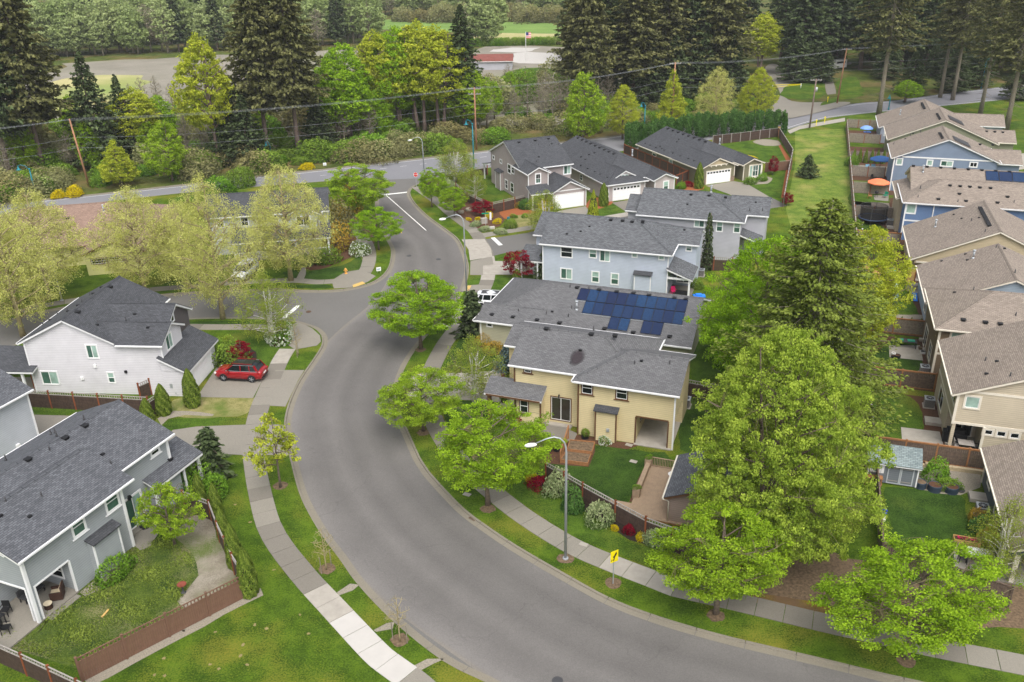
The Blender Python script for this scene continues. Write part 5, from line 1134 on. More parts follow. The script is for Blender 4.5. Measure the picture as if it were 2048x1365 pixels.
# third: blue grey gable, lower eave
zS = Z(1688, 360, 5.25)
h, fr = row('blue_grey_bungalow', 'blue grey house with plain brown gable roof and metal flue above the play set yard', 'blue7', 27.6)
h.gable(6.0, 22, .4, 12.2, 3.1, S9, 'y', oh=.5)
h.window('l', 6.5, 3, 4.4, .8, 2.1, 'slide', GD); h.vents([zS(1355, 825)], 6.0, 3.1, S9, 'x', 'flue')
h.vents([zS(1025, 855), zS(1295, 845), zS(1275, 782), zS(1685, 722)], 6.0, 3.1, S9, 'x', 'x'); h.vents([zS(1597, 712), zS(1795, 970)], 6.0, 3.1, S9, 'x', 'pipe')
# fourth: tan gable with a row of ridge vents
h, fr = row('tan_gable_house', 'tan house with a row of black ridge vents along its brown gable roof', 'tan6', 42.6)
h.gable(5.6, 23.6, 0.0, 13.2, 2.9, .46, 'y', oh=.5, z0=2.3); h.walls([(6.1, 23.1, 3.4, 12.8, 0, 2.3), (9.6, 23.1, .35, 3.4, 0, 2.3)]); h.post(7.3, .5, 0, 2.4, .26)
b = MB(); b.box(6.1, 9.6, .3, 3.4, 0, .1); b.build('patio_floor', K['concmid'], h.root)
h.band('f', .35, 6.3, 23, 2.35, .2); h.window('l', 6.1, 3.8, 5.6, .7, 2.0, 'slide', GD); h.window('l', 6.1, 8, 9, 1, 1.9, 'fixed', GD)
for k in range(15): h.vent(14.6 - .75, 3.0 + k * .55, 2.9 + .46 * 8.25, 'box')
h.vents([zS(958, 495)], 5.6, 2.9, .46, 'x', 'flue'); h.vents([zS(1152, 367), zS(1235, 408), zS(1420, 400)], 5.6, 2.9, .46, 'x', 'x'); h.vents([zS(1338, 428), zS(1482, 545)], 5.6, 2.9, .46, 'x', 'pipe')
# fifth: blue hip roof house
h, fr = row('bright_blue_house', 'bright blue two storey house with hip roof beside the trampoline yard', 'blue5', 56.5, trim='trim')
h.hip(5.4, 27, 2.0, 12.2, 5.4, S9, hips=(1, 1))
h.band('f', 2.45, 5.9, 26, 2.7, .2); h.corner(5.9, 2.45, 0, 5.4, .18); h.band('l', 5.9, 2.5, 11.6, 2.7, .2)
h.wpx('f', 2.45, zS(665, 248), zS(742, 352), 'fixed', ('gl_blind',), tw=.13); h.walls([(9.3, 9.42, 2.32, 2.44, 2.9, 5.2)], 'trim', 'downpipe')
h.window('l', 5.9, 3.2, 5.2, .5, 2.3, 'slide', GD); h.window('l', 5.9, 6.4, 8.4, .5, 2.3, 'slide', GD); h.window('l', 5.9, 4, 5.2, 3.9, 5, 'slide', GD)
for p in ((1113, 63), (1220, 70), (1322, 76), (1427, 84), (1538, 90), (992, 205), (1282, 226), (1612, 243), (1212, 150), (1716, 182)): h.vents([zS(*p)], 2.0, 5.4, S9, 'y', 'box')
h.vents([zS(803, 85), zS(777, 183), zS(1195, 230), zS(1785, 237)], 2.0, 5.4, S9, 'y', 'pipe')
# sixth: ridge parallel to the street with dark solar panels
h, fr = row('long_ridge_house', 'tan house with a long brown roof ridge and a strip of dark blue solar panels', 'tan6', 69.0)
Q0 = FR.l(zU(425, 920), 8.2); ym = Q0[1] - 69.0
h.gable(6.6, 28, ym - 6.2, ym + 5.4, 5.6, .42, 'x'); h.gable(4.9, 9, ym - 6.3, ym + 3, 4.9, .3, 'y', walls=True)
sl6 = .42
for k in range(8): h.vents([zU(538 + k * 170, 948 + k * 10.5)], ym - 6.2, 5.6, sl6, 'y', 'box')
h.vents([zU(655, 1020)], ym - 6.2, 5.6, sl6, 'y', 'flue')
ar2 = thing('solar_array', 'strip of six dark blue solar panels on a brown shingle roof', 'solar array', (fr.o[0], fr.o[1], 0), fr.a)
A_ = fr.slope(zU(1430, 1015), ym - 6.2, 5.6, sl6, 'y'); B_ = fr.slope(zU(1438, 1130), ym - 6.2, 5.6, sl6, 'y')
panels(ar2, [(A_[0] + k * 1.66, A_[0] + k * 1.66 + 1.6, B_[1], A_[1]) for k in range(6)], 5.6, sl6, ym - 6.2)
# seventh: slate blue gable
h, fr = row('slate_blue_gable_house', 'slate blue house with a wide gable, white band board and dark panel by the ridge', 'blue3', 82.2, trim='trim')
h.gable(5.4, 21.2, 2.2, 12.8, 5.4, S9, 'y', oh=.5); yg = 2.55
h.band('f', yg, 7.0, 20, 5.45, .22); h.corner(5.9, yg, 0, 5.3, .18)
for a, c, st, g in (((340, 845), (392, 930), 'fixed', ('gl_blind',)), ((718, 868), (765, 940), 'fixed', ('gl_blind',)), ((888, 880), (1016, 950), 'slide', GG), ((1248, 900), (1322, 958), 'slide', GD)): h.wpx('f', yg, zU(*a), zU(*c), st, g, tw=.13)
h.gable(19, 24.5, 3.5, 10.5, 5.0, S9, 'x')
for k in range(6): h.vent(13.3 - .8, 4.0 + k * .8, 5.4 + S9 * 7.1, 'box')
for p in ((1365, 680), (1523, 685)): h.vents([zU(*p)], 3.5, 5.0, S9, 'y', 'box')
h.vents([zU(535, 545), zU(438, 610)], 5.4, 5.4, S9, 'x', 'x'); h.vents([zU(500, 570), zU(295, 675), zU(628, 520)], 5.4, 5.4, S9, 'x', 'pipe')
def dark_panel(h, y0, y1, xr, ze, xe):
 b = MB(); x0, x1 = xr + .9, xr + 3.4; zf = lambda x: ze + S9 * (xe - x) + .12
 b.face([(x0, y0, zf(x0)), (x1, y0, zf(x1)), (x1, y1, zf(x1)), (x0, y1, zf(x0))]); b.box(x0, x1, y0, y0 + .05, zf(x1) - .02, zf(x1)); b.build('roof_panel', K['darkgrey'], h.root)
dark_panel(h, 3.0, 6.6, 13.3, 5.4, 21.2)
# eighth: olive gable behind
h, fr = row('olive_gable_house', 'olive green gable house squeezed between two brown roofs in the far row', 'olive2', 94.5)
h.gable(6.0, 24, 9.5, 21.5, 4.2, S9, 'y', oh=.5)
for k in range(7): h.vent(15 - .8, 11.5 + k * .85, 4.2 + S9 * 8.2, 'box')
dark_panel(h, 12, 16, 15, 4.2, 24); h.gable(20, 27, 11, 18, 4.2, S9, 'x')
for p in ((1448, 518), (1548, 524), (1648, 530)): h.vents([zU(*p)], 11, 4.2, S9, 'y', 'box')
# ninth: far blue grey gable
h, fr = row('far_blue_grey_house', 'farthest blue grey gable house of the brown roofed row', 'blue1', 119.3, trim='trim')
h.gable(5.4, 22.6, .8, 13, 3.1, .42, 'y', oh=.5); h.wpx('f', 1.15, zU(190, 485), zU(226, 570), 'fixed', GD, tw=.13); h.band('f', 1.15, 7, 20, 3.1, .2)
h.window('f', 1.15, 11.5, 12.5, 4.2, 4.9, 'fixed', GD); h.gable(16, 28, 3.5, 11, 3.6, .42, 'x')
b = MB(); b.box(13.1, 13.5, 3, 9.5, 3.1 + .42 * 8.1, 3.1 + .42 * 8.1 + .14); b.build('ridge_vent', K['black'], h.root)
h.vents([zU(372, 310)], 5.4, 3.1, .42, 'x', 'flue')
# tenth: dark blue single storey, nearest, bottom right
f10r = Frame(FR.w(0, 0), -18.4)
h = House('dark_slate_house', 'dark slate house under a weathered brown roof at the lower right edge', f10r, 'dark10', 'roofb', trim='trimc')
h.gable(7.5, 23, -14.2, -1.2, 2.85, .42, 'y', oh=.5, z0=2.3)
h.walls([(8.0, 22.5, -11.0, -1.6, 0, 2.3)]); h.post(8.1, -13.7, 0, 2.4, .3)
h.window('l', 8.0, -4.2, -3.1, 1.0, 2.1, 'hung', GD, tw=.1); h.window('l', 8.0, -8.6, -6.6, .7, 2.2, 'slide', GD, tw=.1); h.window('l', 8.0, -10.8, -9.6, .2, 2.2, 'slide', GD, tw=.1)
h.corner(8.0, -1.6, 0, 2.7, .16)
b = MB(); b.box(7.4, 11, -13.9, -11, 0, .08); b.build('patio_floor', K['concrete'], h.root)
# --- far shed with a red roof
fs = Frame(at((978, 140)), -2)
h = House('red_roofed_shed', 'long low shed with a rust red roof in the gravel yard', fs, 'grey4', 'roofb', trim='trim')
h.gable(-4, 15.5, -1, 9, 3.4, .3, 'x', rt=None) if False else None
K['rust'] = plain('rust red metal roof', (122, 70, 60), .6, .15, 1.0)
h.roofm = 'rust'; h.gable(-10, 7.5, -1, 9, 2.6, .3, 'x')
# ---------------------------------------------------------------- vegetation
def quads_mesh(name, V, v, mat):
 """V (n,4,3) leaf quads, v (n,) tone"""
 n = len(V); me = bpy.data.meshes.new(name)
 me.vertices.add(n * 4); me.vertices.foreach_set('co', V.astype(np.float32).ravel())
 me.loops.add(n * 4); me.loops.foreach_set('vertex_index', np.arange(n * 4, dtype=np.int32))
 me.polygons.add(n); me.polygons.foreach_set('loop_start', np.arange(0, n * 4, 4, dtype=np.int32)); me.polygons.foreach_set('loop_total', np.full(n, 4, dtype=np.int32))
 a = me.attributes.new('v', 'FLOAT', 'POINT'); a.data.foreach_set('value', np.repeat(np.clip(v, 0, 1), 4).astype(np.float32))
 me.materials.append(mat); me.update(calc_edges=True); return me
def leaves(rg, C, nrm, size, aspect=0.62, up=0.7, spread=0.7, fold=0.25, axis=None):
 n = len(C)
 N = nrm * 0.5 + np.array([0, 0, up]) + rg.normal(0, spread, (n, 3)); N /= np.linalg.norm(N, axis=1)[:, None] + 1e-9
 A = rg.normal(0, 1, (n, 3)) if axis is None else axis + rg.normal(0, .35, (n, 3))
 A -= N * np.sum(A * N, axis=1)[:, None]; A /= np.linalg.norm(A, axis=1)[:, None] + 1e-9
 B = np.cross(N, A); s = size * rg.uniform(0.7, 1.3, (n, 1))
 p0 = C - A * s * .5; p2 = C + A * s * .5; q = B * s * aspect * .5; dr = N * s * fold * .5
 return np.stack([p0 - dr * .3, C - q + dr, p2 - dr * .3, C + q + dr], axis=1)
def clumps(rg, cen, rad, per, size, flat=0.5, **kw):
 n = len(cen); C = np.repeat(cen, per, axis=0); R = np.repeat(rad, per)[:, None]
 off = rg.normal(0, 1, (n * per, 3)); off /= (np.linalg.norm(off, axis=1)[:, None] + 1e-9); off *= rg.uniform(0.15, 1.0, (n * per, 1)) ** 0.6
 off[:, 2] *= flat; P = C + off * R
 V = leaves(rg, P, off, size, **kw)
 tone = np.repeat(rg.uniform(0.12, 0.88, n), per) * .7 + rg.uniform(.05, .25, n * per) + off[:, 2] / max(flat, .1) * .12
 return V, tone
def noisy_dir(rg, k=5):
 D = rg.normal(0, 1, (k, 3)); D /= np.linalg.norm(D, axis=1)[:, None]; A = rg.uniform(.1, .28, k)
 return lambda U: 1 + sum(a * np.maximum(0, U @ d) ** 4 for a, d in zip(A * 2.4, D)) - .12
TREE = {}
def tree_proto(key, seed, H, R, trunk_h, prof, ncl, per, leaf, crad=0.45, mat='leaf', bark='bark', flat=0.5, limbs=11, trunk_r=None, shell=0.55, twigs=True, lean=0.0, up=.7, gap=0.0, droop=0.0, stems=1, twr=.012):
 rg = np.random.default_rng(seed); tr = trunk_r or H * .018; ch = H - trunk_h; dirn = noisy_dir(rg, 7)
 def rad_at(t): return np.interp(t, [p[0] for p in prof], [p[1] for p in prof]) * R
 # clump centres
 cen = []; 
 while len(cen) < ncl:
  m = ncl * 2; t = rg.uniform(0, 1, m); ph = rg.uniform(0, 2 * math.pi, m)
  rr = rad_at(t); keep = rg.uniform(0, 1, m) < (rr / R) ** 1.2 + .05; t, ph, rr = t[keep], ph[keep], rr[keep]
  U = np.stack([np.cos(ph), np.sin(ph), (t - .5) * 1.2], 1); U /= np.linalg.norm(U, axis=1)[:, None]
  f = dirn(U) * (shell + (1 - shell) * rg.uniform(0, 1, len(t)) ** .7); f = np.clip(f, 0, 1.25) * np.where(rg.uniform(0, 1, len(t)) < .1, 1.16, 1)
  lob = .85 + .16 * np.sin(ph * 5 + t * 9 + seed) * np.sin(t * 13 + seed)
  P = np.stack([np.cos(ph) * rr * f * lob, np.sin(ph) * rr * f * lob, trunk_h + t * ch - droop * (f * rr) ** 1.3], 1)
  if gap > 0:
   g = np.sin(P[:, 0] * 1.7 + seed) * np.sin(P[:, 1] * 1.9 + 2 * seed) * np.sin(P[:, 2] * 2.1 + 1); P = P[g > -gap]
  cen += list(P)
 cen = np.array(cen[:ncl])
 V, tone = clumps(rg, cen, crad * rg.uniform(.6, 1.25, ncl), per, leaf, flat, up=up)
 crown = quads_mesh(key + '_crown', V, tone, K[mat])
 b = MB(); rnd = random.Random(seed); base = []
 for st in range(stems):
  ox, oy = (0, 0) if stems == 1 else (rnd.uniform(-.35, .35) * tr * 6, rnd.uniform(-.35, .35) * tr * 6)
  la, lb = rnd.uniform(-.5, .5) * (1 if stems > 1 else .3), rnd.uniform(-.5, .5) * (1 if stems > 1 else .3)
  tp = [(ox + la * k / 7 * R * .6, oy + lb * k / 7 * R * .6, H * (.93 if stems < 5 else .78) * k / 7) for k in range(8)]
  b.tube(tp, [tr * (1.35 if k == 0 else 1.0) * (1 - k / 7.6) ** .8 + .012 for k in range(8)], 8); base.append(tp)
 tips = []
 for k in range(limbs):
  tp = base[k % stems]; t = trunk_h * .85 + (H * .75 - trunk_h * .85) * (k + .3) / limbs; i = min(6, int(t / (H * .93) * 7)); fr = t / (H * .93) * 7 - i
  p = [tp[i][j] + (tp[i + 1][j] - tp[i][j]) * fr for j in range(3)]
  ph = k * 2.4 + rnd.uniform(-.4, .4); tt = (t - trunk_h) / ch; L = max(.5, float(rad_at(min(1, max(0.05, tt + .12)))) * .8); rise = L * rnd.uniform(.35, .8)
  pts = [(p[0] + math.cos(ph + .12 * s_) * L * s_ / 4, p[1] + math.sin(ph + .12 * s_) * L * s_ / 4, p[2] + rise * (s_ / 4) ** .8 - droop * (L * s_ / 4) ** 1.3) for s_ in range(5)]
  r0 = tr * .45 * (1 - tt * .5); b.tube(pts, [r0 * (1 - s_ / 5) + .012 for s_ in range(5)], 5); tips += pts[1:]
 tips += [q for tp in base for q in tp[3:]]
 if twigs:
  T = np.array(tips)
  for c in cen[::(1 if ncl < 500 else 2)]:
   j = int(np.argmin(np.sum((T - c) ** 2, 1) + 2 * np.maximum(0, T[:, 2] - c[2]) ** 2)); q = T[j]; m_ = (q + c) / 2 + np.array([0, 0, .1])
   b.tube([q, m_, c], [twr * 1.6, twr * 1.2, twr * .5], 3, False, 1)
 trunk = b.mesh(key + '_trunk', [K[bark], K[bark] if key[:4] in ('bare', 'pale', 'farC') else K['twig']]); TREE[key] = (crown, trunk)
def conifer_proto(key, seed, H, R, base, mat='fir', bark='barkd', nb=190, per=26, size=.55, droop=.35, tr=None, prof=1.0, ragged=.3, width=.5, layer=0.0, upt=0.15, bare=0, lumps=0):
 rg = np.random.default_rng(seed); rnd = random.Random(seed); tr = tr or H * .016; b = MB()
 b.tube([(0.02 * k * math.sin(seed + k), 0.02 * k, H * k / 8) for k in range(9)], [tr * (1.3 if k == 0 else 1) * (1 - k / 8.3) ** .85 + .02 for k in range(9)], 8)
 P, Nn, Ax, T = [], [], [], []; ph = rnd.random() * 6
 for k in range(nb):
  t = (k + rnd.random()) / nb; t = t ** 1.05; z = base + (H - base) * t; ph += 2.399 + rnd.uniform(-.3, .3)
  L = R * (1 - t) ** prof * (1 + rnd.uniform(-ragged, ragged)) + .25
  if layer: L *= 1 + layer * math.sin(t * 34)
  if t < .12: L *= .55 + t * 3.6
  d = np.array([math.cos(ph), math.sin(ph), 0]); n = max(4, int(per * (L / R) ** .8)) if L > .3 else 4
  s_ = rg.uniform(.15, 1, n) ** .8; side = np.array([-d[1], d[0], 0]); lat = rg.normal(0, 1, n) * width * L * .38 * (1.15 - s_)
  zz = z - droop * L * s_ ** 1.3 + upt * L * s_ ** 3 + rg.normal(0, .08, n)
  pts = d[None] * (L * s_)[:, None] + side[None] * lat[:, None] + np.array([0, 0, 1])[None] * zz[:, None] - np.array([0, 0, 1])[None] * (np.abs(lat) * .25)[:, None]
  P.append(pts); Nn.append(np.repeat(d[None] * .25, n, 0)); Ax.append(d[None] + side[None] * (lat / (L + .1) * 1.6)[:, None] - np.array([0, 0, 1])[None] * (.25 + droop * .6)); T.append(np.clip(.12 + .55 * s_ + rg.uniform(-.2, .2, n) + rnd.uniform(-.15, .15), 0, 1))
  if k % 2 == 0 and L > .8:
   b.tube([(0, 0, z), tuple(d * L * .5 + np.array([0, 0, z - droop * L * .4])), tuple(d * L * .95 + np.array([0, 0, z - droop * L * .93 + upt * L * .8]))], [tr * .16, tr * .1, .012], 3, False)
 for k in range(bare):
  z = base * (.25 + .7 * k / bare); a = rnd.random() * 6.28; L = R * rnd.uniform(.25, .6); b.tube([(0, 0, z), (math.cos(a) * L, math.sin(a) * L, z - .25 * L)], [tr * .14, .015], 3, False)
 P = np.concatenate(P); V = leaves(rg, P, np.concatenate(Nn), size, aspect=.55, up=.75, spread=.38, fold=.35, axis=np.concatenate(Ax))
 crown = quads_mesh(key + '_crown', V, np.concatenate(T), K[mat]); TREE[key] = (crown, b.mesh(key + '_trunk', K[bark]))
def shrub_proto(key, seed, R, Hh, n, leaf, mat, flat=.8, flowers=None, boxy=1.0):
 rg = np.random.default_rng(seed); U = rg.normal(0, 1, (n, 3)); U[:, 2] = np.abs(U[:, 2]); U /= np.linalg.norm(U, axis=1)[:, None]
 dn = noisy_dir(rg); f = dn(U)[:, None] * rg.uniform(.5, 1, (n, 1)) ** .5; lob = 1 + .10 * np.sin(U[:, :1] * 9 + seed) * np.sin(U[:, 1:2] * 8)
 P = np.sign(U) * np.abs(U) ** boxy * (1 if boxy == 1 else .86) * f * lob * np.array([R, R, Hh]); P[:, 2] += .05
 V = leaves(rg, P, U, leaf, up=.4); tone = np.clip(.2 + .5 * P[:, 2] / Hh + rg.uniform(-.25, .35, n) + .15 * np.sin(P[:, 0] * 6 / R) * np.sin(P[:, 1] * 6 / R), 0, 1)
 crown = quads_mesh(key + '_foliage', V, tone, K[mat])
 b = MB()
 for k in range(7):
  a = k * .9; b.tube([(0, 0, 0), (math.cos(a) * R * .3, math.sin(a) * R * .3, Hh * .4), (math.cos(a) * R * .6, math.sin(a) * R * .6, Hh * .75)], [.03, .02, .01], 4, False)
 fl = None
 if flowers:
  m = flowers[1]; U2 = rg.normal(0, 1, (m, 3)); U2[:, 2] = np.abs(U2[:, 2]); U2 /= np.linalg.norm(U2, axis=1)[:, None]
  fl = quads_mesh(key + '_flowers', leaves(rg, U2 * dn(U2)[:, None] * np.array([R, R, Hh]) * 1.0 + [0, 0, .06], U2, leaf * 1.3, aspect=.9, up=.6), rg.uniform(0, 1, m), K[flowers[0]])
 TREE[key] = (crown, b.mesh(key + '_stems', K['bark']), fl)
def column_proto(key, seed, R, Hh, n, leaf, mat, taper=1.6, clear=0.0):
 rg = np.random.default_rng(seed); t = rg.uniform(0, 1, n) ** 1.0; ph = rg.uniform(0, 6.283, n); w_ = (1 - t ** taper) ** .75 * (0.82 + .18 * np.minimum(1, t * 6))
 bump_ = 1 + .07 * np.sin(ph * 7 + t * 20 + seed) + .06 * np.sin(ph * 3 - t * 11); rr = R * w_ * bump_ * rg.uniform(.72, 1, n) ** .5
 P = np.stack([np.cos(ph) * rr, np.sin(ph) * rr, t * Hh], 1); U = np.stack([np.cos(ph), np.sin(ph), np.full(n, .35)], 1)
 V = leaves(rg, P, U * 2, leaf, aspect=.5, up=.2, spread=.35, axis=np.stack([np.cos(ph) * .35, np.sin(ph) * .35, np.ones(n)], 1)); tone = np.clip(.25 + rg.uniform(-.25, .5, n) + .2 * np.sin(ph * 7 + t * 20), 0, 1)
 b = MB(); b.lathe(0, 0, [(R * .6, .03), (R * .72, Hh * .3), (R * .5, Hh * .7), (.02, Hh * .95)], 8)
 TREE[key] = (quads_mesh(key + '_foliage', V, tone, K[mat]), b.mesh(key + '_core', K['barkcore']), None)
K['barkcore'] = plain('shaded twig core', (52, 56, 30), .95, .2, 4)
def place(key, name, label, cat, p, s=1.0, rot=None, group=None, sz=None, world=False, z=0.0, pn=('crown', 'trunk')):
 x, y = (p[0], p[1]) if world else at(p)[:2]
 r_ = random.Random(int(x * 31 + y * 17)); o = thing(name, label, cat, (x, y, z), r_.random() * 6.28 if rot is None else rot, group)
 o.scale = (s, s, s * (sz or 1.0)); M_ = TREE[key]
 for nm_, me in zip((pn[0], pn[1], 'flowers'), M_):
  if me is None: continue
  c = bpy.data.objects.new(nm_, me); COL.objects.link(c); c.parent = o
 return o
def hpx(base, top_y):      # height of something standing at base whose top reaches the photo row top_y
 B = at(base); lo, hi = 0.0, 80.0; d = np.array(B) - np.array([0, 0, HC])
 for _ in range(40):
  m = (lo + hi) / 2; q = d + np.array([0, 0, m]); y = PH / 2 - FOC * (q @ _u) / (q @ _f)
  if y > top_y: lo = m
  else: hi = m
 return lo
ROUND = [(0, .35), (.12, .75), (.3, 1), (.55, .95), (.78, .68), (.93, .35), (1, .08)]
OVAL = [(0, .5), (.15, .85), (.35, 1), (.6, .82), (.8, .5), (.95, .2), (1, .04)]
PYR = [(0, .6), (.1, .95), (.25, 1), (.5, .72), (.75, .42), (.92, .16), (1, .03)]
NARROW = [(0, .5), (.2, .95), (.45, 1), (.7, .75), (.9, .35), (1, .05)]
# street maples: broad crowns of layered bright leaves
for i, sd_ in enumerate((11, 12, 13)):
 tree_proto('maple%d' % i, sd_, 7.0, 3.3, 1.9, ROUND, 430, 96, .115, .46, 'leaf', 'bark', flat=.45, limbs=14, gap=.16)
tree_proto('midmaple', 24, 11, 5.6, 1.6, ROUND, 900, 66, .15, .55, 'leaf', 'bark', flat=.5, limbs=18, gap=.35, shell=.45)
tree_proto('golden', 25, 9.0, 3.6, 1.2, OVAL, 520, 60, .14, .5, 'leafyg', 'bark', flat=.55, limbs=16, gap=.4)
tree_proto('maple_big', 21, 15.5, 7.2, 1.8, [(0, .7), (.12, .92), (.3, 1), (.52, .94), (.72, .72), (.88, .44), (1, .12)], 2000, 76, .17, .56, 'leafbig', 'bark', flat=.45, limbs=26, trunk_r=.26, stems=3, shell=.45, gap=.4)
tree_proto('young', 31, 4.6, 1.7, 1.3, OVAL, 90, 26, .16, .32, 'leafyg', 'bark', limbs=9, trunk_r=.06, gap=.3)
tree_proto('cherry', 32, 4.4, 2.1, 1.1, ROUND, 200, 44, .14, .34, 'leaf', 'bark', limbs=10, trunk_r=.08, gap=.3)
tree_proto('pale0', 41, 10.5, 4.0, 1.6, OVAL, 880, 36, .11, .5, 'leafpale', 'barkp', flat=.9, limbs=26, up=.3, shell=.35, twr=.018)
tree_proto('pale1', 42, 11.5, 3.8, 1.6, NARROW, 880, 34, .11, .5, 'leafpale', 'barkp', flat=.9, limbs=28, up=.3, shell=.3, twr=.018)
tree_proto('birch', 43, 7.5, 2.5, 1.0, ROUND, 330, 34, .11, .5, 'leafbirch', 'barkw', flat=1.2, limbs=16, stems=5, trunk_r=.09, up=.1, droop=.06, shell=.3, twr=.012)
tree_proto('pyr0', 51, 9.0, 3.0, 1.2, PYR, 520, 26, .22, .46, 'leafyg', 'bark', flat=.6, limbs=18, gap=.4)
tree_proto('pyr1', 52, 9.0, 3.2, 1.2, OVAL, 520, 26, .22, .46, 'leaf', 'bark', flat=.6, limbs=18, gap=.4)
tree_proto('woodA', 61, 19, 6.5, 4.5, OVAL, 620, 26, .42, .95, 'leaf', 'barkd', flat=.5, limbs=22, gap=.35, stems=2)
tree_proto('woodB', 62, 19, 5.2, 6.0, NARROW, 520, 26, .42, .9, 'leafyg', 'barkd', flat=.5, limbs=20, gap=.3, stems=2)
tree_proto('bare', 63, 12, 2.6, 2.5, NARROW, 260, 5, .16, .6, 'farbrown', 'barkr', flat=1.0, limbs=26, up=.2, twr=.03, shell=.2)
tree_proto('bareyoung', 64, 3.6, 1.0, 1.2, NARROW, 60, 2, .07, .25, 'farbrown', 'barkp', flat=1.0, limbs=12, trunk_r=.035, twr=.008)
tree_proto('redmaple', 71, 3.6, 1.7, .6, ROUND, 170, 34, .14, .36, 'redleaf', 'bark', limbs=9, trunk_r=.07, gap=.2)
tree_proto('farA', 81, 18, 6.0, 3, ROUND, 200, 16, .95, 1.5, 'farleaf', 'barkr', limbs=10, twigs=False, gap=.3)
tree_proto('farB', 82, 20, 5.0, 4, OVAL, 170, 16, .9, 1.4, 'farleaf', 'barkr', limbs=10, twigs=False, gap=.3)
tree_proto('farC', 83, 16, 4.5, 3, NARROW, 150, 8, .5, 1.3, 'farbrown', 'barkr', limbs=24, twigs=True, twr=.05, shell=.25)
conifer_proto('fir0', 91, 34, 6.4, 9, 'fir', nb=330, per=44, size=.85, droop=.32, prof=.62, ragged=.42, width=.55, bare=14, tr=.42)
conifer_proto('fir1', 92, 30, 5.6, 7, 'fir2', nb=290, per=42, size=.8, droop=.30, prof=.7, ragged=.4, bare=14, tr=.38)
conifer_proto('fir2', 93, 16, 5.0, 1.0, 'fir2', nb=230, per=34, size=.62, droop=.22, prof=.9, ragged=.25, tr=.2, layer=.1)
conifer_proto('firfar', 94, 28, 5.2, 4, 'fir2', nb=130, per=22, size=1.5, droop=.3, prof=.8, ragged=.3, tr=.35)
conifer_proto('firthin', 95, 40, 5.4, 13, 'fir', bark='barkr', nb=260, per=34, size=.62, droop=.42, prof=.45, ragged=.6, width=.45, bare=34, tr=.40)
conifer_proto('cedar', 96, 19, 5.3, .8, 'cedarl', nb=430, per=150, size=.23, droop=.42, prof=.6, ragged=.34, width=.6, upt=.38, tr=.42, bark='barkr')
conifer_proto('weeper', 97, 6.0, 1.0, .4, 'fir2', nb=110, per=20, size=.34, droop=.9, prof=.8, ragged=.4, upt=.0, tr=.09)
conifer_proto('smallfir', 98, 4.4, 1.6, .2, 'fir2', nb=110, per=22, size=.34, droop=.25, prof=.9, tr=.08)
conifer_proto('bluespruce', 99, 4.2, 1.5, .1, 'spruce', nb=120, per=24, size=.26, droop=.1, prof=.8, tr=.08)
column_proto('arb', 101, .75, 3.4, 6500, .14, 'arb', taper=2.6); column_proto('arbslim', 102, .5, 3.0, 2600, .16, 'arb'); column_proto('yewgold', 103, 1.0, 3.6, 4200, .20, 'leafyg', taper=1.2)
shrub_proto('hedgeblob', 111, 1.6, 4.6, 7000, .26, 'hedge', boxy=.5)
shrub_proto('bush0', 112, 1.0, .95, 1900, .14, 'bushl'); shrub_proto('bush1', 113, 1.0, .8, 1900, .12, 'variegated'); shrub_proto('bushwhite', 114, 1.0, .8, 1500, .12, 'bushl', flowers=('wflow', 420))
shrub_proto('bushred', 115, 1.0, .8, 1500, .12, 'redleaf'); shrub_proto('bushyel', 116, 1.0, .7, 1600, .11, 'yflow'); shrub_proto('scrub0', 117, 3.0, 3.0, 2600, .34, 'bushgrey'); shrub_proto('scrub1', 118, 3.0, 2.8, 2600, .36, 'bushl'); shrub_proto('bushor', 119, 1.0, .9, 1500, .13, 'orleaf')
shrub_proto('bushpink', 120, 1.0, .9, 1200, .14, 'pinkf'); shrub_proto('bushdark', 121, 1.0, .9, 2200, .15, 'hedge'); shrub_proto('broom', 122, 1.4, 1.4, 1400, .2, 'yflow')
G_ST = 'street maples in the planting strips'
def st(k, p, top, label, rx=None, rot=0, ry=None):
 hh = hpx(p, top); s = hh / 7.0
 if rx: sx = rx / 3.3
 o = place('maple%d' % k, 'street_tree', label, 'tree', p, s, rot, G_ST)
 if rx: o.scale = (sx, (ry or rx) / 3.3, s)
st(0, (842, 698), 548, 'large bright green street maple on the inner kerb across from the side street mouth', 4.6, .4)
st(1, (847, 862), 745, 'bright green street maple left of the yellow house driveway', 3.3)
st(2, (976, 1010), 812, 'bright green street maple left of the near street lamp', 4.3, .2, 3.4)
st(0, (1432, 1228), 1018, 'yellow green street maple with its trunk right of the warning sign', 4.2, .1, 2.9)
st(1, (1812, 1316), 1098, 'widest street maple, lower right corner of the scene beside the drain', 4.9, 0, 3.1)
st(2, (716, 437), 328, 'street maple behind the stop line on the outer kerb', 4.6, .5)
st(1, (758, 500), 415, 'small street maple on the corner by the white lawn sign', 3.0, 2.5)
st(2, (864, 415), 335, 'small street maple just behind the red stop sign', 2.2, .3)
st(0, (909, 435), 375, 'small street maple in front of the dark red Japanese maple', 2.1, .9)
place('young', 'young_tree', 'small yellow green tree in the strip before the grey foreground house driveway', 'tree', (561, 975), 1.0).scale = (1.25, 1.25, hpx((561, 975), 828) / 4.6)
place('cherry', 'cherry_tree', 'small bright green tree inside the weedy fenced yard', 'tree', (350, 1090), 1.0).scale = (.95, .95, hpx((350, 1085), 965) / 4.4)
mb = place('maple_big', 'big_leaf_maple', 'huge pale green maple in front of the brown conifer', 'tree', (1528, 1120), 1.0); mb.scale = (.8, .8, hpx((1528, 1120), 662) / 15.5)
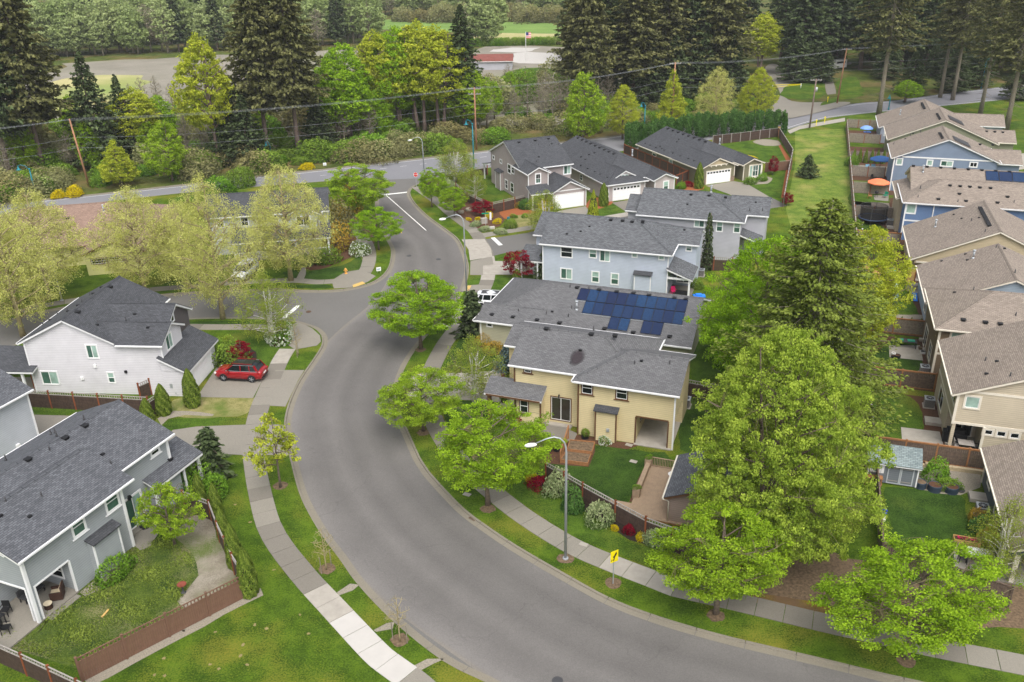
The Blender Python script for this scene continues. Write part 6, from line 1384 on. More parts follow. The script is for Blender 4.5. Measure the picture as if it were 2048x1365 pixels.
def con(key, H0, p, top, label, R=None, R0=None, name='conifer', cat='tree', group=None):
 hh = hpx(p, top); s = hh / H0; o = place(key, name, label, cat, p, s, None, group)
 if R: o.scale = (R / R0, R / R0, s)
 return o
con('cedar', 19, (1596, 885), 400, 'big brown green cedar with drooping boughs behind the pale maple', 7.4, 5.3, 'cedar_tree')
tr2 = place('midmaple', 'maple_tree', 'green maple between the light blue house and the cedar', 'tree', (1510, 800), 1.0); tr2.scale = (1.05, 1.05, hpx((1510, 800), 470) / 11)
tr3 = place('golden', 'maple_tree', 'golden green tree right of the cedar above the play set', 'tree', (1712, 700), 1.0); tr3.scale = (1.25, 1.25, hpx((1712, 700), 455) / 9.0)
tr5 = place('maple2', 'maple_tree', 'low green maple leaning over the patio behind the light blue house', 'tree', (1455, 720), 1.0); tr5.scale = (1.1, 1.1, 1.0)
con('weeper', 6, (1412, 540), 425, 'slim weeping conifer before the grey house wall', .8, 1.0)
con('weeper', 6, (946, 670), 580, 'weeping conifer by the sidewalk beside the white car', 1.7, 1.0)
con('weeper', 6, (427, 950), 855, 'weeping conifer left of the street in front of the grey porch', 1.5, 1.0)
con('smallfir', 4.4, (1088, 560), 500, 'small dark fir at the corner of the light blue house', 1.3, 1.6)
con('smallfir', 4.4, (1614, 355), 310, 'lone small fir in the grassy corridor', 1.9, 1.6)
con('bluespruce', 4.2, (1014, 745), 690, 'blue spruce at the corner of the yellow house', 1.2, 1.5)
GP = 'pale leafing trees along the side street'
for (p, top, k, r_, lab) in [((622, 0), 0, 0, 0, None)][:0] + [((582, 562), 330, 0, 6.0, 'pale budding tree before the grey porch house, nearest the corner'), ((446, 638), 352, 1, 5.2, 'pale budding tree behind the birch with a bare lower trunk'),
  ((292, 588), 372, 0, 5.6, 'pale budding tree over the brown roof behind the white house'), ((46, 672), 395, 1, 5.4, 'pale budding tree left of the white house roof'), ((100, 600), 378, 0, 5.6, 'pale budding tree behind a thin lamp pole at the left'),
  ((-30, 640), 372, 1, 5.6, 'pale budding tree cut by the left edge of the photo'), ((376, 575), 400, 0, 4.2, 'narrower pale budding tree between two broad ones')]:
 hh = hpx(p, top); o = place('pale%d' % k, 'pale_tree', lab, 'tree', p, 1.0, None, GP); o.scale = (r_ / 4.4, r_ / 4.4, hh / (10.5 if k == 0 else 11.5))
o = place('birch', 'birch_tree', 'white stemmed birch clump on the corner lawn', 'tree', (545, 688), 1.0); o.scale = (1.15, 1.15, hpx((545, 688), 545) / 7.5)
o = place('birch', 'birch_tree', 'thin birch on the front lawn beside the yellow house', 'tree', (950, 805), 1.0, 2.0); o.scale = (1.0, 1.0, hpx((950, 805), 675) / 7.5)
o = place('birch', 'birch_tree', 'grey weeping birch by the bend lamp near the taupe house', 'tree', (912, 365), 1.0, 1.0); o.scale = (1.7, 1.7, hpx((912, 365), 285) / 7.5)
o = place('birch', 'birch_tree', 'thin tree in the side garden of the taupe house', 'tree', (950, 405), 1.0, 3.0); o.scale = (.9, .9, .75)
o = place('birch', 'birch_tree', 'sparse yellow green tree over the corner lawn behind the lane', 'tree', (1090, 470), 1.0, 4.0); o.scale = (1.3, 1.3, .85)
o = place('birch', 'birch_tree', 'feathery yellow tree against the dark slate house roof', 'tree', (1990, 1165), 1.0, 5.0); o.scale = (.75, .75, .9)
for (p, lab) in (((653, 1140), 'bare staked sapling by the upper end of the new slabs'), ((800, 1283), 'bare staked sapling beside the lower kerb'), ((596, 712), 'thin leafing sapling by the corner ramp')):
 o = place('bareyoung', 'sapling', lab, 'tree', p, 1.0)
 for k, a in enumerate((.5, -.5)):
  b = MB(); b.beam((a, 0, 0), (a, 0, 1.4), .04); b.build('stake', K['fencegrey'], o)
# pointed bright trees along the main road
for (p, top, k, r_, lab) in [((245, 372), 280, 0, 3.6, 'bright yellow green pyramidal tree, left of a twin by the main road'), ((345, 362), 238, 1, 3.8, 'bright green pyramidal tree, taller of two by the main road'),
  ((1165, 286), 140, 1, 4.8, 'tall pale green tree behind the taupe house'), ((1245, 278), 170, 1, 3.6, 'round pale green tree behind the laurel hedge'), ((1340, 262), 140, 0, 3.4, 'narrow yellow green tree right of the utility pole wire'),
  ((1430, 252), 135, 0, 3.8, 'pale green spire tree before the dark firs'), ((1512, 246), 135, 0, 3.4, 'sparse yellow green tree beside the park entrance')]:
 hh = hpx(p, top); ky = 'golden' if p[0] in (1512, 1245) else ('pale1' if p[0] == 1430 else 'pyr%d' % k); o = place(ky, 'roadside_tree', lab, 'tree', p, 1.0, None, 'light green trees along the main road'); o.scale = (r_ / 3.4, r_ / 3.4, hh / (11.5 if ky == 'pale1' else 9))
# dark red maples
for (p, r_, hh, lab) in [((1040, 558), 1.9, 3.9, 'dark red maple beside the lane crossing'), ((1278, 440), 1.5, 3.6, 'dark red maple between the driveway and the grey roof'), ((967, 428), 1.8, 2.2, 'crimson maple before the taupe house fence'), ((486, 728), 1.25, 2.6, 'dark red maple behind the red car'),
                         ((1545, 350), 1.0, 3.4, 'purple leaved tree at the corner of the olive house'), ((1573, 412), .9, 2.2, 'small dark red shrub tree by the long fence')]:
 o = place('redmaple', 'red_maple', lab, 'tree', p, 1.0); o.scale = (r_ / 1.7, r_ / 1.7, hh / 3.6)
# arborvitae
GA = 'column shaped evergreens'
for (p, top, r_, lab) in [((387, 812), 738, .78, 'fat column evergreen by the white house garage'), ((330, 828), 768, .72, 'column evergreen right of the dark fence end'), ((297, 842), 797, .6, 'short column evergreen over the grey roof edge'),
  ((403, 1008), 948, .5, 'column evergreen, topmost of the row outside the yard fence'), ((436, 1036), 966, .52, 'second column evergreen down the yard fence'), ((449, 1078), 1017, .5, 'third column evergreen down the yard fence'), ((473, 1134), 1047, .6, 'fourth column evergreen down the yard fence'), ((500, 1189), 1095, .66, 'last column evergreen at the yard fence corner'),
  ((1207, 412), 366, .8, 'column evergreen by the white garage with windows'), ((1397, 377), 325, .8, 'column evergreen by the olive house garage'), ((1186, 440), 380, .9, 'golden cone evergreen on the strip between two driveways'), ((1134, 470), 432, 1.1, 'golden cone evergreen poking over the light blue roof'), ((1034, 563), 538, .6, 'small evergreen at the foot of the dark red maple')]:
 hh = hpx(p, top); key = 'yewgold' if 'golden' in lab else 'arb'; R0, H0 = (1.0, 3.6) if key == 'yewgold' else (.75, 3.4)
 o = place(key, 'column_evergreen', lab, 'evergreen', p, 1.0, None, GA, pn=('foliage', 'core')); o.scale = (r_ / R0, r_ / R0, hh / H0)
for i, (x, y, hh) in enumerate([(3.0, 41.8, 3.2), (4.0, 41.7, 2.6), (5.0, 41.6, 2.8)]):
 q = FR.w(x, y); place('arbslim', 'column_evergreen', 'column evergreen before the new cedar fence by the play set', 'evergreen', q, hh / 3.0, None, 'evergreens along the new cedar fence', world=True, pn=('foliage', 'core'))
for i in range(4):
 q = FR.w(2.9 + i * .95, 27.0); place('arbslim', 'column_evergreen', 'small dark evergreen in the gravel strip inside the grey fence', 'evergreen', q, .55, None, 'small evergreens in the gravel strip', world=True, pn=('foliage', 'core'))
for i in range(6):
 q = FR.w(.8 + i * 1.0, 103.0); place('arbslim', 'column_evergreen', 'column evergreen in the row before the grey fence behind the blue umbrella', 'evergreen', q, .85, None, 'evergreens behind the blue umbrella', world=True, pn=('foliage', 'core'))
# laurel hedge behind the olive bungalow
for i in range(18):
 t = i / 17; p = (1262 + t * 298, 296 - t * 26 - 10 * math.sin(t * 3)); o = place('hedgeblob', 'hedge_plant', 'tall dark laurel making up the hedge behind the olive bungalow', 'hedge', p, 1.0, None, 'laurels of the tall hedge', pn=('foliage', 'stems')); o.rotation_euler = (0, 0, -.35 + (i % 4) * 1.5708); o.scale = (1.0, 1.0, 1.2 + .06 * math.sin(i * 2.3))
# shrubs: (key, px, radius, height, label)
SH = [('bush0', (468, 730), 1.5, 1.5, 'round green bush, nearest the garage side behind the red car'), ('bush0', (447, 712), 1.3, 1.5, 'dark green bush against the white house garage corner'), ('bushwhite', (560, 682), 1.5, 1.6, 'white flowering bush at the foot of the birch'),
      ('bush1', (1112, 985), 1.15, 1.7, 'variegated bush left of the street lamp pole by the fence'), ('bushdark', (1145, 1020), .9, 1.3, 'dark bush right behind the lamp pole'), ('bush1', (1204, 1042), 1.15, 1.6, 'large rounded pale bush before the dark yard fence'), ('bushred', (1078, 972), .9, .8, 'dark red bush at the end of the mulch bed'),
      ('bushyel', (1062, 962), .5, .5, 'small yellow plant under the street maple'), ('bushyel', (1230, 1060), .3, .4, 'tiny yellow plant below the fence'), ('bushred', (1258, 1067), .4, .8, 'spindly red plant before a rusty fence post'), ('bushyel', (1282, 1080), .35, .45, 'yellow plant near the fence end'), ('bush1', (1310, 1085), 1.0, 1.2, 'grey green bush beneath the second street maple'),
      ('bushwhite', (1209, 884), .55, .5, 'low white flowering plant against the yellow wall'), ('bush0', (230, 1148), 1.15, 1.0, 'spreading green bush by the chimney chase of the grey house'), ('bushdark', (345, 985), 1.5, 1.5, 'dark green bush under the grey porch'), ('bush0', (385, 975), 1.5, 1.6, 'rounded bush by the grey porch post'), ('bush0', (430, 985), 1.1, 1.1, 'olive bush between evergreen and lawn'),
      ('bushor', (985, 703), 1.0, .9, 'orange tipped bush under the sage wall'), ('bushor', (960, 688), .8, .8, 'cream flowering bush left of the orange one'), ('bushred', (1030, 842), .9, 1.5, 'pinkish small tree by the yellow house porch'),
      ('bushyel', (993, 447), .75, .6, 'big yellow mound in the corner garden'), ('bushyel', (978, 437), .6, .8, 'yellow bush behind the utility boxes'), ('bushyel', (938, 441), .45, .4, 'yellow mound, leftmost in the corner garden'), ('bushyel', (955, 440), .45, .4, 'yellow mound second from the left in the corner garden'),
      ('bush1', (968, 462), .9, .7, 'silver bush by the sidewalk corner'), ('bush1', (1000, 466), 1.1, .7, 'silver bush beside the lane edge'), ('bush1', (950, 452), .9, .6, 'silver bush next to the teal pot'), ('bush0', (1028, 436), .5, .45, 'clipped round bush in red bark, left one'), ('bush0', (1049, 435), .55, .45, 'clipped round bush in red bark, right one'),
      ('bushdark', (1052, 417), 1.3, 1.0, 'dark bush before the blue front door'), ('bushor', (1035, 415), .8, .9, 'flowering bush left of the blue front door'), ('bushyel', (1092, 420), 1.3, 1.3, 'yellow green bush at the taupe driveway corner'), ('bush1', (898, 378), 1.5, 1.6, 'pale yellow flowering bush behind the stop sign'),
      ('bush0', (1016, 480), .01, .01, None), ('scrub1', (1020, 455), 1.0, 1.0, 'brown green bush at the garden edge by the lane'), ('bush0', (1362, 378), .8, .8, 'yellow green bush in the bark bed by the olive house'), ('bushred', (1376, 372), .9, .8, 'reddish bush in the bark bed by the olive house'),
      ('bush0', (1500, 368), .9, .9, 'round bush at the olive house bay window, left one'), ('bush0', (1524, 362), .9, .9, 'round bush at the olive house bay window, right one'), ('bushred', (1292, 406), .9, .6, 'low red shrub by the grey roof'), ('bush0', (1385, 562), .01, .01, None),
      ('scrub1', (1395, 575), .9, .9, 'round green shrub behind the light blue house'), ('bush0', (1095, 550), .9, 1.0, 'sparse shrub at the light blue wall'), ('scrub0', (655, 470), 2.6, 3.6, 'thicket of orange green bushes by the corner'), ('bushor', (690, 440), 2.2, 3.6, 'rust and yellow tree like bush behind the corner'),
      ('bushor', (670, 500), 2.0, 2.6, 'yellow bush lower in the corner thicket'), ('bushwhite', (722, 510), 1.1, 1.4, 'white flowering bush by the corner sidewalk'), ('bush0', (650, 525), 1.6, 1.4, 'low green bush before the porch house'), ('bushdark', (610, 530), 1.2, 1.0, 'dark bush beside the garden path'),
      ('bushpink', (1775, 1118), .7, .8, 'pale pink flowering bush by the lawn edge'), ('bush0', (1872, 955), 1.0, 1.0, 'leafy rhubarb in a dark planter by the shed'), ('bush0', (1895, 975), .8, .6, 'leafy vegetables in the right hand planter'), ('bushor', (1953, 1042), .6, .9, 'orange flowering bush below the air conditioner'), ('bushdark', (1962, 1062), .9, .9, 'dark green bush beside the slate house wall'),
      ('bushor', (1975, 1085), .8, 1.1, 'orange green bush nearest the patio table'), ('bushdark', (1758, 948), .8, 1.0, 'dark shrub beside the garden shed bench'), ('bushyel', (1500, 318), 1.6, .5, 'yellow green ground cover on the back lawn'), ('bush0', (1703, 332), 1.0, 1.4, 'climbing bush inside the long fence'), ('scrub1', (1708, 455), 1.0, 1.0, 'loose bush beside the trampoline'),
      ('bush0', (22, 745), .9, 1.1, 'dark bush by the white house porch posts'), ('bushdark', (48, 740), .7, .9, 'small bush at the porch of the white house'), ('broom', (150, 392), 1.6, 1.5, 'yellow flowering broom, left one by the main road'), ('broom', (115, 396), 1.2, 1.2, 'yellow flowering broom beside the teal lamp'), ('broom', (612, 338), 1.5, 1.0, 'yellow flowering shrub on the far verge'),
      ('bushor', (1010, 1), .01, .01, None), ('scrub1', (488, 372), 2.2, 2.6, 'dense green bush by the grey porch house roof'), ('scrub1', (440, 388), 2.4, 2.4, 'dense green bush near the brown roof'), ('bushyel', (1660, 222), .8, .5, None)]
for key, p, r_, hh, lab in SH:
 if lab is None: continue
 base = {'scrub0': (3, 3), 'scrub1': (3, 2.8), 'broom': (1.4, 1.4)}.get(key, (1.0, {'bush0': .95, 'bush1': .8, 'bushwhite': .8, 'bushred': .8, 'bushyel': .7, 'bushor': .9, 'bushpink': .9, 'bushdark': .9}.get(key, 1)))
 o = place(key, 'shrub', lab, 'shrub', p, 1.0, pn=('foliage', 'stems')); o.scale = (r_ / base[0], r_ / base[0], hh / base[1])
# belt of scrub beyond the main road
rn = random.Random(77); GB_ = 'scrub along the far side of the main road'
for i in range(150):
 t = rn.random(); px_ = -60 + t * 1620; edge = np.interp(px_, [-150, 0, 191, 410, 657, 871, 1131, 1400, 1560], [428, 408, 388, 364, 337, 313, 283, 250, 232]); p = (px_, edge - 9 - rn.random() ** 1.3 * 60)
 if px_ > 1480 and rn.random() < .8: continue
 k = 'scrub0' if rn.random() < .45 else 'scrub1'; o = place(k, 'scrub_bush', 'grey green scrub bush in the belt beyond the main road', 'bush', p, 1.0, None, GB_, pn=('foliage', 'stems')); s = rn.uniform(.5, 1.15); o.scale = (s * 1.15, s * 1.15, s * rn.uniform(.7, 1.1))
for i in range(80):
 p = (-60 + rn.random() * 1200, 0); p = (p[0], np.interp(p[0], [-150, 191, 657, 1131, 1300], [345, 318, 262, 226, 205]) - rn.random() * 45)
 k = 'scrub0' if rn.random() < .7 else 'scrub1'; o = place(k, 'scrub_bush', 'tall grey green thicket bush between road belt and gravel yard', 'bush', p, 1.0, None, 'thicket towards the gravel yard', pn=('foliage', 'stems')); s = rn.uniform(.8, 1.6); o.scale = (s, s, s * rn.uniform(1, 1.6))
for i in range(44):
 px_ = -40 + rn.random() * 1180; p = (px_, np.interp(px_, [-150, 191, 657, 1131, 1300], [375, 345, 288, 245, 225]) - rn.random() * 70)
 o = place('pyr1' if i % 3 else 'farC', 'thicket_tree', 'loose light green young tree in the thicket beyond the main road' if i % 3 else 'grey leafless young tree in the thicket beyond the main road', 'tree', p, 1.0, None, 'light green thicket trees' if i % 3 else 'leafless thicket trees', pn=('crown', 'trunk')); s = rn.uniform(.6, 1.05) * (1 if i % 3 else .55); o.scale = (s, s, s * 1.2)
for i in range(18):
 p = (1740 + rn.random() * 360, 118 + rn.random() * 44); o = place('fir1', 'fir_tree', 'dark fir crowding behind the tall sparse conifers', 'tree', p, 1.0, None, 'firs behind the tall sparse conifers'); s = rn.uniform(.5, .85); o.scale = (s, s, s)
for i in range(56):
 px_ = (1150 + rn.random() * 330) if i < 22 else (1560 + rn.random() * 520); p = (px_, (np.interp(px_, [1150, 1480], [225, 200]) if i < 22 else 165) - rn.random() * 60)
 if 1630 < px_ < 1740 and p[1] > 128: continue
 o = place('fir2', 'fir_tree', 'low dark fir filling the floor of the tall stand', 'tree', p, 1.0, None, 'low firs under the tall stand'); s = rn.uniform(.5, 1.1); o.scale = (s, s, s)
# big trees beyond the road, placed one by one: (key, base, top row, radius, label)
BT = [('fir0', (88, 345), -190, 7.0, 'broad old fir at the left edge beside the utility pole'), ('fir1', (22, 360), -60, 6.0, 'dark fir cut by the left edge'), ('fir2', (205, 335), 105, 6.2, 'pointed dark fir with layered boughs right of the broad fir'), ('fir2', (262, 322), 150, 4.2, 'slimmer dark fir behind the pyramidal trees'),
      ('fir0', (538, 318), -170, 6.6, 'tall fir, left of a pair with bare lower trunks'), ('fir0', (598, 310), -180, 6.6, 'tall fir, right of a pair with bare lower trunks'), ('fir2', (470, 325), 150, 5.5, 'low dark fir under the tall pair'), ('fir2', (500, 330), 190, 5.0, 'low dark fir at the foot of the left tall trunk'), ('fir2', (640, 300), 190, 4.5, 'low dark fir right of the tall pair'),
      ('woodB', (435, 330), 68, 5.0, 'bright green tree standing left of the tall fir pair'), ('woodA', (700, 280), 85, 6.8, 'green maple clump left of the big yellow green one'), ('woodA', (680, 285), 120, 6.5, 'green maple behind the tall fir pair'), ('woodB', (760, 268), 60, 5.5, 'yellow green maple, leftmost of the central clump'), ('woodA', (800, 262), 52, 7.0, 'broad green maple in the central clump'), ('woodB', (845, 262), 40, 6.0, 'tall yellow green maple in the central clump'),
      ('woodB', (880, 262), 50, 6.0, 'yellow green maple, rightmost of the central clump'), ('woodA', (830, 255), 90, 6.0, 'green maple low in the central clump'), ('fir1', (930, 262), 10, 4.6, 'narrow olive cedar right of the central clump'), ('woodA', (950, 265), 140, 4.5, 'green tree behind the centre utility pole'),
      ('woodB', (290, 318), 175, 5.0, 'low yellow green tree behind the pyramidal ones'), ('woodA', (330, 305), 190, 4.5, 'loose green tree in the scrub at the left'),
      ('fir0', (1160, 225), -120, 6.5, 'dark fir, leftmost of the dense stand above the bungalows'), ('fir0', (1175, 228), -150, 6.0, 'tall fir with visible trunk behind the pale green tree'), ('fir0', (1265, 215), -190, 7.5, 'broad dark fir in the middle of the dense stand'), ('fir0', (1330, 205), -200, 7.0, 'dark fir behind the right pole wires'),
      ('fir1', (1380, 200), -190, 7.5, 'dark fir in the thick of the stand'), ('fir0', (1430, 200), -200, 8.0, 'massive dark fir beside the golden tree'), ('fir1', (1210, 210), -80, 5.5, 'dark fir between two taller ones'), ('fir2', (1290, 215), 60, 6.0, 'low dark fir filling the stand base'), ('fir2', (1400, 205), 50, 6.5, 'low dark fir left of the park track'), ('fir2', (1460, 205), 70, 6.0, 'low dark fir at the track mouth'), ('fir2', (1345, 212), 70, 6.0, 'low dark fir behind the yellow spire'),
      ('woodB', (1520, 150), 25, 5.5, 'golden leaved tree among the dark firs'), ('fir1', (1600, 150), -160, 7.5, 'dark fir beyond the park track'), ('fir1', (1650, 140), -180, 7.5, 'dark fir over the path fork'), ('fir2', (1590, 165), 60, 6.0, 'low dark fir at the track bend'), ('fir2', (1640, 165), 85, 5.0, 'low dark fir left of the park path'), ('fir1', (1560, 130), -120, 7.0, 'dark fir behind the golden tree'),
      ('firthin', (1757, 232), -230, 6.5, 'tall sparse conifer with a long bare leaning trunk left of the brown roofs'), ('firthin', (1880, 195), -200, 5.0, 'tall thin conifer behind the first brown roof'), ('firthin', (1905, 200), -180, 5.5, 'tall thin conifer with a pale straight trunk'), ('firthin', (1960, 230), -200, 5.5, 'tall conifer behind the brown roofs, third trunk from the right'), ('firthin', (2012, 260), -190, 6.5, 'tall conifer on the grass at the right edge'),
      ('fir1', (1720, 140), -170, 7.5, 'dark fir behind the long bare trunk'), ('fir1', (1800, 140), -190, 8.0, 'dark fir right of the long bare trunk'), ('fir1', (1850, 130), -190, 7.5, 'dark fir beyond the main road at the right'), ('fir0', (1930, 140), -210, 8.0, 'broad dark fir far right beyond the road'), ('fir1', (2000, 140), -200, 8.0, 'dark fir near the right edge beyond the road'), ('fir0', (2060, 160), -200, 8.0, 'dark fir cut by the right edge'),
      ('fir2', (1820, 190), 100, 4.5, 'low dark fir beside the main road at the right'), ('fir2', (1950, 175), 70, 5.0, 'low dark fir right of the thin trunks'), ('woodA', (1810, 205), 160, 3.5, 'small green tree by the first brown roof'), ('fir2', (1905, 185), 90, 5.0, 'low fir behind the second brown roof'), ('fir2', (2035, 200), 100, 5.0, 'low fir at the right edge by the grass')]
H0 = {'fir0': 34, 'fir1': 30, 'fir2': 16, 'woodA': 19, 'woodB': 19, 'firthin': 40}; R0 = {'fir0': 6.4, 'fir1': 5.6, 'fir2': 5.0, 'woodA': 6.5, 'woodB': 5.2, 'firthin': 5.4}
for key, p, top, r_, lab in BT:
 if top < 0:       # crown leaves the frame: a plausible full height
  hh = H0[key] * random.Random(p[0]).uniform(.92, 1.12)
  if hpx(p, 0) > hh * .8: hh = hpx(p, 0) * 1.25
 else: hh = hpx(p, top)
 o = place(key, 'fir_tree' if 'fir' in key else 'woodland_tree', lab, 'tree', p, 1.0, None, 'tall trees beyond the main road'); o.scale = (r_ / R0[key], r_ / R0[key], hh / H0[key])
# bare thin trees in the middle
for i, p in enumerate([(1078, 240), (1092, 235), (1105, 238), (1055, 238), (1120, 230), (1135, 232), (1030, 240), (720, 282), (742, 285), (690, 292), (655, 295), (960, 262), (975, 255), (380, 320), (300, 312), (410, 322), (1195, 232), (1215, 225), (290, 225), (320, 230), (270, 240), (350, 235), (20, 368)]):
 o = place('bare', 'bare_tree', 'thin nearly leafless tree beyond the main road', 'tree', p, 1.0, None, 'thin bare trees beyond the main road'); o.scale = (.75, .75, rn.uniform(.6, .95))
# far woodland, every tree its own object, three kinds
rn = random.Random(99); n_far = 0
def far_tree(key, p, s, lab, grp):
 o = place(key, 'far_tree', lab, 'tree', p, s, None, grp)
 return o
FT = []
for i in range(125):
 px_ = -60 + 760 * (i % 63) / 62 + rn.uniform(-10, 10); row_ = i // 63
 base = np.interp(px_, [-60, 100, 250, 420, 560, 700], [150, 112, 108, 100, 95, 88]) - row_ * 16 + rn.uniform(-4, 3); FT.append((px_, base))
for i in range(60): FT.append((700 + rn.uniform(0, 640), 36 - rn.uniform(0, 10)))
for i in range(34): FT.append((-60 + rn.uniform(0, 1500), 12 - rn.uniform(0, 12)))
for i in range(12): FT.append((680 + rn.uniform(0, 60), 90 - rn.uniform(0, 26)))
for i in range(10): FT.append((955 + rn.uniform(-20, 20), 92 - rn.uniform(0, 8)))
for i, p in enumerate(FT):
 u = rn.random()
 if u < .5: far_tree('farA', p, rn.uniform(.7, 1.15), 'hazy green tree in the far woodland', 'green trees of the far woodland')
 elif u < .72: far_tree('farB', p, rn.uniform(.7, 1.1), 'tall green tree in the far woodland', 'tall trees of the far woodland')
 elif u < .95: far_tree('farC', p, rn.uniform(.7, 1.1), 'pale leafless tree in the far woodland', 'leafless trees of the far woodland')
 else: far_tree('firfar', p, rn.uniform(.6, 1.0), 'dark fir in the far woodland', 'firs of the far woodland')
for i in range(46):      # dark wood behind the stand on the right
 p = (1150 + 950 * (i % 23) / 22 + rn.uniform(-12, 12), 120 - (i // 23) * 34 + rn.uniform(-8, 8)); far_tree('firfar', p, rn.uniform(.9, 1.35), 'dark fir in the wood behind the park', 'firs of the wood behind the park') if not (1500 < p[0] < 1560) else None
# hedges in the distance
for i in range(30):
 p = (930 + i * 14, 93 - .3 * i); o = place('scrub1', 'far_bush', 'low bush in the hedge between yard and dry field', 'bush', p, .8, None, 'bushes of the far hedge line', pn=('foliage', 'stems'))
for i in range(26):
 p = (800 + i * 22, 44 + rn.uniform(-2, 2)); o = place('scrub0', 'far_bush', 'grey green bush along the far edge of the green field', 'bush', p, rn.uniform(1.2, 2.2), None, 'bushes beyond the green field', pn=('foliage', 'stems'))
# tall grass in the weedy yard and on rough ground: nobody could count it
def blades(name, poly_px, n, size, mat, seed, label, dens=None, w=None):
 rg = np.random.default_rng(seed); P = np.array([at(p)[:2] for p in poly_px]) if w is None else np.array(w); lo, hi = P.min(0), P.max(0); out_ = []
 def inside(q):
  c = np.zeros(len(q), bool); j = len(P) - 1
  for i in range(len(P)):
   xi, yi = P[i]; xj, yj = P[j]; m = ((yi > q[:, 1]) != (yj > q[:, 1])) & (q[:, 0] < (xj - xi) * (q[:, 1] - yi) / (yj - yi + 1e-12) + xi); c ^= m; j = i
  return c
 q = rg.uniform(lo, hi, (n * 3, 2)); q = q[inside(q)][:n]; m = len(q)
 f = .5 + .5 * np.sin(q[:, 0] * 1.3 + seed) * np.sin(q[:, 1] * 1.7) ; s = size * (.5 + f) * rg.uniform(.6, 1.3, m)
 C = np.column_stack([q, s * .35]); V = leaves(rg, C, np.zeros((m, 3)), 1.0, aspect=.4, up=.25, spread=.5, axis=np.tile([0, 0, 1.0], (m, 1)))
 V = C[:, None, :] + (V - C[:, None, :]) * s[:, None, None]; V[:, :, 2] = np.maximum(V[:, :, 2], 0.005)
 me = quads_mesh(name, V, np.clip(.3 + .5 * f + rg.uniform(-.3, .3, m), 0, 1), K[mat]); o = bpy.data.objects.new(name, me); COL.objects.link(o); tag(o, label, 'grass', kind='stuff')
blades('tall_grass', [(0, 1215), (60, 1235), (150, 1170), (250, 1095), (330, 1075), (380, 1110), (390, 1150), (360, 1205), (330, 1240), (160, 1335), (0, 1285)], 17000, .13, 'weed', 3, 'uneven tall grass in the fenced yard of the grey house')
if 0: blades('meadow_grass', [(1590, 262), (1688, 258), (1711, 500), (1600, 520), (1575, 420), (1590, 330)], 5000, .26, 'weed', 4, 'rough grass growing in the corridor between fences')
# ---------------------------------------------------------------- fences
def fence(label, P, hgt=1.8, style='lattice', board='fenceb', post='fencepost', cap='caps', step=2.44, name='wooden_fence', world=False, group=None, side=1):
 """style: lattice (square openings along the top), framed (rails round grey boards), plain"""
 W = [np.array(p[:2], float) for p in (P if world else gp(P))]
 o = W[0]; root = thing(name, label, 'fence', (o[0], o[1], 0), 0, group)
 for a, c in zip(W, W[1:]):
  d = c - a; L = np.linalg.norm(d); d = d / L; n = max(1, round(L / step)); st_ = L / n; ang = math.atan2(d[1], d[0])
  R_ = Matrix.Rotation(ang, 4, 'Z')
  def put(nm_, me, x): 
   ob = bpy.data.objects.new(nm_, me); COL.objects.link(ob); ob.parent = root; ob.location = (a[0] - o[0] + d[0] * x, a[1] - o[1] + d[1] * x, 0); ob.rotation_euler = (0, 0, ang)
  bp = MB(); bp.box(-.06, .06, -.06, .06, 0, hgt + .06); bp.box(-.075, .075, -.075, .075, hgt + .06, hgt + .10); mp_ = bp.mesh('fence_post', K[post])
  bd = MB(); nb = max(4, round((st_ - .12) / .145)); bw = (st_ - .12) / nb; top = hgt - (.34 if style == 'lattice' else .08); r_ = random.Random(int(L * 100))
  for k in range(nb):
   x = .06 + k * bw; bd.box(x + .006, x + bw - .004, -.012 + r_.uniform(-.004, .004), .012, .04, top + (0 if style != 'plain' else r_.uniform(-.02, .02)))
  md = bd.mesh('fence_boards', K[board])
  rl = MB()
  if style == 'lattice':
   rl.box(.06, st_ - .06, -.035, .035, hgt - .05, hgt); rl.box(.06, st_ - .06, -.035, .035, top, top + .05)
   m_ = max(4, round(st_ / .24)); w_ = (st_ - .12) / m_
   for k in range(1, m_): rl.box(.06 + k * w_ - .035, .06 + k * w_ + .035, -.012, .012, top + .05, hgt - .05)
  elif style == 'framed':
   for z in (.08, hgt - .1):
    rl.box(.06, st_ - .06, -.05, -.014, z, z + .1); rl.box(.06, st_ - .06, .014, .05, z, z + .1)
   rl.box(.06, st_ - .06, -.07, .07, hgt, hgt + .035)
  else:
   rl.box(.06, st_ - .06, .014, .05, hgt - .3, hgt - .2); rl.box(.06, st_ - .06, .014, .05, .3, .4); rl.box(.0, st_, -.06, .06, hgt, hgt + .03)
  mr = rl.mesh('fence_rail', K[cap if style != 'framed' else post])
  for k in range(n): put('post', mp_, k * st_); put('panel', md, k * st_); put('rail', mr, k * st_)
  put('post', mp_, L)
 return root
f0 = zD
fence('dark fence with openings along its top between the white and grey houses', [zD(165, 1065), zD(880, 1108)], 1.8)
fence('short dark fence side running back beside the column evergreens', [zD(880, 1108), zD(930, 1120)], 1.8) if False else None
fence('dark fence return beside two column evergreens', [(298, 838), (322, 822)], 1.8)
fence('small dark gate at the white house wall', [(282, 800), (304, 790)], 1.7, name='side_gate', step=1.2)
fence('tiny reddish gate piece at the white house porch end', [zD(205, 960), zD(245, 965)], 1.6, name='side_gate', step=1.2)
fence('brown painted fence with openings along the weedy yard front', [(165, 1365), (496, 1193)], 1.85, board='fencebrown', post='fencebrown', cap='fencebrown')
fence('dark fence running up beside the row of evergreens', [(496, 1193), (470, 1150), (440, 1085), (424, 1042), (372, 1022)], 1.8, cap='caps')
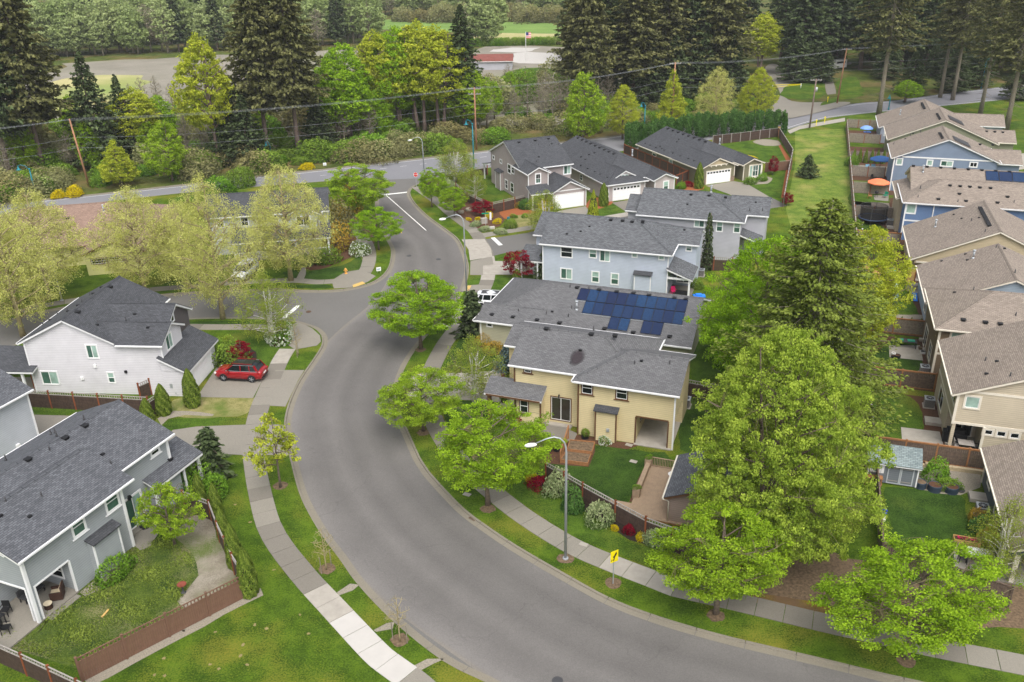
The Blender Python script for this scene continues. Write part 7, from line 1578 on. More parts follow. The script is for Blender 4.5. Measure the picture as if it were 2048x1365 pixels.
fence('dark weathered fence in the bottom left corner', [(-60, 1300), (55, 1352), (165, 1405), (260, 1450)], 1.75)
fence('dark fence with openings in front of the yellow house garden', [(1092, 962), (1165, 1005), (1230, 1042), (1290, 1075), (1400, 1118), (1480, 1145)], 1.75, board='fenceb')
fence('dark fence between the yellow house and the next lawn', [(1362, 792), (1440, 806)], 1.8)
fence('dark fence behind the light blue house', [(1390, 540), (1500, 545)], 1.8)
fence('dark side fence of the taupe house garden', [(985, 428), (1052, 412)], 1.8)
fence('dark fence round the taupe house back garden', [(942, 355), (975, 350)], 1.6); fence('dark fence dropping down the taupe house side garden', [(912, 385), (935, 405), (985, 428)], 1.6)
fence('reddish fence between the two bungalows', [zB(1660, 900), (1335, 345), (1372, 362)], 1.8, 'framed', 'fenceb'); fence('dark fence stub by the olive house bark bed', [(1352, 372), (1376, 362)], 1.8, 'framed', 'fenceb', 'fencepost')
fence('dark fence with pale posts under the laurel hedge', [(1425, 290), (1480, 284), (1557, 274)], 1.8, 'plain', 'fenceb', 'caps')
fence('long fence curving down from the hedge to the olive house lot corner', [(1557, 274), (1584, 318), (1575, 362), (1566, 415)], 1.8, 'plain', 'fencegrey2', 'fencegrey2')
fence('brown fence between back lawn and front lawn of the olive bungalow', [(1530, 345), (1582, 340)], 1.7, 'plain', 'fencebrown', 'fencebrown')
for (pa, pb, lab) in (((0, -.5), (0, 134), 'long weathered fence running down the grassy corridor'),): fence(lab, [FR.w(*pa), FR.w(*pb)], 1.7, 'plain', 'fencegrey', 'cedar', world=True)
GF = None
for y, x1, st_, bd, lab in ((0.2, 9.4, 'framed', 'fencegrey2', 'rusty framed dark fence behind the garden shed'), (13.4, 5.9, 'framed', 'fencegrey2', 'rusty framed grey fence behind the curved lawn with the air conditioner'), (26.0, 6.0, 'framed', 'fencegrey', 'grey fence with rusty posts beyond the ping pong table'),
      (42.2, 6.4, 'plain', 'fencenew', 'new pale cedar fence behind the wooden play set'), (56.1, 5.6, 'framed', 'fencegrey', 'grey fence with rusty rails in front of the trampoline'), (68.3, 5.5, 'plain', 'fencegrey', 'grey fence behind the trampoline'), (81.9, 5.5, 'plain', 'fencegrey', 'grey fence behind the orange umbrella'),
      (92.8, 5.5, 'plain', 'fencegrey', 'grey fence with dark posts below the blue umbrella'), (104.0, 6.5, 'plain', 'fencegrey', 'grey fence behind the row of small evergreens'), (119.5, 6.0, 'plain', 'fencegrey', 'grey fence by the small light blue umbrella'), (134, 9, 'plain', 'fencegrey', 'farthest grey fence along the main road sidewalk')):
 fence(lab, [FR.w(0.1, y), FR.w(x1, y)], 1.8, st_, bd, 'cedar' if st_ == 'framed' else 'fencepost', world=True)
fence('fence hidden under the lower right street maple', [FR.w(0.1, .2), FR.w(0, -14), FR.w(7.5, -16.5)], 1.7, 'plain', 'fencegrey2', 'fencegrey2', 'fencegrey2', world=True)
# retaining blocks under the shed fence
rw = thing('retaining_wall', 'low wall of tan concrete blocks under the rusty fence', 'wall', FR.w(3.8, -.35), FR.a)
bm = MB(); bm.box(0, .38, -.15, .15, 0, .16); blk = bm.mesh('block', K['tan6b'] if 'tan6b' in K else plain('tan block', (176, 160, 130), .9, .2, 3, bmp=.4))
for j in range(2):
 for k in range(13):
  o = bpy.data.objects.new('block', blk); COL.objects.link(o); o.parent = rw; o.location = (k * .4 + (.2 if j else 0), 0, j * .17)
# ---------------------------------------------------------------- poles, lamps, wires, signs
def util_pole(base, top_px, label, tilt=0.0, arms=1, box=False, mat='pole'):
 hh = hpx(base, top_px); x, y, _ = at(base); o = thing('utility_pole', label, 'utility pole', (x, y, 0)); b = MB()
 b.tube([(0, 0, 0), (tilt * .5, 0, hh * .5), (tilt, 0, hh)], [.19, .16, .13], 10); b.build('pole', K[mat], o)
 for k in range(arms):
  a = MB(); a.box(tilt - 1.2, tilt + 1.2, -.07, .07, hh - .35 - k * 1.0, hh - .22 - k * 1.0); a.build('crossarm', K['caps'], o)
  for j in (-1.1, -.5, .5, 1.1):
   i_ = MB(); i_.cyl(tilt + j, 0, hh - .22 - k, hh - .02 - k, .05, .03, 8); i_.build('insulator', K['galv'], o)
 if box:
  a = MB(); a.cyl(tilt + .3, 0, hh - 2.6, hh - 1.7, .22, sides=12); a.build('transformer', K['galv'], o)
 return (x, y, hh, tilt)
p1_ = util_pole((178, 372), 238, 'weathered utility pole at the left by the main road', -.8, 0)
p2_ = util_pole((953, 300), 175, 'utility pole beside the tall teal street lamp in the centre', 0, 2)
p3_ = util_pole((1343, 262), 125, 'utility pole mostly hidden behind the yellow green spire', 0, 1)
p4_ = util_pole((1674, 207), 97, 'reddish utility pole by the park path', .6, 1)
p5_ = util_pole((1619, 256), 158, 'dark utility pole with grey transformer at the corridor end', .2, 1, True, 'barkd')
def wire(label, a, b, sag, r_=.03, grp='overhead wires along the main road'):
 P = []; A, B = np.array(a), np.array(b)
 for k in range(13):
  t = k / 12; q = A + (B - A) * t; q[2] -= sag * 4 * t * (1 - t); P.append(tuple(q - A))
 m = MB(); m.tube(P, r_, 4, False); o = m.build('overhead_wire', K['wire'], None); o.location = a
 tag(o, label, 'wire', grp)
ends = [(at((-330, 420))[0], at((-330, 420))[1], p1_[2] + .5, 0), p1_, p2_, p3_, p4_, (at((2250, 150))[0], at((2250, 150))[1], 13, 0)]
for i in range(5):
 a, b = ends[i], ends[i + 1]
 for k, (dz, dx) in enumerate(((-.1, -1.1), (-.1, -.4), (-.1, .4), (-.1, 1.1), (-3.2, 0), (-5.0, .1))):
  wire('thin grey overhead wire strung between poles along the main road', (a[0] + a[3] + dx * .5, a[1] + dx, a[2] + dz), (b[0] + b[3] + dx * .5, b[1] + dx, b[2] + dz), .9 if k < 4 else 1.3, .009 if k < 4 else .013)
def street_lamp(base, label, H=8.6, arm=(-2.0, 0.0), name='street_lamp'):
 x, y, _ = at(base); o = thing(name, label, 'street lamp', (x, y, 0)); b = MB(); ax, ay = arm; L = math.hypot(ax, ay); ux, uy = ax / L, ay / L
 pts = [(0, 0, 0), (0, 0, H - 1.2)] + [(ux * r, uy * r, z) for r, z in ((.03, H - .8), (.14, H - .42), (.4, H - .12), (.8, H), (1.3, H - .12), (L, H - .45))]
 b.tube(pts, [.11, .075, .06, .055, .05, .045, .04, .04], 10); b.cyl(0, 0, 0, .12, .2, sides=12); b.build('pole', K['galv'], o)
 c = MB(); cx_, cy2, cz = ux * (L + .35), uy * (L + .35), H - .58
 n0 = []
 for t_, r_ in ((-.42, .05), (-.28, .12), (0, .15), (.25, .12), (.38, .04)): n0.append(((cx_ + ux * t_, cy2 + uy * t_, cz - .12 * (t_)), r_))
 c.tube([p for p, _ in n0], [r_ for _, r_ in n0], 10); c.build('lamp_head', K['white'], o); return o
zS1 = Z(1040, 850, 4.55)
street_lamp((1131, 1118), 'tall galvanised street lamp on the inner kerb before the yellow house garden', hpx((1131, 1118), 874))
street_lamp((934, 598), 'galvanised street lamp at the bend beside the lane crossing', hpx((934, 598), 430), (-2.1, .3))
street_lamp((848, 340), 'galvanised street lamp at the main road junction', hpx((848, 345), 279), (-1.9, .2))
street_lamp((124, 602), 'thin grey street lamp lost in the pale trees', hpx((124, 602), 512), (-1.2, .3))
def teal_lamp(base, top, label, arm=-1.6):
 x, y, _ = at(base); H = hpx(base, top); o = thing('teal_street_lamp', label, 'street lamp', (x, y, 0)); b = MB()
 b.cyl(0, 0, 0, .5, .2, .16, 12); b.tube([(0, 0, .5), (0, 0, H - .7)], [.13, .09], 10)
 b.tube([(0, 0, H - .9), (arm * .3, 0, H - .2), (arm * .7, 0, H), (arm, 0, H - .15)], .05, 8); b.cyl(0, 0, H - .9, H - .6, .14, sides=10); b.build('pole', K['teal'], o)
 c = MB(); c.lathe(arm, 0, [(.05, H - .15), (.12, H - .4), (.16, H - .65), (.42, H - .8), (.40, H - .84)], 12); c.build('lamp_shade', K['teal'], o)
teal_lamp((72, 392), 330, 'teal street lamp at the far left by the main road', -1.8); teal_lamp((545, 330), 283, 'teal street lamp below the tall fir pair', -.7); teal_lamp((948, 340), 240, 'tall teal street lamp beside the central utility pole', -1.1)
teal_lamp((1288, 270), 205, 'teal street lamp between the green trees behind the bungalows', -.8); teal_lamp((1777, 220), 190, 'slim dark teal post by the first brown roof', -.3); teal_lamp((1962, 178), 118, 'teal street lamp among the firs at the right', .8)
def sign(base, label, zc, name='road_sign', face=None):
 x, y, _ = at(base); o = thing(name, label, 'sign', (x, y, 0), 0); b = MB(); b.box(-.03, .03, -.02, .02, 0, zc + .3); b.build('post', K['galv'], o); return o
# curve warning sign with arrow plate
o = sign((1226, 1168), 'yellow curve warning sign on a short post in the inner verge', 1.9); o.rotation_euler = (0, 0, .5)
hs_ = 2.3; b = MB()
Y = plain('yellow sign', (232, 214, 20), .4, .03); BK = K['black']
b.box(-.30, .30, -.05, -.03, hs_ - .45, hs_ + .45); b.build('sign_plate', Y, o)
a = MB()
def shape(mb, pts, y): mb.face([(x, y, z) for x, z in pts])
shape(a, [(-.10, hs_ - .34), (-.02, hs_ - .34), (.04, hs_ - .1), (-.06, hs_ + .06), (-.12, hs_ + .0), (-.06, hs_ - .12)], -.053); shape(a, [(-.06, hs_ + .06), (.04, hs_ - .1), (.14, hs_ + .1), (.06, hs_ + .18)], -.053); shape(a, [(.0, hs_ + .16), (.2, hs_ + .1), (.14, hs_ + .36)], -.053); shape(a, [(-.22, hs_ - .36), (-.14, hs_ - .24), (-.2, hs_ - .18), (-.26, hs_ - .3)], -.053)
a.build('arrow', BK, o)
# stop sign at the junction, octagon facing the street
def text(body, size, mat, parent, loc, rot, name='lettering', align='CENTER', ext=.004):
 cu = bpy.data.curves.new(name, 'FONT'); cu.body = body; cu.size = size; cu.align_x = align; cu.align_y = 'CENTER'; cu.extrude = ext; cu.materials.append(mat)
 ob = bpy.data.objects.new(name, cu); COL.objects.link(ob); ob.parent = parent; ob.location = loc; ob.rotation_euler = rot; return ob
o = sign((833, 375), 'red octagonal stop sign at the main road junction', 2.0, 'stop_sign'); o.rotation_euler = (0, 0, -.2)
b = MB(); oct_ = [(.42 * math.cos(math.pi / 8 + k * math.pi / 4), .42 * math.sin(math.pi / 8 + k * math.pi / 4)) for k in range(8)]
b.face([(x, -.04, 2.2 + z) for x, z in oct_]); b.face([(x, -.03, 2.2 + z) for x, z in oct_[::-1]]); b.build('sign_plate', K['red'], o)
b = MB()
for k in range(8):
 p, q = oct_[k], oct_[(k + 1) % 8]; b.face([(p[0], -.043, 2.2 + p[1]), (q[0], -.043, 2.2 + q[1]), (q[0] * .9, -.043, 2.2 + q[1] * .9), (p[0] * .9, -.043, 2.2 + p[1] * .9)])
b.build('border', K['white'], o); t_ = text('STOP', .3, K['white'], o, (0, -.046, 2.2), (math.pi / 2, 0, 0)); bpy.context.view_layer.update(); me_ = bpy.data.meshes.new_from_object(t_.evaluated_get(bpy.context.evaluated_depsgraph_get())); t2 = bpy.data.objects.new('sign_letters', me_); COL.objects.link(t2); t2.parent = o; t2.location = t_.location; t2.rotation_euler = t_.rotation_euler; bpy.data.objects.remove(t_); t2['kind'] = 'stuff'
o = sign((972, 462), 'green street name sign in the corner garden', 2.4, 'street_name_sign')
GR = plain('green sign', (20, 140, 110), .4, .04); b = MB(); b.box(-.55, .45, -.02, .02, 2.5, 2.7); b.build('name_plate', GR, o); b = MB(); b.box(-.02, .02, -.5, .5, 2.75, 2.93); b.build('name_plate', GR, o)
for (p, lab) in (((758, 546), 'small white lawn sign in the corner verge'), ((650, 334), 'small white sign on the far verge of the main road')):
 x, y, _ = at(p); o = thing('lawn_sign', lab, 'sign', (x, y, 0), .3); b = MB(); b.box(-.3, .3, -.01, .01, .25, .75); b.build('board', K['white'], o); b = MB(); b.box(-.2, -.18, -.01, .01, 0, .25); b.box(.18, .2, -.01, .01, 0, .25); b.build('wire_leg', K['galv'], o)
 b = MB(); b.box(-.2, .2, -.014, -.011, .5, .56); b.box(-.2, .15, -.014, -.011, .4, .45); b.build('print_bar', K['teal'], o)
x, y, _ = at((692, 548)); o = thing('fire_hydrant', 'yellow fire hydrant on the corner lawn', 'hydrant', (x, y, 0)); HY = plain('hydrant yellow', (224, 168, 84), .5, .08)
b = MB(); b.cyl(0, 0, 0, .08, .2, sides=14); b.lathe(0, 0, [(.14, .08), (.13, .55), (.16, .56), (.16, .6), (.12, .7), (.05, .78), (.0, .8)], 14); b.build('barrel', HY, o); b = MB(); b.tube([(-.24, 0, .45), (.24, 0, .45)], .07, 10); b.tube([(0, -.24, .4), (0, 0, .4)], .08, 10); b.build('nozzle', HY, o)
# utility boxes, meters, drains, manholes
for (p, w_, d_, h_, mt, lab) in (((968, 447), .9, .6, .8, 'concmid', 'white utility cabinet in the corner garden'), ((981, 440), .25, .25, 1.1, 'white', 'slim white pedestal box in the corner garden'), ((983, 458), .9, .5, .3, 'concnew', 'low white stone slab beside the yellow mound'), ((922, 427), 1.1, .6, .5, 'tan', 'large tan boulder by the sidewalk'), ((938, 422), 1.3, .6, .5, 'tan', 'long tan boulder by the dark red maple'), ((1258, 432), .2, .2, 1.0, 'concmid', 'small grey post beside the lane path')):
 x, y, _ = at(p); o = thing('utility_box' if mt != 'tan' else 'boulder', lab, 'box' if mt != 'tan' else 'rock', (x, y, 0), .3); b = MB()
 if mt == 'tan': 
  rg_ = random.Random(int(x)); b.lathe(0, 0, [(w_ * .4, 0), (w_ * .5, h_ * .5), (w_ * .35, h_ * .9), (0.01, h_)], 9); b.v = [(v[0] * rg_.uniform(.85, 1.15), v[1] * .7 * rg_.uniform(.85, 1.15), v[2]) for v in b.v]; b.build('stone', K['gravel'], o)
 else: b.box(-w_ / 2, w_ / 2, -d_ / 2, d_ / 2, 0, h_ - .05); b.build('cabinet', K[mt], o); b = MB(); b.box(-w_ / 2 - .02, w_ / 2 + .02, -d_ / 2 - .02, d_ / 2 + .02, h_ - .05, h_); b.build('lid', K[mt], o)
IR = plain('rusty iron grate', (86, 66, 52), .8, .2, 6)
for (p, lab, a) in (((946, 1038), 'rusty storm drain grate in the concrete inlet beside the inner kerb', .75), ((1805, 1356), 'rusty storm drain grate at the lower right kerb', .2), ((606, 745), 'small drain grate at the driveway kerb', 1.2)):
 x, y, _ = at(p, RZ); o = thing('storm_drain', lab, 'drain', (x, y, RZ + .014), -a); b = MB(); b.box(-.38, .38, -.26, .26, 0, .012); b.build('frame', K['kerb'], o); b = MB()
 for k in range(7): b.box(-.3 + k * .09, -.3 + k * .09 + .05, -.2, .2, .014, .03)
 b.box(-.3, .29, -.02, .02, .03, .034); b.build('grate', IR, o)
for (p, lab) in (((877, 519), 'round manhole cover in the street near the bend lamp'), ((818, 512), 'faint manhole cover in the middle of the bend'), ((617, 624), 'brown manhole cover at the side street mouth'), ((1115, 1362), 'manhole cover at the bottom edge of the street')):
 x, y, _ = at(p, RZ); b = MB(); b.cyl(0, 0, 0, .015, .33, sides=24); b.cyl(0, 0, .015, .02, .24, sides=24); o = b.build('manhole_cover', IR if 'brown' in lab else K['darkgrey'], None); o.location = (x, y, RZ + .003); tag(o, lab, 'manhole')
for (p, lab) in (((1167, 1090), 'small concrete lid in the inner sidewalk'), ((934, 990), 'grey meter lid in the verge above the drain'), ((1258, 891), 'pale green lid in the bark beside the yellow house'), ((1267, 924), 'pale round lid in the lawn before the deck')):
 x, y, _ = at(p); b = MB(); b.box(-.3, .3, -.2, .2, .0, .02); b.box(-.27, .27, -.17, .17, .02, .026); o = b.build('meter_lid', K['concmid'], None); o.location = (x, y, .032); o.rotation_euler = (0, 0, -.5); tag(o, lab, 'lid')
# ---------------------------------------------------------------- vehicles
def car(label, loc, rz, paint, kind='suv', plate=True, name='parked_car', roofmat=None, L=4.9, Wd=1.9, H=1.76):
 o = thing(name, label, 'car', loc, rz); hw = Wd / 2; s = L / 4.9
 # stations along the length: x, lower z, belt z, half width, plan taper
 S = [(-2.45, .42, .74, .66), (-2.38, .30, .86, .80), (-2.1, .26, .98, .90), (-1.5, .24, 1.03, .95), (-.9, .22, 1.06, .97), (0, .22, 1.08, .97), (1.0, .22, 1.10, .97), (1.7, .24, 1.13, .95), (2.2, .28, 1.14, .90), (2.40, .34, 1.08, .83), (2.45, .48, .92, .76)]
 b = MB(); rings = []
 for x, zl, zb, w_ in S:
  w2 = w_ * hw / .97; y = x * s
  rings.append([(y, -w2 * .82, zl), (y, -w2 * .98, zl + .12), (y, -w2, zl + (zb - zl) * .5), (y, -w2 * .985, zb - .14), (y, -w2 * .92, zb - .02), (y, -w2 * .70, zb + .03), (y, 0, zb + .06), (y, w2 * .70, zb + .03), (y, w2 * .92, zb - .02), (y, w2 * .985, zb - .14), (y, w2, zl + (zb - zl) * .5), (y, w2 * .98, zl + .12), (y, w2 * .82, zl)])
 n = len(rings[0]); base = 0
 for r in rings: b.v += r
 for i in range(len(rings) - 1):
  for k in range(n):
   k2 = (k + 1) % n; b.f.append((i * n + k, i * n + k2, (i + 1) * n + k2, (i + 1) * n + k)); b.mi.append(0); b.sm.add(len(b.f) - 1)
 b.f.append(tuple(range(n))[::-1]); b.mi.append(0); b.f.append(tuple((len(rings) - 1) * n + k for k in range(n))); b.mi.append(0)
 body = b.build('body', paint, o)
 # glasshouse: front at -x
 def house(x0b, x1b, x0t, x1t, z0, z1, wb, wt, nm_, mt, mb=None):
  m = MB(); P = [(x0b, -wb, z0), (x1b, -wb, z0), (x1b, wb, z0), (x0b, wb, z0), (x0t, -wt, z1), (x1t, -wt, z1), (x1t, wt, z1), (x0t, wt, z1)]
  P = [(p[0] * s, p[1], p[2]) for p in P]
  for q in ((4, 5, 6, 7), (0, 1, 5, 4), (1, 2, 6, 5), (2, 3, 7, 6), (3, 0, 4, 7)): m.face([P[k] for k in q])
  return m.build(nm_, mt, o)
 zt = H - .06; wb, wt = hw * .90, hw * .70
 GLS = K['gl_dark']; house(-1.38, 2.2, -.45, 1.75, 1.04, zt, wb, wt, 'windows', GLS)
 r = MB(); P = []
 for x, w_, dz in ((-.58, .66, -.05), (-.4, .72, 0), (.5, .735, .05), (1.4, .72, .02), (1.98, .66, -.05)): P.append([(x * s, -hw * w_, zt + dz - .03), (x * s, -hw * w_ * .8, zt + dz + .04), (x * s, 0, zt + dz + .06), (x * s, hw * w_ * .8, zt + dz + .04), (x * s, hw * w_, zt + dz - .03)])
 for i in range(4):
  for k in range(4): r.face([P[i][k], P[i + 1][k], P[i + 1][k + 1], P[i][k + 1]])
  r.face([P[i][0], P[i][4], P[i + 1][4], P[i + 1][0]])
 r.build('roof', roofmat if roofmat is K['gl_dark'] else paint, o)
 if roofmat:
  g = MB(); g.face([(-.52 * s, -.55, zt + .066), (1.5 * s, -.55, zt + .104), (1.5 * s, .55, zt + .104), (-.52 * s, .55, zt + .066)]); g.build('sunroof', roofmat, o)
 pil = MB()
 for sg in (-1, 1):
  for xb, xt in ((-1.38, -.45), (.35, .30), (1.30, 1.2), (2.14, 1.72)): pil.beam((xb * s, sg * (wb + .005), 1.02), (xt * s, sg * (wt + .01), zt), .09 if xb < 2 else .24, .03, up=(0, 1, 0))
  pil.beam((-1.1 * s, sg * (wb + .01), 1.09), (2.2 * s, sg * (wb + .01), 1.13), .03, .05, up=(0, 1, 0))
  pil.beam((-.5 * s, sg * hw * .62, zt + .1), (1.5 * s, sg * hw * .62, zt + .12), .04, .04)
 pil.build('pillar', paint, o); cl = MB()
 for sg in (-1, 1): cl.beam((-1.2 * s, sg * (wb + .025), 1.13), (2.1 * s, sg * (wb + .025), 1.16), .02, .035, up=(0, 1, 0)); cl.beam((-.45 * s, sg * (wt + .02), zt - .02), (1.7 * s, sg * (wt + .02), zt), .02, .03, up=(0, 1, 0))
 cl.build('chrome_strip', K['galv'], o)
 TY = K['tyre']
 for xw in (-1.48, 1.42):
  for sg in (-1, 1):
   arch = MB(); 
   for k in range(10):
    a0, a1 = math.pi * k / 10, math.pi * (k + 1) / 10
    arch.face([((xw * s + .43 * math.cos(a)), sg * (hw * .985), .38 + .43 * math.sin(a)) for a in (a0, a1)] + [((xw * s + .37 * math.cos(a)), sg * (hw * 1.01), .38 + .37 * math.sin(a)) for a in (a1, a0)])
   arch.build('wheel_arch', K['black'], o)
   wdk = MB(); wdk.tube([(xw * s, sg * (hw - .26), .37), (xw * s, sg * (hw + .015), .37)], .37, 20); wl = wdk.build('wheel', TY, o)
   rm = MB(); rm.tube([(xw * s, sg * (hw - .02), .37), (xw * s, sg * (hw + .025), .37)], .25, 16)
   rm.build('rim', K['darkgrey'], wl); sp = MB()
   for k in range(5):
    a = k * 1.2566; sp.beam((xw * s, sg * (hw + .035), .37), (xw * s + .24 * math.cos(a), sg * (hw + .035), .37 + .24 * math.sin(a)), .06, .03)
   sp.build('spoke', K['galv'], wl)
 for sg in (-1, 1):
  m = MB(); m.box(-2.42 * s, -2.1 * s, sg * hw * .55, sg * hw * .86, .72, .86); m.build('headlight', K['white'], o)
  m = MB(); m.box(2.28 * s, 2.46 * s, sg * hw * .62, sg * hw * .90, .86, 1.02); m.build('tail_light', K['tail'], o)
  m = MB(); m.box(-1.0 * s, -.82 * s, sg * (hw - .02), sg * (hw + .18), 1.04, 1.18); m.build('mirror', paint, o)
  for x in (-.1, .95): 
   m = MB(); m.box(x * s, (x + .2) * s, sg * (hw * .99), sg * (hw + .03), .93, .97); m.build('handle', paint, o)
  m = MB(); m.box(-1.0 * s, 1.0 * s, sg * (hw * .96), sg * (hw + .01), .24, .34); m.build('sill_trim', K['black'], o)
  m = MB()
  for x in (-.92, .32, 1.3): m.box(x * s, (x + .012) * s, sg * (hw * .97), sg * (hw + .004), .36, 1.04)
  m.build('door_gap', K['black'], o)
 m = MB(); m.box(-2.47 * s, -2.38 * s, -.5, .5, .5, .72); m.build('grille', K['black'], o)
 m = MB(); m.box(2.40 * s, 2.48 * s, -.75, .75, .42, .56); m.build('bumper_trim', K['black'], o)
 if plate: m = MB(); m.box(2.43 * s, 2.475 * s, -.26, .26, .72, .86); m.build('number_plate', K['white'], o)
 return o
K['tyre'] = plain('tyre rubber', (34, 34, 36), .85, .1); K['tail'] = plain('tail light red', (170, 20, 24), .3, .05)
def carpaint(name, c):
 m, n, b = nm(name); b.inputs['Base Color'].default_value = (*lin(c), 1); b.inputs['Roughness'].default_value = .25; b.inputs['Coat Weight'].default_value = .8; b.inputs['Metallic'].default_value = .15; return m
RED = carpaint('red car paint', (150, 16, 26)); WHT = carpaint('white car paint', (224, 226, 228))
pA, pB = np.array(at((449, 763))[:2]), np.array(at((505, 766))[:2]); d_ = (pB - pA) / np.linalg.norm(pB - pA); nrm_ = np.array([-d_[1], d_[0]])
cc_ = (pA + pB) / 2 + nrm_ * .9
car('red sport utility car with black roof in the white house driveway', (cc_[0], cc_[1], .03), math.atan2(d_[1], d_[0]), RED, roofmat=K['gl_dark'])
x, y, _ = at((990, 614)); car('white car with red tail light half hidden by the solar roof house', (x, y, .03), math.radians(172), WHT, roofmat=K['darkgrey'])
x, y, _ = at((52, 886)); car('white car nose showing between the two grey houses at the left', (x - 1.2, y, .03), math.radians(150), WHT)
x, y, _ = at((492, 552)); car('white car parked behind the pale tree trunks', (x, y, .0), math.radians(80), WHT)
# lorry and trailers far off in the yard
x, y, _ = at((1016, 169)); o = thing('flatbed_trailer', 'small flatbed trailer in the gravel yard', 'trailer', (x, y, .05), .1); b = MB(); b.box(-3, 3, -1, 1, .6, .85); b.build('bed', K['concmid'], o)
for xx in (-.6, .4):
 b = MB(); b.tube([(xx, -1.1, .35), (xx, 1.1, .35)], .35, 12); b.build('wheel', K['tyre'], o)
x, y, _ = at((1241, 128)); o = thing('orange_machine', 'orange machinery seen between the fir trunks', 'machine', (x, y, 0), .2); ORG = plain('orange paint', (214, 92, 40), .5, .1); b = MB(); b.box(-3, 3, -1.2, 1.2, 1, 3); b.build('body', ORG, o); b = MB(); b.box(1.2, 2.8, -1.25, 1.25, 3, 4.6); b.build('cab', ORG, o); b = MB(); b.beam((-2.6, 0, 3), (-6, 0, 6), .5); b.build('boom', ORG, o)
x, y, _ = at((1052, 122)); o = thing('flagpole', 'flagpole with a red white and blue flag beside the red roofed shed', 'flag', (x, y, 0)); b = MB(); b.cyl(0, 0, 0, 9, .08, .05, 8); b.build('pole', K['white'], o)
b = MB(); b.box(.1, 1.7, -.02, .02, 7.0, 8.8); b.build('flag_cloth', K['white'], o)
for k in range(4): b = MB(); b.box(.1, 1.7, -.03, .03, 7.0 + k * .5, 7.25 + k * .5); b.build('stripe', K['red'], o)
b = MB(); b.box(.1, .9, -.04, .04, 7.9, 8.8); b.build('canton', plain('flag blue', (40, 50, 110), .7, .05), o)
x, y, _ = at((1675, 138)); o = thing('white_van', 'white van parked deep in the park trees', 'van', (x, y, 0), .4); b = MB(); b.box(-2.4, 2.4, -1, 1, .4, 1.9); b.box(-1.8, 2.4, -.95, .95, 1.9, 2.6); b.build('body', K['white'], o); b = MB(); b.box(-2.42, -1.8, -.85, .85, 1.5, 2.0); b.box(-1.5, 1.8, -1.01, -.99, 1.6, 2.2); b.build('window', K['gl_dark'], o)
# ---------------------------------------------------------------- garden things
def tbl(o, x0, x1, y0, y1, z, mat, leg='black', lr=.03, th=.04):
 b = MB(); b.box(x0, x1, y0, y1, z - th, z); b.build('table_top', K[mat] if isinstance(mat, str) else mat, o)
 for x in (x0 + .08, x1 - .08):
  for y in (y0 + .08, y1 - .08): b = MB(); b.box(x - lr, x + lr, y - lr, y + lr, 0, z - th); b.build('leg', K[leg], o)
def chair(label, p, rz, mat, seat=None, world=False, z=0.0, group=None, cat='chair', name='garden_chair', wd=.5):
 x, y = (p[0], p[1]) if world else at(p)[:2]; o = thing(name, label, cat, (x, y, z), rz, group); M_ = K[mat] if isinstance(mat, str) else mat; S_ = K[seat] if isinstance(seat, str) else (seat or M_); h_ = wd / 2
 b = MB(); b.box(-h_, h_, -h_, h_, .40, .45); b.build('seat', S_, o); b = MB(); b.box(-h_, h_, h_ - .05, h_, .5, .95); b.build('backrest', S_, o)
 for sx in (-1, 1):
  for sy in (-1, 1): b = MB(); b.beam((sx * (h_ - .03), sy * (h_ - .03), .4 if sy < 0 else .95), (sx * h_, sy * h_, 0), .04); b.build('leg', M_, o)
  b = MB(); b.box(sx * h_ - .02, sx * h_ + .02, -h_, h_, .62, .66); b.build('arm', M_, o)
 return o
def ac(label, q, rz=None, z=0.0):
 o = thing('air_conditioner', label, 'air conditioner', (q[0], q[1], z), FR.a if rz is None else rz); b = MB(); b.box(-.5, .5, -.5, .5, 0, .08); b.build('base', K['concmid'], o)
 b = MB(); b.box(-.4, .4, -.4, .4, .08, .82); b.build('casing', K['darkgrey'], o); b = MB()
 for k in range(11): b.box(-.41, .41, -.41, .41, .12 + k * .063, .135 + k * .063)
 b.build('louvre', K['caps'], o); b = MB(); b.box(-.43, .43, -.43, .43, .82, .88); b.build('top', K['galv'], o); b = MB(); b.cyl(0, 0, .88, .90, .32, sides=20); b.build('fan_opening', K['black'], o); b = MB()
 for k in range(4): a = k * math.pi / 4; b.beam((-.3 * math.cos(a), -.3 * math.sin(a), .91), (.3 * math.cos(a), .3 * math.sin(a), .91), .02)
 b.cyl(0, 0, .9, .93, .08, sides=12); b.build('fan_grille', K['galv'], o)
# grey shed with double doors
def Zr(x, y): return at(zT(x, y))
A_ = np.array(at(zT(240, 470))[:2]); B_ = np.array(at(zT(470, 500))[:2]); dd = (B_ - A_); wdt = 3.55
fsd = Frame(at(zT(470, 500)), -18.4)
h = House('garden_shed', 'small grey garden shed with double doors, shutters and a shingle roof', fsd, 'shedgrey', 'roofs', cat='shed')
h.walls([(-wdt, 0, 0, 2.3, .1, 2.05)]); h.slab_roof([([(-wdt - .2, -.3, 1.95), (.2, -.3, 1.95), (.2, 1.3, 2.85), (-wdt - .2, 1.3, 2.85)], (1, 0), None), ([(.2, 2.6, 2.1), (-wdt - .2, 2.6, 2.1), (-wdt - .2, 1.3, 2.85), (.2, 1.3, 2.85)], (1, 0), None)], th=.1)
b = MB(); b.face([(0, 0, 2.0), (0, 2.3, 2.0), (0, 1.3, 2.75)]); b.face([(-wdt, 2.3, 2.0), (-wdt, 0, 2.0), (-wdt, 1.3, 2.75)]); each(b, 'gable_wall', K['shedgrey'], h.root)
SG = plain('pale grey trim', (176, 180, 184), .6, .06)
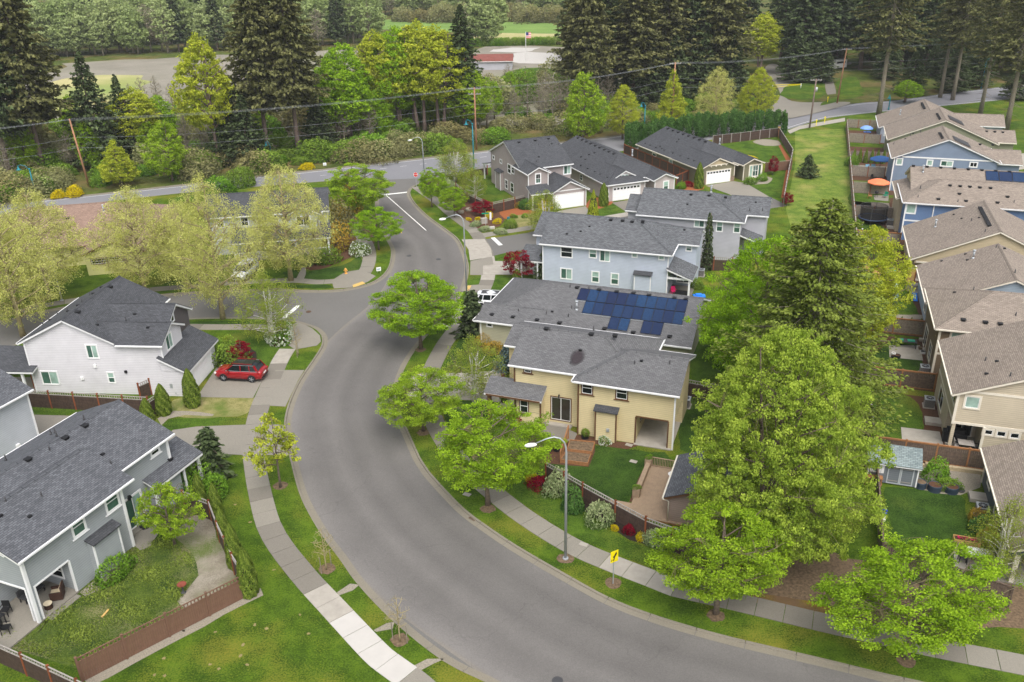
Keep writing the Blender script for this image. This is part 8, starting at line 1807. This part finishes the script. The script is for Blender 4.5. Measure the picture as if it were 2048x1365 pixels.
for k in (0, 1):
 x0 = -2.15 + k * .95; b = MB(); b.box(x0, x0 + .93, -.03, .0, .15, 1.85); dr = b.build('shed_door', K['shedgrey'], h.root); b = MB()
 for q in ((x0, x0 + .08, .15, 1.85), (x0 + .85, x0 + .93, .15, 1.85), (x0 + .08, x0 + .85, .15, .23), (x0 + .08, x0 + .85, 1.77, 1.85)): b.box(q[0], q[1], -.05, -.03, q[2], q[3])
 b.build('door_frame', SG, dr); b = MB()
 for z_ in (.4, 1.55): b.box(x0 + .04, x0 + .8, -.065, -.05, z_, z_ + .05)
 b.build('hinge', K['concmid'], dr)
h.window('f', 0.0, -3.15, -2.7, 1.0, 1.55, 'fixed', ('gl_blind',), tw=.05)
for x0 in (-3.42, -2.62): h.walls([(x0, x0 + .2, -.04, 0, .95, 1.6)], 'trim', 'shutter')
for x_ in (-wdt, 0): h.walls([(x_ - .05, x_ + .05, -.04, .06, .1, 1.95)], 'trim', 'corner_board')
o = thing('garden_bench', 'orange cedar potting bench leaning at the shed front', 'bench', fsd.w(-3.1, -.35), fsd.a); tbl(o, -.65, .65, -.28, .28, .75, 'cedar', 'cedar', .04); b = MB(); b.box(-.65, .65, -.28, .28, .2, .24); b.build('shelf', K['cedar'], o)
def planter(label, q, r_, h_, mat, soil='mulch', rz=0.0, sx=1.0):
 o = thing('planter', label, 'planter', (q[0], q[1], 0), rz); b = MB(); b.lathe(0, 0, [(r_ * .9, 0), (r_, .02)] + [(r_ + (.015 if k % 2 else 0), .02 + (h_ - .02) * k / 8) for k in range(9)] + [(r_ - .03, h_), (r_ - .04, h_ - .06)], 18); b.v = [(v[0] * sx, v[1], v[2]) for v in b.v]; b.build('tub', K[mat], o)
 b = MB(); b.cyl(0, 0, 0, h_ - .05, r_ - .03, sides=18); b.v = [(v[0] * sx, v[1], v[2]) for v in b.v]; b.build('soil', K[soil], o)
K['tub'] = plain('dark blue steel tub', (54, 66, 80), .5, .1, metal=.2)
planter('round dark steel tub of soil right of the shed', at(zT(512, 490)), .42, .55, 'tub', 'litter'); planter('long dark steel tub under the rhubarb', at(zT(630, 515)), .5, .55, 'tub', sx=1.0, rz=1.1); planter('dark steel tub under the leafy vegetables', at(zT(775, 530)), .5, .55, 'tub', rz=1.1)
x, y, _ = at(zT(855, 520)); b = MB(); b.cyl(0, 0, 0, .08, .32, sides=20); b.cyl(0, 0, .08, .1, .22, sides=20); o = b.build('round_lid', K['darkgrey'], None); o.location = (x, y, .02); tag(o, 'black round lid lying on the gravel by the planters', 'lid')
ac('air conditioner below the grey slab of the dark slate house', at(zT(1030, 730))); ac('air conditioner by the tan house wall', at(zR_(640, 960))); ac('air conditioner behind the rusty framed fence', at(zR_(605, 715)))
ac('air conditioner between the yellow house and the fence', at(w1_(1680, 700)), f1.a); ac('air conditioner beside the trampoline', at(zS(478, 475))); ac('air conditioner in the stones behind the light blue house', at(z3(1398, 745)), f3.a)
for (q, w_, d_, lab) in ((at(zT(1000, 590)), 1.2, 1.1, 'grey concrete slab at the dark slate house wall'), (at(zR_(690, 1050)), .1, .1, None), (at(zS(720, 1160)), 1.2, .9, 'pale grey deck box at the blue grey house'), (at(zS(500, 512)), 1.3, .7, 'concrete step by the trampoline air conditioner'), (at(zS(755, 1200)), 1.3, .8, 'concrete step behind the blue toy slide')):
 if not lab: continue
 o = thing('concrete_step' if 'box' not in lab else 'deck_box', lab, 'step' if 'box' not in lab else 'box', (q[0], q[1], 0), FR.a); b = MB(); hh = .3 if 'box' not in lab else .7; b.box(-w_ / 2, w_ / 2, -d_ / 2, d_ / 2, 0, hh); b.build('block' if 'box' not in lab else 'body', K['concmid'], o)
 if 'box' in lab: b = MB(); b.box(-w_ / 2 - .04, w_ / 2 + .04, -d_ / 2 - .04, d_ / 2 + .04, hh, hh + .06); b.build('lid', K['caps'], o)
# raised flower box, table and chairs by the slate house
q = at(zT(895, 1010)); o = thing('raised_flower_box', 'raised wooden flower box with pink flowers by the patio', 'planter', (q[0], q[1], 0), FR.a); b = MB()
for a in ((-.85, .85, -.3, -.26), (-.85, .85, .26, .3), (-.85, -.81, -.26, .26), (.81, .85, -.26, .26)): b.box(*a, .35, .8)
b.build('box_side', K['fencenew'], o); b = MB(); b.box(-.81, .81, -.26, .26, .4, .74); b.build('soil', K['mulch'], o)
for sx in (-.8, .8):
 for sy in (-.25, .25): b = MB(); b.box(sx - .04, sx + .04, sy - .04, sy + .04, 0, .35); b.build('leg', K['fencenew'], o)
rg_ = np.random.default_rng(5); C = np.column_stack([rg_.uniform(-.6, .6, 60), rg_.uniform(-.15, .15, 60), rg_.uniform(.76, .9, 60)]); K['magenta'] = leafmat('magenta petals', (190, 30, 90), (226, 60, 120), .2); fl = bpy.data.objects.new('flowers', quads_mesh('pink_flowers', leaves(rg_, C, np.zeros((60, 3)), .13), rg_.uniform(0, 1, 60), K['magenta'])); COL.objects.link(fl); fl.parent = o
patch('patio', [zT(800, 980), zT(990, 1000), zT(1180, 1040), zT(1150, 1250), zT(800, 1200)], K['concmid'], .03, False)
q = at(zT(985, 1120)); o = thing('patio_table', 'white topped patio table beside the raised flower box', 'table', (q[0], q[1], .03), FR.a); tbl(o, -.75, .75, -.5, .5, .74, 'white')
chair('dark patio chair at the left end of the white table', at(zT(870, 1130)), FR.a + 1.57, 'black', 'darkgrey', True, .03, 'chairs at the white table'); chair('dark patio chair at the right end of the white table', at(zT(1110, 1130)), FR.a - 1.57, 'black', 'darkgrey', True, .03, 'chairs at the white table')
# blue hose ring, ornaments at the left bed
q = at(zT(180, 700)); b = MB(); b.tube([(.45 * math.cos(t), .3 * math.sin(t), .05) for t in np.linspace(0, 5.5, 18)], .07, 6); o = b.build('hose_coil', plain('blue hose', (36, 70, 190), .5, .05), None); o.location = (q[0], q[1], 0); tag(o, 'blue curled hose in the bark under the big maple', 'hose')
q = at(zT(200, 775)); o = thing('garden_ornament', 'small white garden ornament beside the blue hose', 'ornament', (q[0], q[1], 0)); b = MB(); b.lathe(0, 0, [(.12, 0), (.14, .15), (.08, .28), (.1, .36), (.0, .45)], 10); b.build('figure', K['white'], o)
# deck, shed roof structure and bistro set by the yellow house
zP = Z(1300, 860, 6.822); zQ = Z(1040, 850, 4.55)
DK = thing('deck', 'brown board deck between the lawn and the small shed', 'deck', (*at((1290, 935))[:2], 0), math.radians(-20.3)); fd = Frame(at((1290, 935)), -20.3)
cn = [fd.l(p) for p in (zQ(1200, 310), zQ(1365, 345), zQ(990, 720), zQ(850, 715), zQ(1280, 895), zQ(1060, 560))]
bd = MB(); 
x0, x1 = .1, 4.2; y1, y0 = .2, -7.0; nbd = 28; bw = (x1 - x0) / nbd
for k in range(nbd):
 xa = x0 + k * bw; ylow = y0 + (0 if xa > 1.5 else 0); bd.box(xa + .006, xa + bw - .006, -6.9 + .28 * xa * 0, y1, .12, .16)
o = bd.build('deck_board', K['deck'], DK); o['kind'] = 'stuff'
b = MB(); b.box(x0, x1, -6.9, y1, 0, .11); b.build('deck_frame', K['cedar'], DK)
b = MB(); b.box(-1.6, .09, -6.9, -5.4, 0, .16); b.build('deck_wing', K['deck'], DK)
b = MB(); b.box(x0, x0 + .35, -4.1, .2, .16, .62); b.build('bench_seat', K['deck'], DK)
for yy in (.1, -4.3): b = MB(); b.box(x0 - .12, x0 + .42, yy - .3, yy + .3, .0, .85); b.build('planter_box', K['deck'], DK)
b = MB(); b.box(.5, 3.4, .12, .2, .95, 1.0); b.box(.5, 3.4, .12, .2, .2, .26)
for k in range(22): b.box(.55 + k * .13, .6 + k * .13, .14, .18, .26, .95)
b.build('railing', K['deck'], DK)
for i, yy in enumerate((.1, -4.3)): 
 q = fd.w(.25, yy); place('bush0', 'potted_plant', ('potted fern on the far deck planter', 'potted fern on the near deck planter')[i], 'plant', q, .28, world=True, z=.8, pn=('foliage', 'stems'))
q = fd.w(2.5, -1.6); o = thing('bistro_table', 'small round white table on the deck', 'table', (q[0], q[1], .16)); b = MB(); b.cyl(0, 0, .7, .73, .36, sides=24); b.build('table_top', K['white'], o)
for a in (0, 2.1, 4.2): b = MB(); b.beam((.05 * math.cos(a), .05 * math.sin(a), .7), (.3 * math.cos(a), .3 * math.sin(a), 0), .025); b.build('leg', K['white'], o)
chair('white folding chair behind the round white table', fd.w(3.0, -1.1), -.3, 'white', None, True, .16, wd=.42); chair('white folding chair in front of the round white table', fd.w(2.7, -2.5), 2.8, 'white', None, True, .16, wd=.42)
fsh = Frame(at((1335, 1030)), -20.3); e = fsh.l(zP(185, 920), 2.3); e2 = fsh.l(zP(370, 290), 2.3)
h = House('tan_garden_shed', 'tan shed with brown trim and dark shingles half under the big maple', Frame((fsh.w(e[0], e[1])[0], fsh.w(e[0], e[1])[1]), -20.3), 'shedtan', 'roofg', trim='trimb', cat='shed')
h.gable(0, 5.4, 0, 6.0, 2.3, .42, 'y', oh=.3, rake=.3, gut=(0, 0)); b = MB(); b.beam((-.06, 0, 2.2), (-.06, 6, 2.2), .12, .1); b.tube([(-.06, 0, 2.15), (.2, .15, 2.0), (.35, .22, 1.85), (.35, .22, 0)], .05, 8); b.build('gutter', K['trimc'], h.root)
# raised beds and handrail on the slope
for (L, lab) in (([zQ(430, 250), zQ(455, 165), zQ(680, 185), zQ(655, 275)], 'upper cedar framed bed of soil by the yellow house steps'), ([zQ(370, 345), zQ(420, 262), zQ(645, 290), zQ(615, 378)], 'lower cedar framed bed of soil above the lawn')):
 P = gp(L); c0 = P[0]; o = thing('raised_bed', lab, 'raised bed', (c0[0], c0[1], 0)); b = MB()
 for i in range(4):
  p, q = P[i], P[(i + 1) % 4]; b.beam((p[0] - c0[0], p[1] - c0[1], .17), (q[0] - c0[0], q[1] - c0[1], .17), .06, .34)
 b.build('frame_board', K['cedar'], o); b = MB(); b.prism([(p[0] - c0[0], p[1] - c0[1]) for p in P], 0, .26); b.build('soil', K['litter'], o)
q0 = at(zQ(368, 345)); q1 = at(zQ(440, 130)); o = thing('handrail', 'cedar handrail climbing past the raised beds', 'railing', (q0[0], q0[1], 0)); dx, dy = q1[0] - q0[0], q1[1] - q0[1]
for t in (0, .33, .66, 1): b = MB(); b.box(dx * t - .05, dx * t + .05, dy * t - .05, dy * t + .05, 0, 1.1 + .25 * t); b.build('post', K['cedar'], o)
b = MB(); b.beam((0, 0, 1.12), (dx, dy, 1.37), .1, .05); b.beam((0, 0, .2), (dx, dy, .45), .05, .05); b.build('rail', K['cedar'], o); b = MB()
for k in range(16): t = k / 16; b.box(dx * t - .012, dx * t + .012, dy * t - .012, dy * t + .012, .2 + .25 * t, 1.1 + .25 * t)
b.build('baluster', K['cedar'], o)
for (p, r_, lab, key) in ((w1_(435, 1095), .3, 'potted green plant in dark pot against the yellow wall', 'bush0'), (zQ(262, 240), .28, 'pot of yellow flowers, left one by the handrail', 'bushyel'), (zQ(335, 235), .28, 'pot of green and yellow flowers, right one by the handrail', 'bush0'), (z1_(265, 1215), .28, 'pot of yellow and green flowers on the yellow house porch', 'bush0')):
 q = at(p); planter(lab.replace('potted green plant in dark pot', 'dark pot holding a green plant').replace('pot of', 'dark pot under'), q, r_, .45, 'black'); place(key, 'potted_plant', lab, 'plant', q, r_ * 1.25, world=True, z=.4, pn=('foliage', 'stems'))
for (p, lab, c) in ((zS(780, 1), None, 0), ((870 / 1 + 0, 453), 'small teal pot at the corner garden edge', 'teal'), ((1018, 437), 'bright blue pot in the red bark bed', 'teal')):
 if not lab: continue
 planter(lab, at((947, 452) if 'teal' in lab else (1017, 439)), .22, .35, 'teal')
# patio furniture of the grey foreground house
WK = plain('brown wicker', (64, 44, 36), .8, .3, 30, bmp=.5); CU = plain('cream cushion', (206, 192, 164), .8, .08)
o = chair('brown wicker armchair with cream cushions on the corner patio', f9.w(2.2, .75), f9.a - 2.5, WK, CU, True, .12, wd=.7)
b = MB(); b.box(-.4, .4, -.35, .42, .06, .36); b.box(-.42, -.34, -.35, .42, .36, .66); b.box(.34, .42, -.35, .42, .36, .66); b.box(-.42, .42, .36, .46, .36, 1.02); b.build('wicker_frame', WK, o)
q = f9.w(1.2, .45); o = thing('side_table', 'round wicker footstool with pale top on the corner patio', 'stool', (q[0], q[1], .12)); b = MB(); b.cyl(0, 0, .38, .44, .27, sides=20); b.build('top', CU, o); b = MB(); b.lathe(0, 0, [(.24, .38), (.2, .2), (.24, .02)], 12)
for k in range(8): a = k * .785; b.beam((.24 * math.cos(a), .24 * math.sin(a), .38), (.24 * math.cos(a), .24 * math.sin(a), 0), .03)
b.build('base', WK, o)
q = f9.w(1.7, 2.4); o = thing('bench_seat', 'dark cushioned patio sofa in the shade of the corner patio', 'sofa', (q[0], q[1], .12), f9.a); tbl(o, -.8, .8, -.35, .35, .42, 'darkgrey'); b = MB(); b.box(-.8, .8, .3, .38, .42, .85); b.build('backrest', K['darkgrey'], o)
chair('black metal chair on the far side of the corner patio', f9.w(-1.4, 1.2), f9.a + .6, 'black', None, True, .12, wd=.5); q = f9.w(-1.2, 2.4); o = thing('patio_table', 'black patio table behind the black metal chair', 'table', (q[0], q[1], .12), f9.a); tbl(o, -.5, .5, -.5, .5, .7, 'black'); chair('black metal chair beyond the black patio table', f9.w(-.2, 2.6), f9.a - 1.2, 'black', None, True, .12, wd=.5)
# bird bath and plank
q = at((367, 1186)); o = thing('bird_bath', 'stone bird bath with a reddish bowl in the weedy yard', 'bird bath', (q[0], q[1], 0)); b = MB(); b.lathe(0, 0, [(.2, 0), (.18, .06), (.06, .12), (.05, .55), (.09, .62)], 14); b.build('pedestal', K['darkgrey'], o); b = MB(); b.lathe(0, 0, [(.08, .6), (.3, .7), (.31, .74), (.27, .72), (.0, .66)], 18); b.build('bowl', plain('terracotta bowl', (128, 66, 50), .7, .1), o)
q = at((211, 1228)); b = MB(); b.box(-.06, .06, -.35, .35, 0, .06); o = b.build('wood_plank', K['fencenew'], None); o.location = (q[0], q[1], .02); o.rotation_euler = (0, 0, -.2); tag(o, 'short plank lying in the weedy yard', 'plank')
q = at((290, 1055)); b = MB(); b.cyl(0, 0, 0, .12, .38, sides=20); b.cyl(0, 0, .12, .14, .3, sides=20); o = b.build('fire_pit_cover', K['black'], None); o.location = (q[0], q[1], .05); tag(o, 'black round tray on the small patio by the cherry tree', 'tray')
# play set
q = FR.w(3.0, 38.5); o = thing('play_set', 'wooden play set with green canopy, two swings and a pale blue slide', 'play set', (q[0], q[1], 0), FR.a)
for x in (-.1, 1.1):
 for y in (-.6, .6): b = MB(); b.box(x - .05, x + .05, y - .05, y + .05, 0, 2.3); b.build('post', K['fencenew'], o)
b = MB(); b.box(-.15, 1.15, -.65, .65, 1.25, 1.33); b.box(-.15, 1.15, -.68, -.62, 1.4, 1.9); b.build('platform', K['fencenew'], o)
b = MB(); 
for k in range(8):
 a0, a1 = math.pi * k / 8, math.pi * (k + 1) / 8; p = lambda a, y: (.5 + .72 * math.cos(a), y, 2.25 + .5 * math.sin(a)); b.face([p(a0, -.75), p(a0, .75), p(a1, .75), p(a1, -.75)])
b.build('canopy', plain('green canopy', (28, 120, 104), .7, .1), o); b = MB()
for y in (-.75, 0, .75):
 for k in range(8): a0, a1 = math.pi * k / 8, math.pi * (k + 1) / 8; b.beam((.5 + .76 * math.cos(a0), y, 2.27 + .54 * math.sin(a0)), (.5 + .76 * math.cos(a1), y, 2.27 + .54 * math.sin(a1)), .08, .08)
b.build('canopy_frame', K['fencenew'], o)
b = MB(); b.beam((-.1, 0, 2.2), (-3.0, 0, 2.2), .12, .15); b.beam((-3.0, 0, 2.2), (-3.2, -.9, 0), .1); b.beam((-3.0, 0, 2.2), (-3.2, .9, 0), .1); b.build('swing_beam', K['fencenew'], o)
YS = plain('yellow swing', (222, 196, 120), .6, .05)
for x in (-1.1, -2.1):
 b = MB(); b.box(x - .25, x + .25, -.1, .1, .5, .54); sw = b.build('swing_seat', YS, o); b = MB(); b.beam((x - .24, 0, .54), (x - .24, 0, 2.15), .02); b.beam((x + .24, 0, .54), (x + .24, 0, 2.15), .02); b.build('chain', K['galv'], sw)
b = MB(); pts = [(.9 + .0 * t, -.65 - t * 2.2, 1.3 * (1 - t) ** 1.2 + .15) for t in np.linspace(0, 1, 8)]
for p, q_ in zip(pts, pts[1:]): b.beam(p, q_, .5, .05); b.beam((p[0] - .25, p[1], p[2] + .07), (q_[0] - .25, q_[1], q_[2] + .07), .04, .14); b.beam((p[0] + .25, p[1], p[2] + .07), (q_[0] + .25, q_[1], q_[2] + .07), .04, .14)
b.build('slide', plain('pale blue slide', (120, 160, 184), .4, .05), o); b = MB()
for k in range(5): b.box(.05, .5, -.9 - .0 * k, -.82, .2 + k * .25, .27 + k * .25)
b.beam((.05, -1.0, 0), (.05, -.68, 1.3), .06); b.beam((.5, -1.0, 0), (.5, -.68, 1.3), .06); b.build('ladder', K['fencenew'], o)
BL = plain('bright blue plastic', (50, 130, 226), .4, .05)
q = at(zS(742, 1265)); o = thing('toy_slide', 'bright blue toy slide in the bark near the house step', 'toy', (q[0], q[1], 0), FR.a + .1); b = MB(); b.beam((0, -.5, .1), (0, .5, .7), .45, .05); b.build('slide', BL, o); b = MB(); b.beam((-.25, .5, .72), (-.25, .75, 0), .06); b.beam((.25, .5, .72), (.25, .75, 0), .06); b.build('ladder', BL, o)
# ping pong table, buckets, heap beside the brown house
q = at(zR_(465, 510)); o = thing('ping_pong_table', 'dark table with green items standing on the lawn edge', 'table', (q[0], q[1], .0), FR.a); tbl(o, -1.0, 1.0, -.45, .45, .75, 'darkgrey'); b = MB(); b.box(-.7, -.3, -.3, .2, .75, .85); b.box(.1, .8, -.25, .25, .75, .83); b.build('tray', GR, o)
planter('white bucket on the concrete pad', at(zR_(372, 580)), .2, .4, 'white'); planter('black tub on the concrete pad beside the white bucket', at(zR_(402, 590)), .32, .3, 'black'); planter('smaller black tub left on the concrete pad', at(zR_(372, 592)), .2, .28, 'black')
q = at(zR_(620, 520)); o = thing('clutter_heap', 'heap of white sacks and pots by the brown house wall', 'heap', (q[0], q[1], 0), FR.a); r_ = random.Random(4)
for k in range(9): b = MB(); x_, y_ = r_.uniform(-.5, .4), r_.uniform(-1.6, 1.4); z_ = .3 * (k % 2); b.box(x_ - .3, x_ + .3, y_ - .22, y_ + .22, z_, z_ + .22); b.build('sack', K[('white', 'concmid', 'litter')[k % 3]], o)
# covered grill and chairs in the tan house patio
q = FR.w(6.6, 4.3); o = thing('covered_grill', 'black covered grill under the tan house patio roof', 'grill', (q[0], q[1], .1), FR.a); b = MB(); b.box(-.9, .9, -.4, .4, 0, .9); b.box(-.65, .65, -.33, .33, .9, 1.15); b.build('cover', K['black'], o)
q = FR.w(7.3, 3.0); o = thing('patio_table', 'glass patio table with dark chairs tucked in at the tan house', 'table', (q[0], q[1], .1), FR.a); tbl(o, -.6, .6, -.45, .45, .7, 'caps')
chair('dark grey patio chair left of the glass table', FR.w(6.6, 2.9), FR.a + 1.6, 'darkgrey', 'caps', True, .1); chair('dark grey patio chair right of the glass table', FR.w(8.0, 2.9), FR.a - 1.6, 'darkgrey', 'black', True, .1)
# pink chair and patio set of the light blue house
PK = plain('hot pink fabric', (224, 30, 110), .7, .05); chair('hot pink chair under the light blue house porch', f3.w(15.9, .0), f3.a + .5, PK, PK, True, .12); q = f3.w(16.9, -.5); o = thing('covered_table', 'black covered table under the light blue house porch', 'table', (q[0], q[1], .12), f3.a); b = MB(); b.box(-.7, .7, -.4, .4, 0, .6); b.box(-.6, .6, -.3, .3, .6, .68); b.build('cover', K['black'], o)
q = at(z3(1385, 915)); b = MB(); b.box(-.7, .7, -.4, .4, 0, .15); b.box(-.4, .3, -.3, .3, .15, .3); o = b.build('tarp_bundle', BL, None); o.location = (q[0], q[1], 0); tag(o, 'bright blue tarp bundle behind the solar roof house', 'tarp')
q = at(z1_(1750, 790)); o = thing('covered_furniture', 'grey covered furniture in the solar roof house porch', 'cover', (q[0], q[1], .0), f2.a); b = MB(); b.box(-1.2, 1.2, -.6, .3, 0, .8); b.box(-.5, .5, -.5, .2, .8, 1.0); b.build('cover', K['darkgrey'], o)
# umbrellas
def umbrella(label, q, R_, H_, mat):
 o = thing('garden_umbrella', label, 'umbrella', (q[0], q[1], 0)); b = MB(); b.cyl(0, 0, 0, H_, .03, sides=8); b.build('pole', K['darkgrey'], o); n = 8; b = MB()
 for k in range(n):
  a0, a1 = 2 * math.pi * k / n, 2 * math.pi * (k + 1) / n; P = lambda a, r, z: (r * math.cos(a), r * math.sin(a), z)
  b.face([P(a0, R_, H_ - .55), P(a1, R_, H_ - .55), P(a1, R_ * .5, H_ - .15), P(a0, R_ * .5, H_ - .15)]); b.face([P(a0, R_ * .5, H_ - .15), P(a1, R_ * .5, H_ - .15), (0, 0, H_)])
  b.face([P(a0, R_, H_ - .55), P(a1, R_, H_ - .55), P(a1, R_, H_ - .68), P(a0, R_, H_ - .68)][::-1])
 b.build('canopy', mat, o)
umbrella('orange garden umbrella over the small deck', at(zS(345, 150)), 1.75, 2.5, plain('orange canvas', (224, 124, 84), .8, .06)); umbrella('large dark blue umbrella at the gravel terrace edge', FR.w(5.0, 98.5), 1.9, 2.4, plain('dark blue canvas', (40, 78, 128), .8, .06)); umbrella('small light blue umbrella in the farthest yard', FR.w(3.6, 125.5), 1.3, 2.3, plain('light blue canvas', (120, 156, 220), .8, .06))
for (x, y, lab) in ((3.0, 97.6, 'pale blue garden chair, left of two on the gravel terrace'), (4.0, 98.0, 'pale blue garden chair, right of two on the gravel terrace')): chair(lab, FR.w(x, y), FR.a + .3, plain('pale blue paint', (130, 186, 214), .6, .04), None, True, wd=.65)
o = thing('small_deck', 'small brown plank deck under the orange umbrella', 'deck', FR.w(2.8, 74.2), FR.a); b = MB()
for k in range(16): b.box(0, 2.6, k * .15, k * .15 + .135, .05, .12)
ob = b.build('deck_board', K['fencegrey'], o)
q = at(zS(335, 185)); o = thing('barbecue', 'black kettle barbecue beneath the orange umbrella', 'barbecue', (q[0], q[1], 0)); b = MB(); b.lathe(0, 0, [(.05, .6), (.25, .68), (.3, .82), (.25, .98), (.0, 1.08)], 14); b.build('kettle', K['black'], o)
for a in (0, 2.1, 4.2): b = MB(); b.beam((.1 * math.cos(a), .1 * math.sin(a), .65), (.3 * math.cos(a), .3 * math.sin(a), 0), .03); b.build('leg', K['black'], o)
chair('tan garden chair left of the kettle barbecue', at(zS(270, 195)), 1.2, 'cedar', None, True, wd=.6); chair('dark garden chair in the yard beyond the orange umbrella', at(zU(35, 1120)), .6, 'black', None, True, wd=.6); chair('green garden chair right of the kettle barbecue', at(zS(430, 190)), -1.0, 'caps', GR, True, wd=.6)
q = FR.w(3.9, 127); o = thing('patio_table', 'small blue topped table under the light blue umbrella', 'table', (q[0], q[1], 0), FR.a); tbl(o, -.7, .7, -.5, .5, .7, BL)
# trampoline
q = at(zS(295, 450)); o = thing('trampoline', 'round black trampoline with a safety net', 'trampoline', (q[0], q[1], 0), 0); b = MB(); b.cyl(0, 0, .78, .8, 1.75, sides=32); b.build('mat', K['black'], o); b = MB(); b.tube([(1.95 * math.cos(t), 1.95 * math.sin(t), .82) for t in np.linspace(0, 6.283, 33)], .10, 6, False); b.build('rim', plain('dark blue pad', (52, 66, 92), .6, .08), o)
netm, n_, bb = nm('black netting'); co = texco(n_, 'Object'); vo = node(n_, 'ShaderNodeTexChecker'); vo.inputs['Scale'].default_value = 60; n_.links.new(co, vo.inputs['Vector']); bb.inputs['Base Color'].default_value = (*lin((30, 30, 32)), 1); bb.inputs['Alpha'].default_value = .55
b = MB()
for k in range(24):
 a0, a1 = 2 * math.pi * k / 24, 2 * math.pi * (k + 1) / 24; b.face([(1.85 * math.cos(a0), 1.85 * math.sin(a0), .85), (1.85 * math.cos(a1), 1.85 * math.sin(a1), .85), (1.85 * math.cos(a1), 1.85 * math.sin(a1), 2.5), (1.85 * math.cos(a0), 1.85 * math.sin(a0), 2.5)])
b.build('net', netm, o); b = MB(); b.tube([(1.88 * math.cos(t), 1.88 * math.sin(t), 2.5) for t in np.linspace(0, 6.283, 33)], .03, 5, False)
for k in range(6): a = k * math.pi / 3; b.beam((2.0 * math.cos(a), 2.0 * math.sin(a), 0), (1.9 * math.cos(a), 1.9 * math.sin(a), 2.5), .05)
b.build('net_pole', K['darkgrey'], o)
for i, p in enumerate((zS(187, 482), zS(303, 515), zS(192, 525))):
 q = at(p); b = MB(); b.lathe(0, 0, [(.0, 0), (.11, .06), (.12, .12), (.08, .2), (0, .24)], 10); o = b.build('ball', K['white'], None); o.location = (q[0], q[1], .01); tag(o, ('white ball on the lawn left of the trampoline front', 'white ball on the lawn below the trampoline ladder', 'white ball nearest the new cedar fence side')[i], 'ball')
# bird house in the far corner
q = at((1556, 278)); o = thing('bird_house', 'bird house on a post at the corner of the dark hedge fence', 'bird house', (q[0], q[1], 0)); b = MB(); b.box(-.04, .04, -.04, .04, 0, 2.2); b.build('post', K['cedar'], o); b = MB(); b.box(-.2, .2, -.2, .2, 2.2, 2.55); b.build('box', K['fencenew'], o); b = MB(); b.face([(-.28, -.26, 2.5), (.28, -.26, 2.5), (.28, 0, 2.78), (-.28, 0, 2.78)]); b.face([(.28, .26, 2.5), (-.28, .26, 2.5), (-.28, 0, 2.78), (.28, 0, 2.78)]); b.build('roof', K['darkgrey'], o)
for (p, lab) in (((1655, 205), 'yellow marker post by the park track'), ((1632, 252), 'thin yellow gas marker beside the dark pole'), ((1649, 246), 'small yellow sign post on the corridor end'), ((1586, 165), 'white marker post at the track edge')):
 q = at(p); o = thing('marker_post', lab, 'post', (q[0], q[1], 0)); b = MB(); b.box(-.06, .06, -.04, .04, 0, 1.2); b.build('post', Y if 'yellow' in lab else K['white'], o); b = MB(); b.box(-.14, .14, -.05, .05, 1.0, 1.3); b.build('plate', Y if 'yellow' in lab else K['white'], o)
q = at((1560, 178)); o = thing('park_gate', 'yellow swing gate across the park track', 'gate', (q[0], q[1], 0), .05); b = MB(); b.beam((-2, 0, 1), (5.5, 0, 1), .12); b.beam((-2, 0, .4), (5.5, 0, .9), .08); b.build('rail', Y, o); b = MB(); b.cyl(-2, 0, 0, 1.3, .1, sides=8); b.cyl(5.5, 0, 0, 1.2, .1, sides=8); b.build('post', K['white'], o)
hz = MB(); hz.box(-880, 980, -55, 1590, -1.5, 46)
hm = bpy.data.materials.new('pale haze'); hm.use_nodes = True; hn = hm.node_tree; hn.nodes.clear(); ho = node(hn, 'ShaderNodeOutputMaterial'); hv = node(hn, 'ShaderNodeVolumePrincipled'); hv.inputs['Density'].default_value = .00014; hv.inputs['Color'].default_value = (.9, .93, .96, 1); hn.links.new(hv.outputs[0], ho.inputs['Volume'])
tag(hz.build('haze', hm), 'thin pale haze over the whole valley', 'haze', kind='stuff')
print('objects', len(bpy.data.objects), 'tris', sum(len(m.polygons) * 2 for m in bpy.data.meshes))
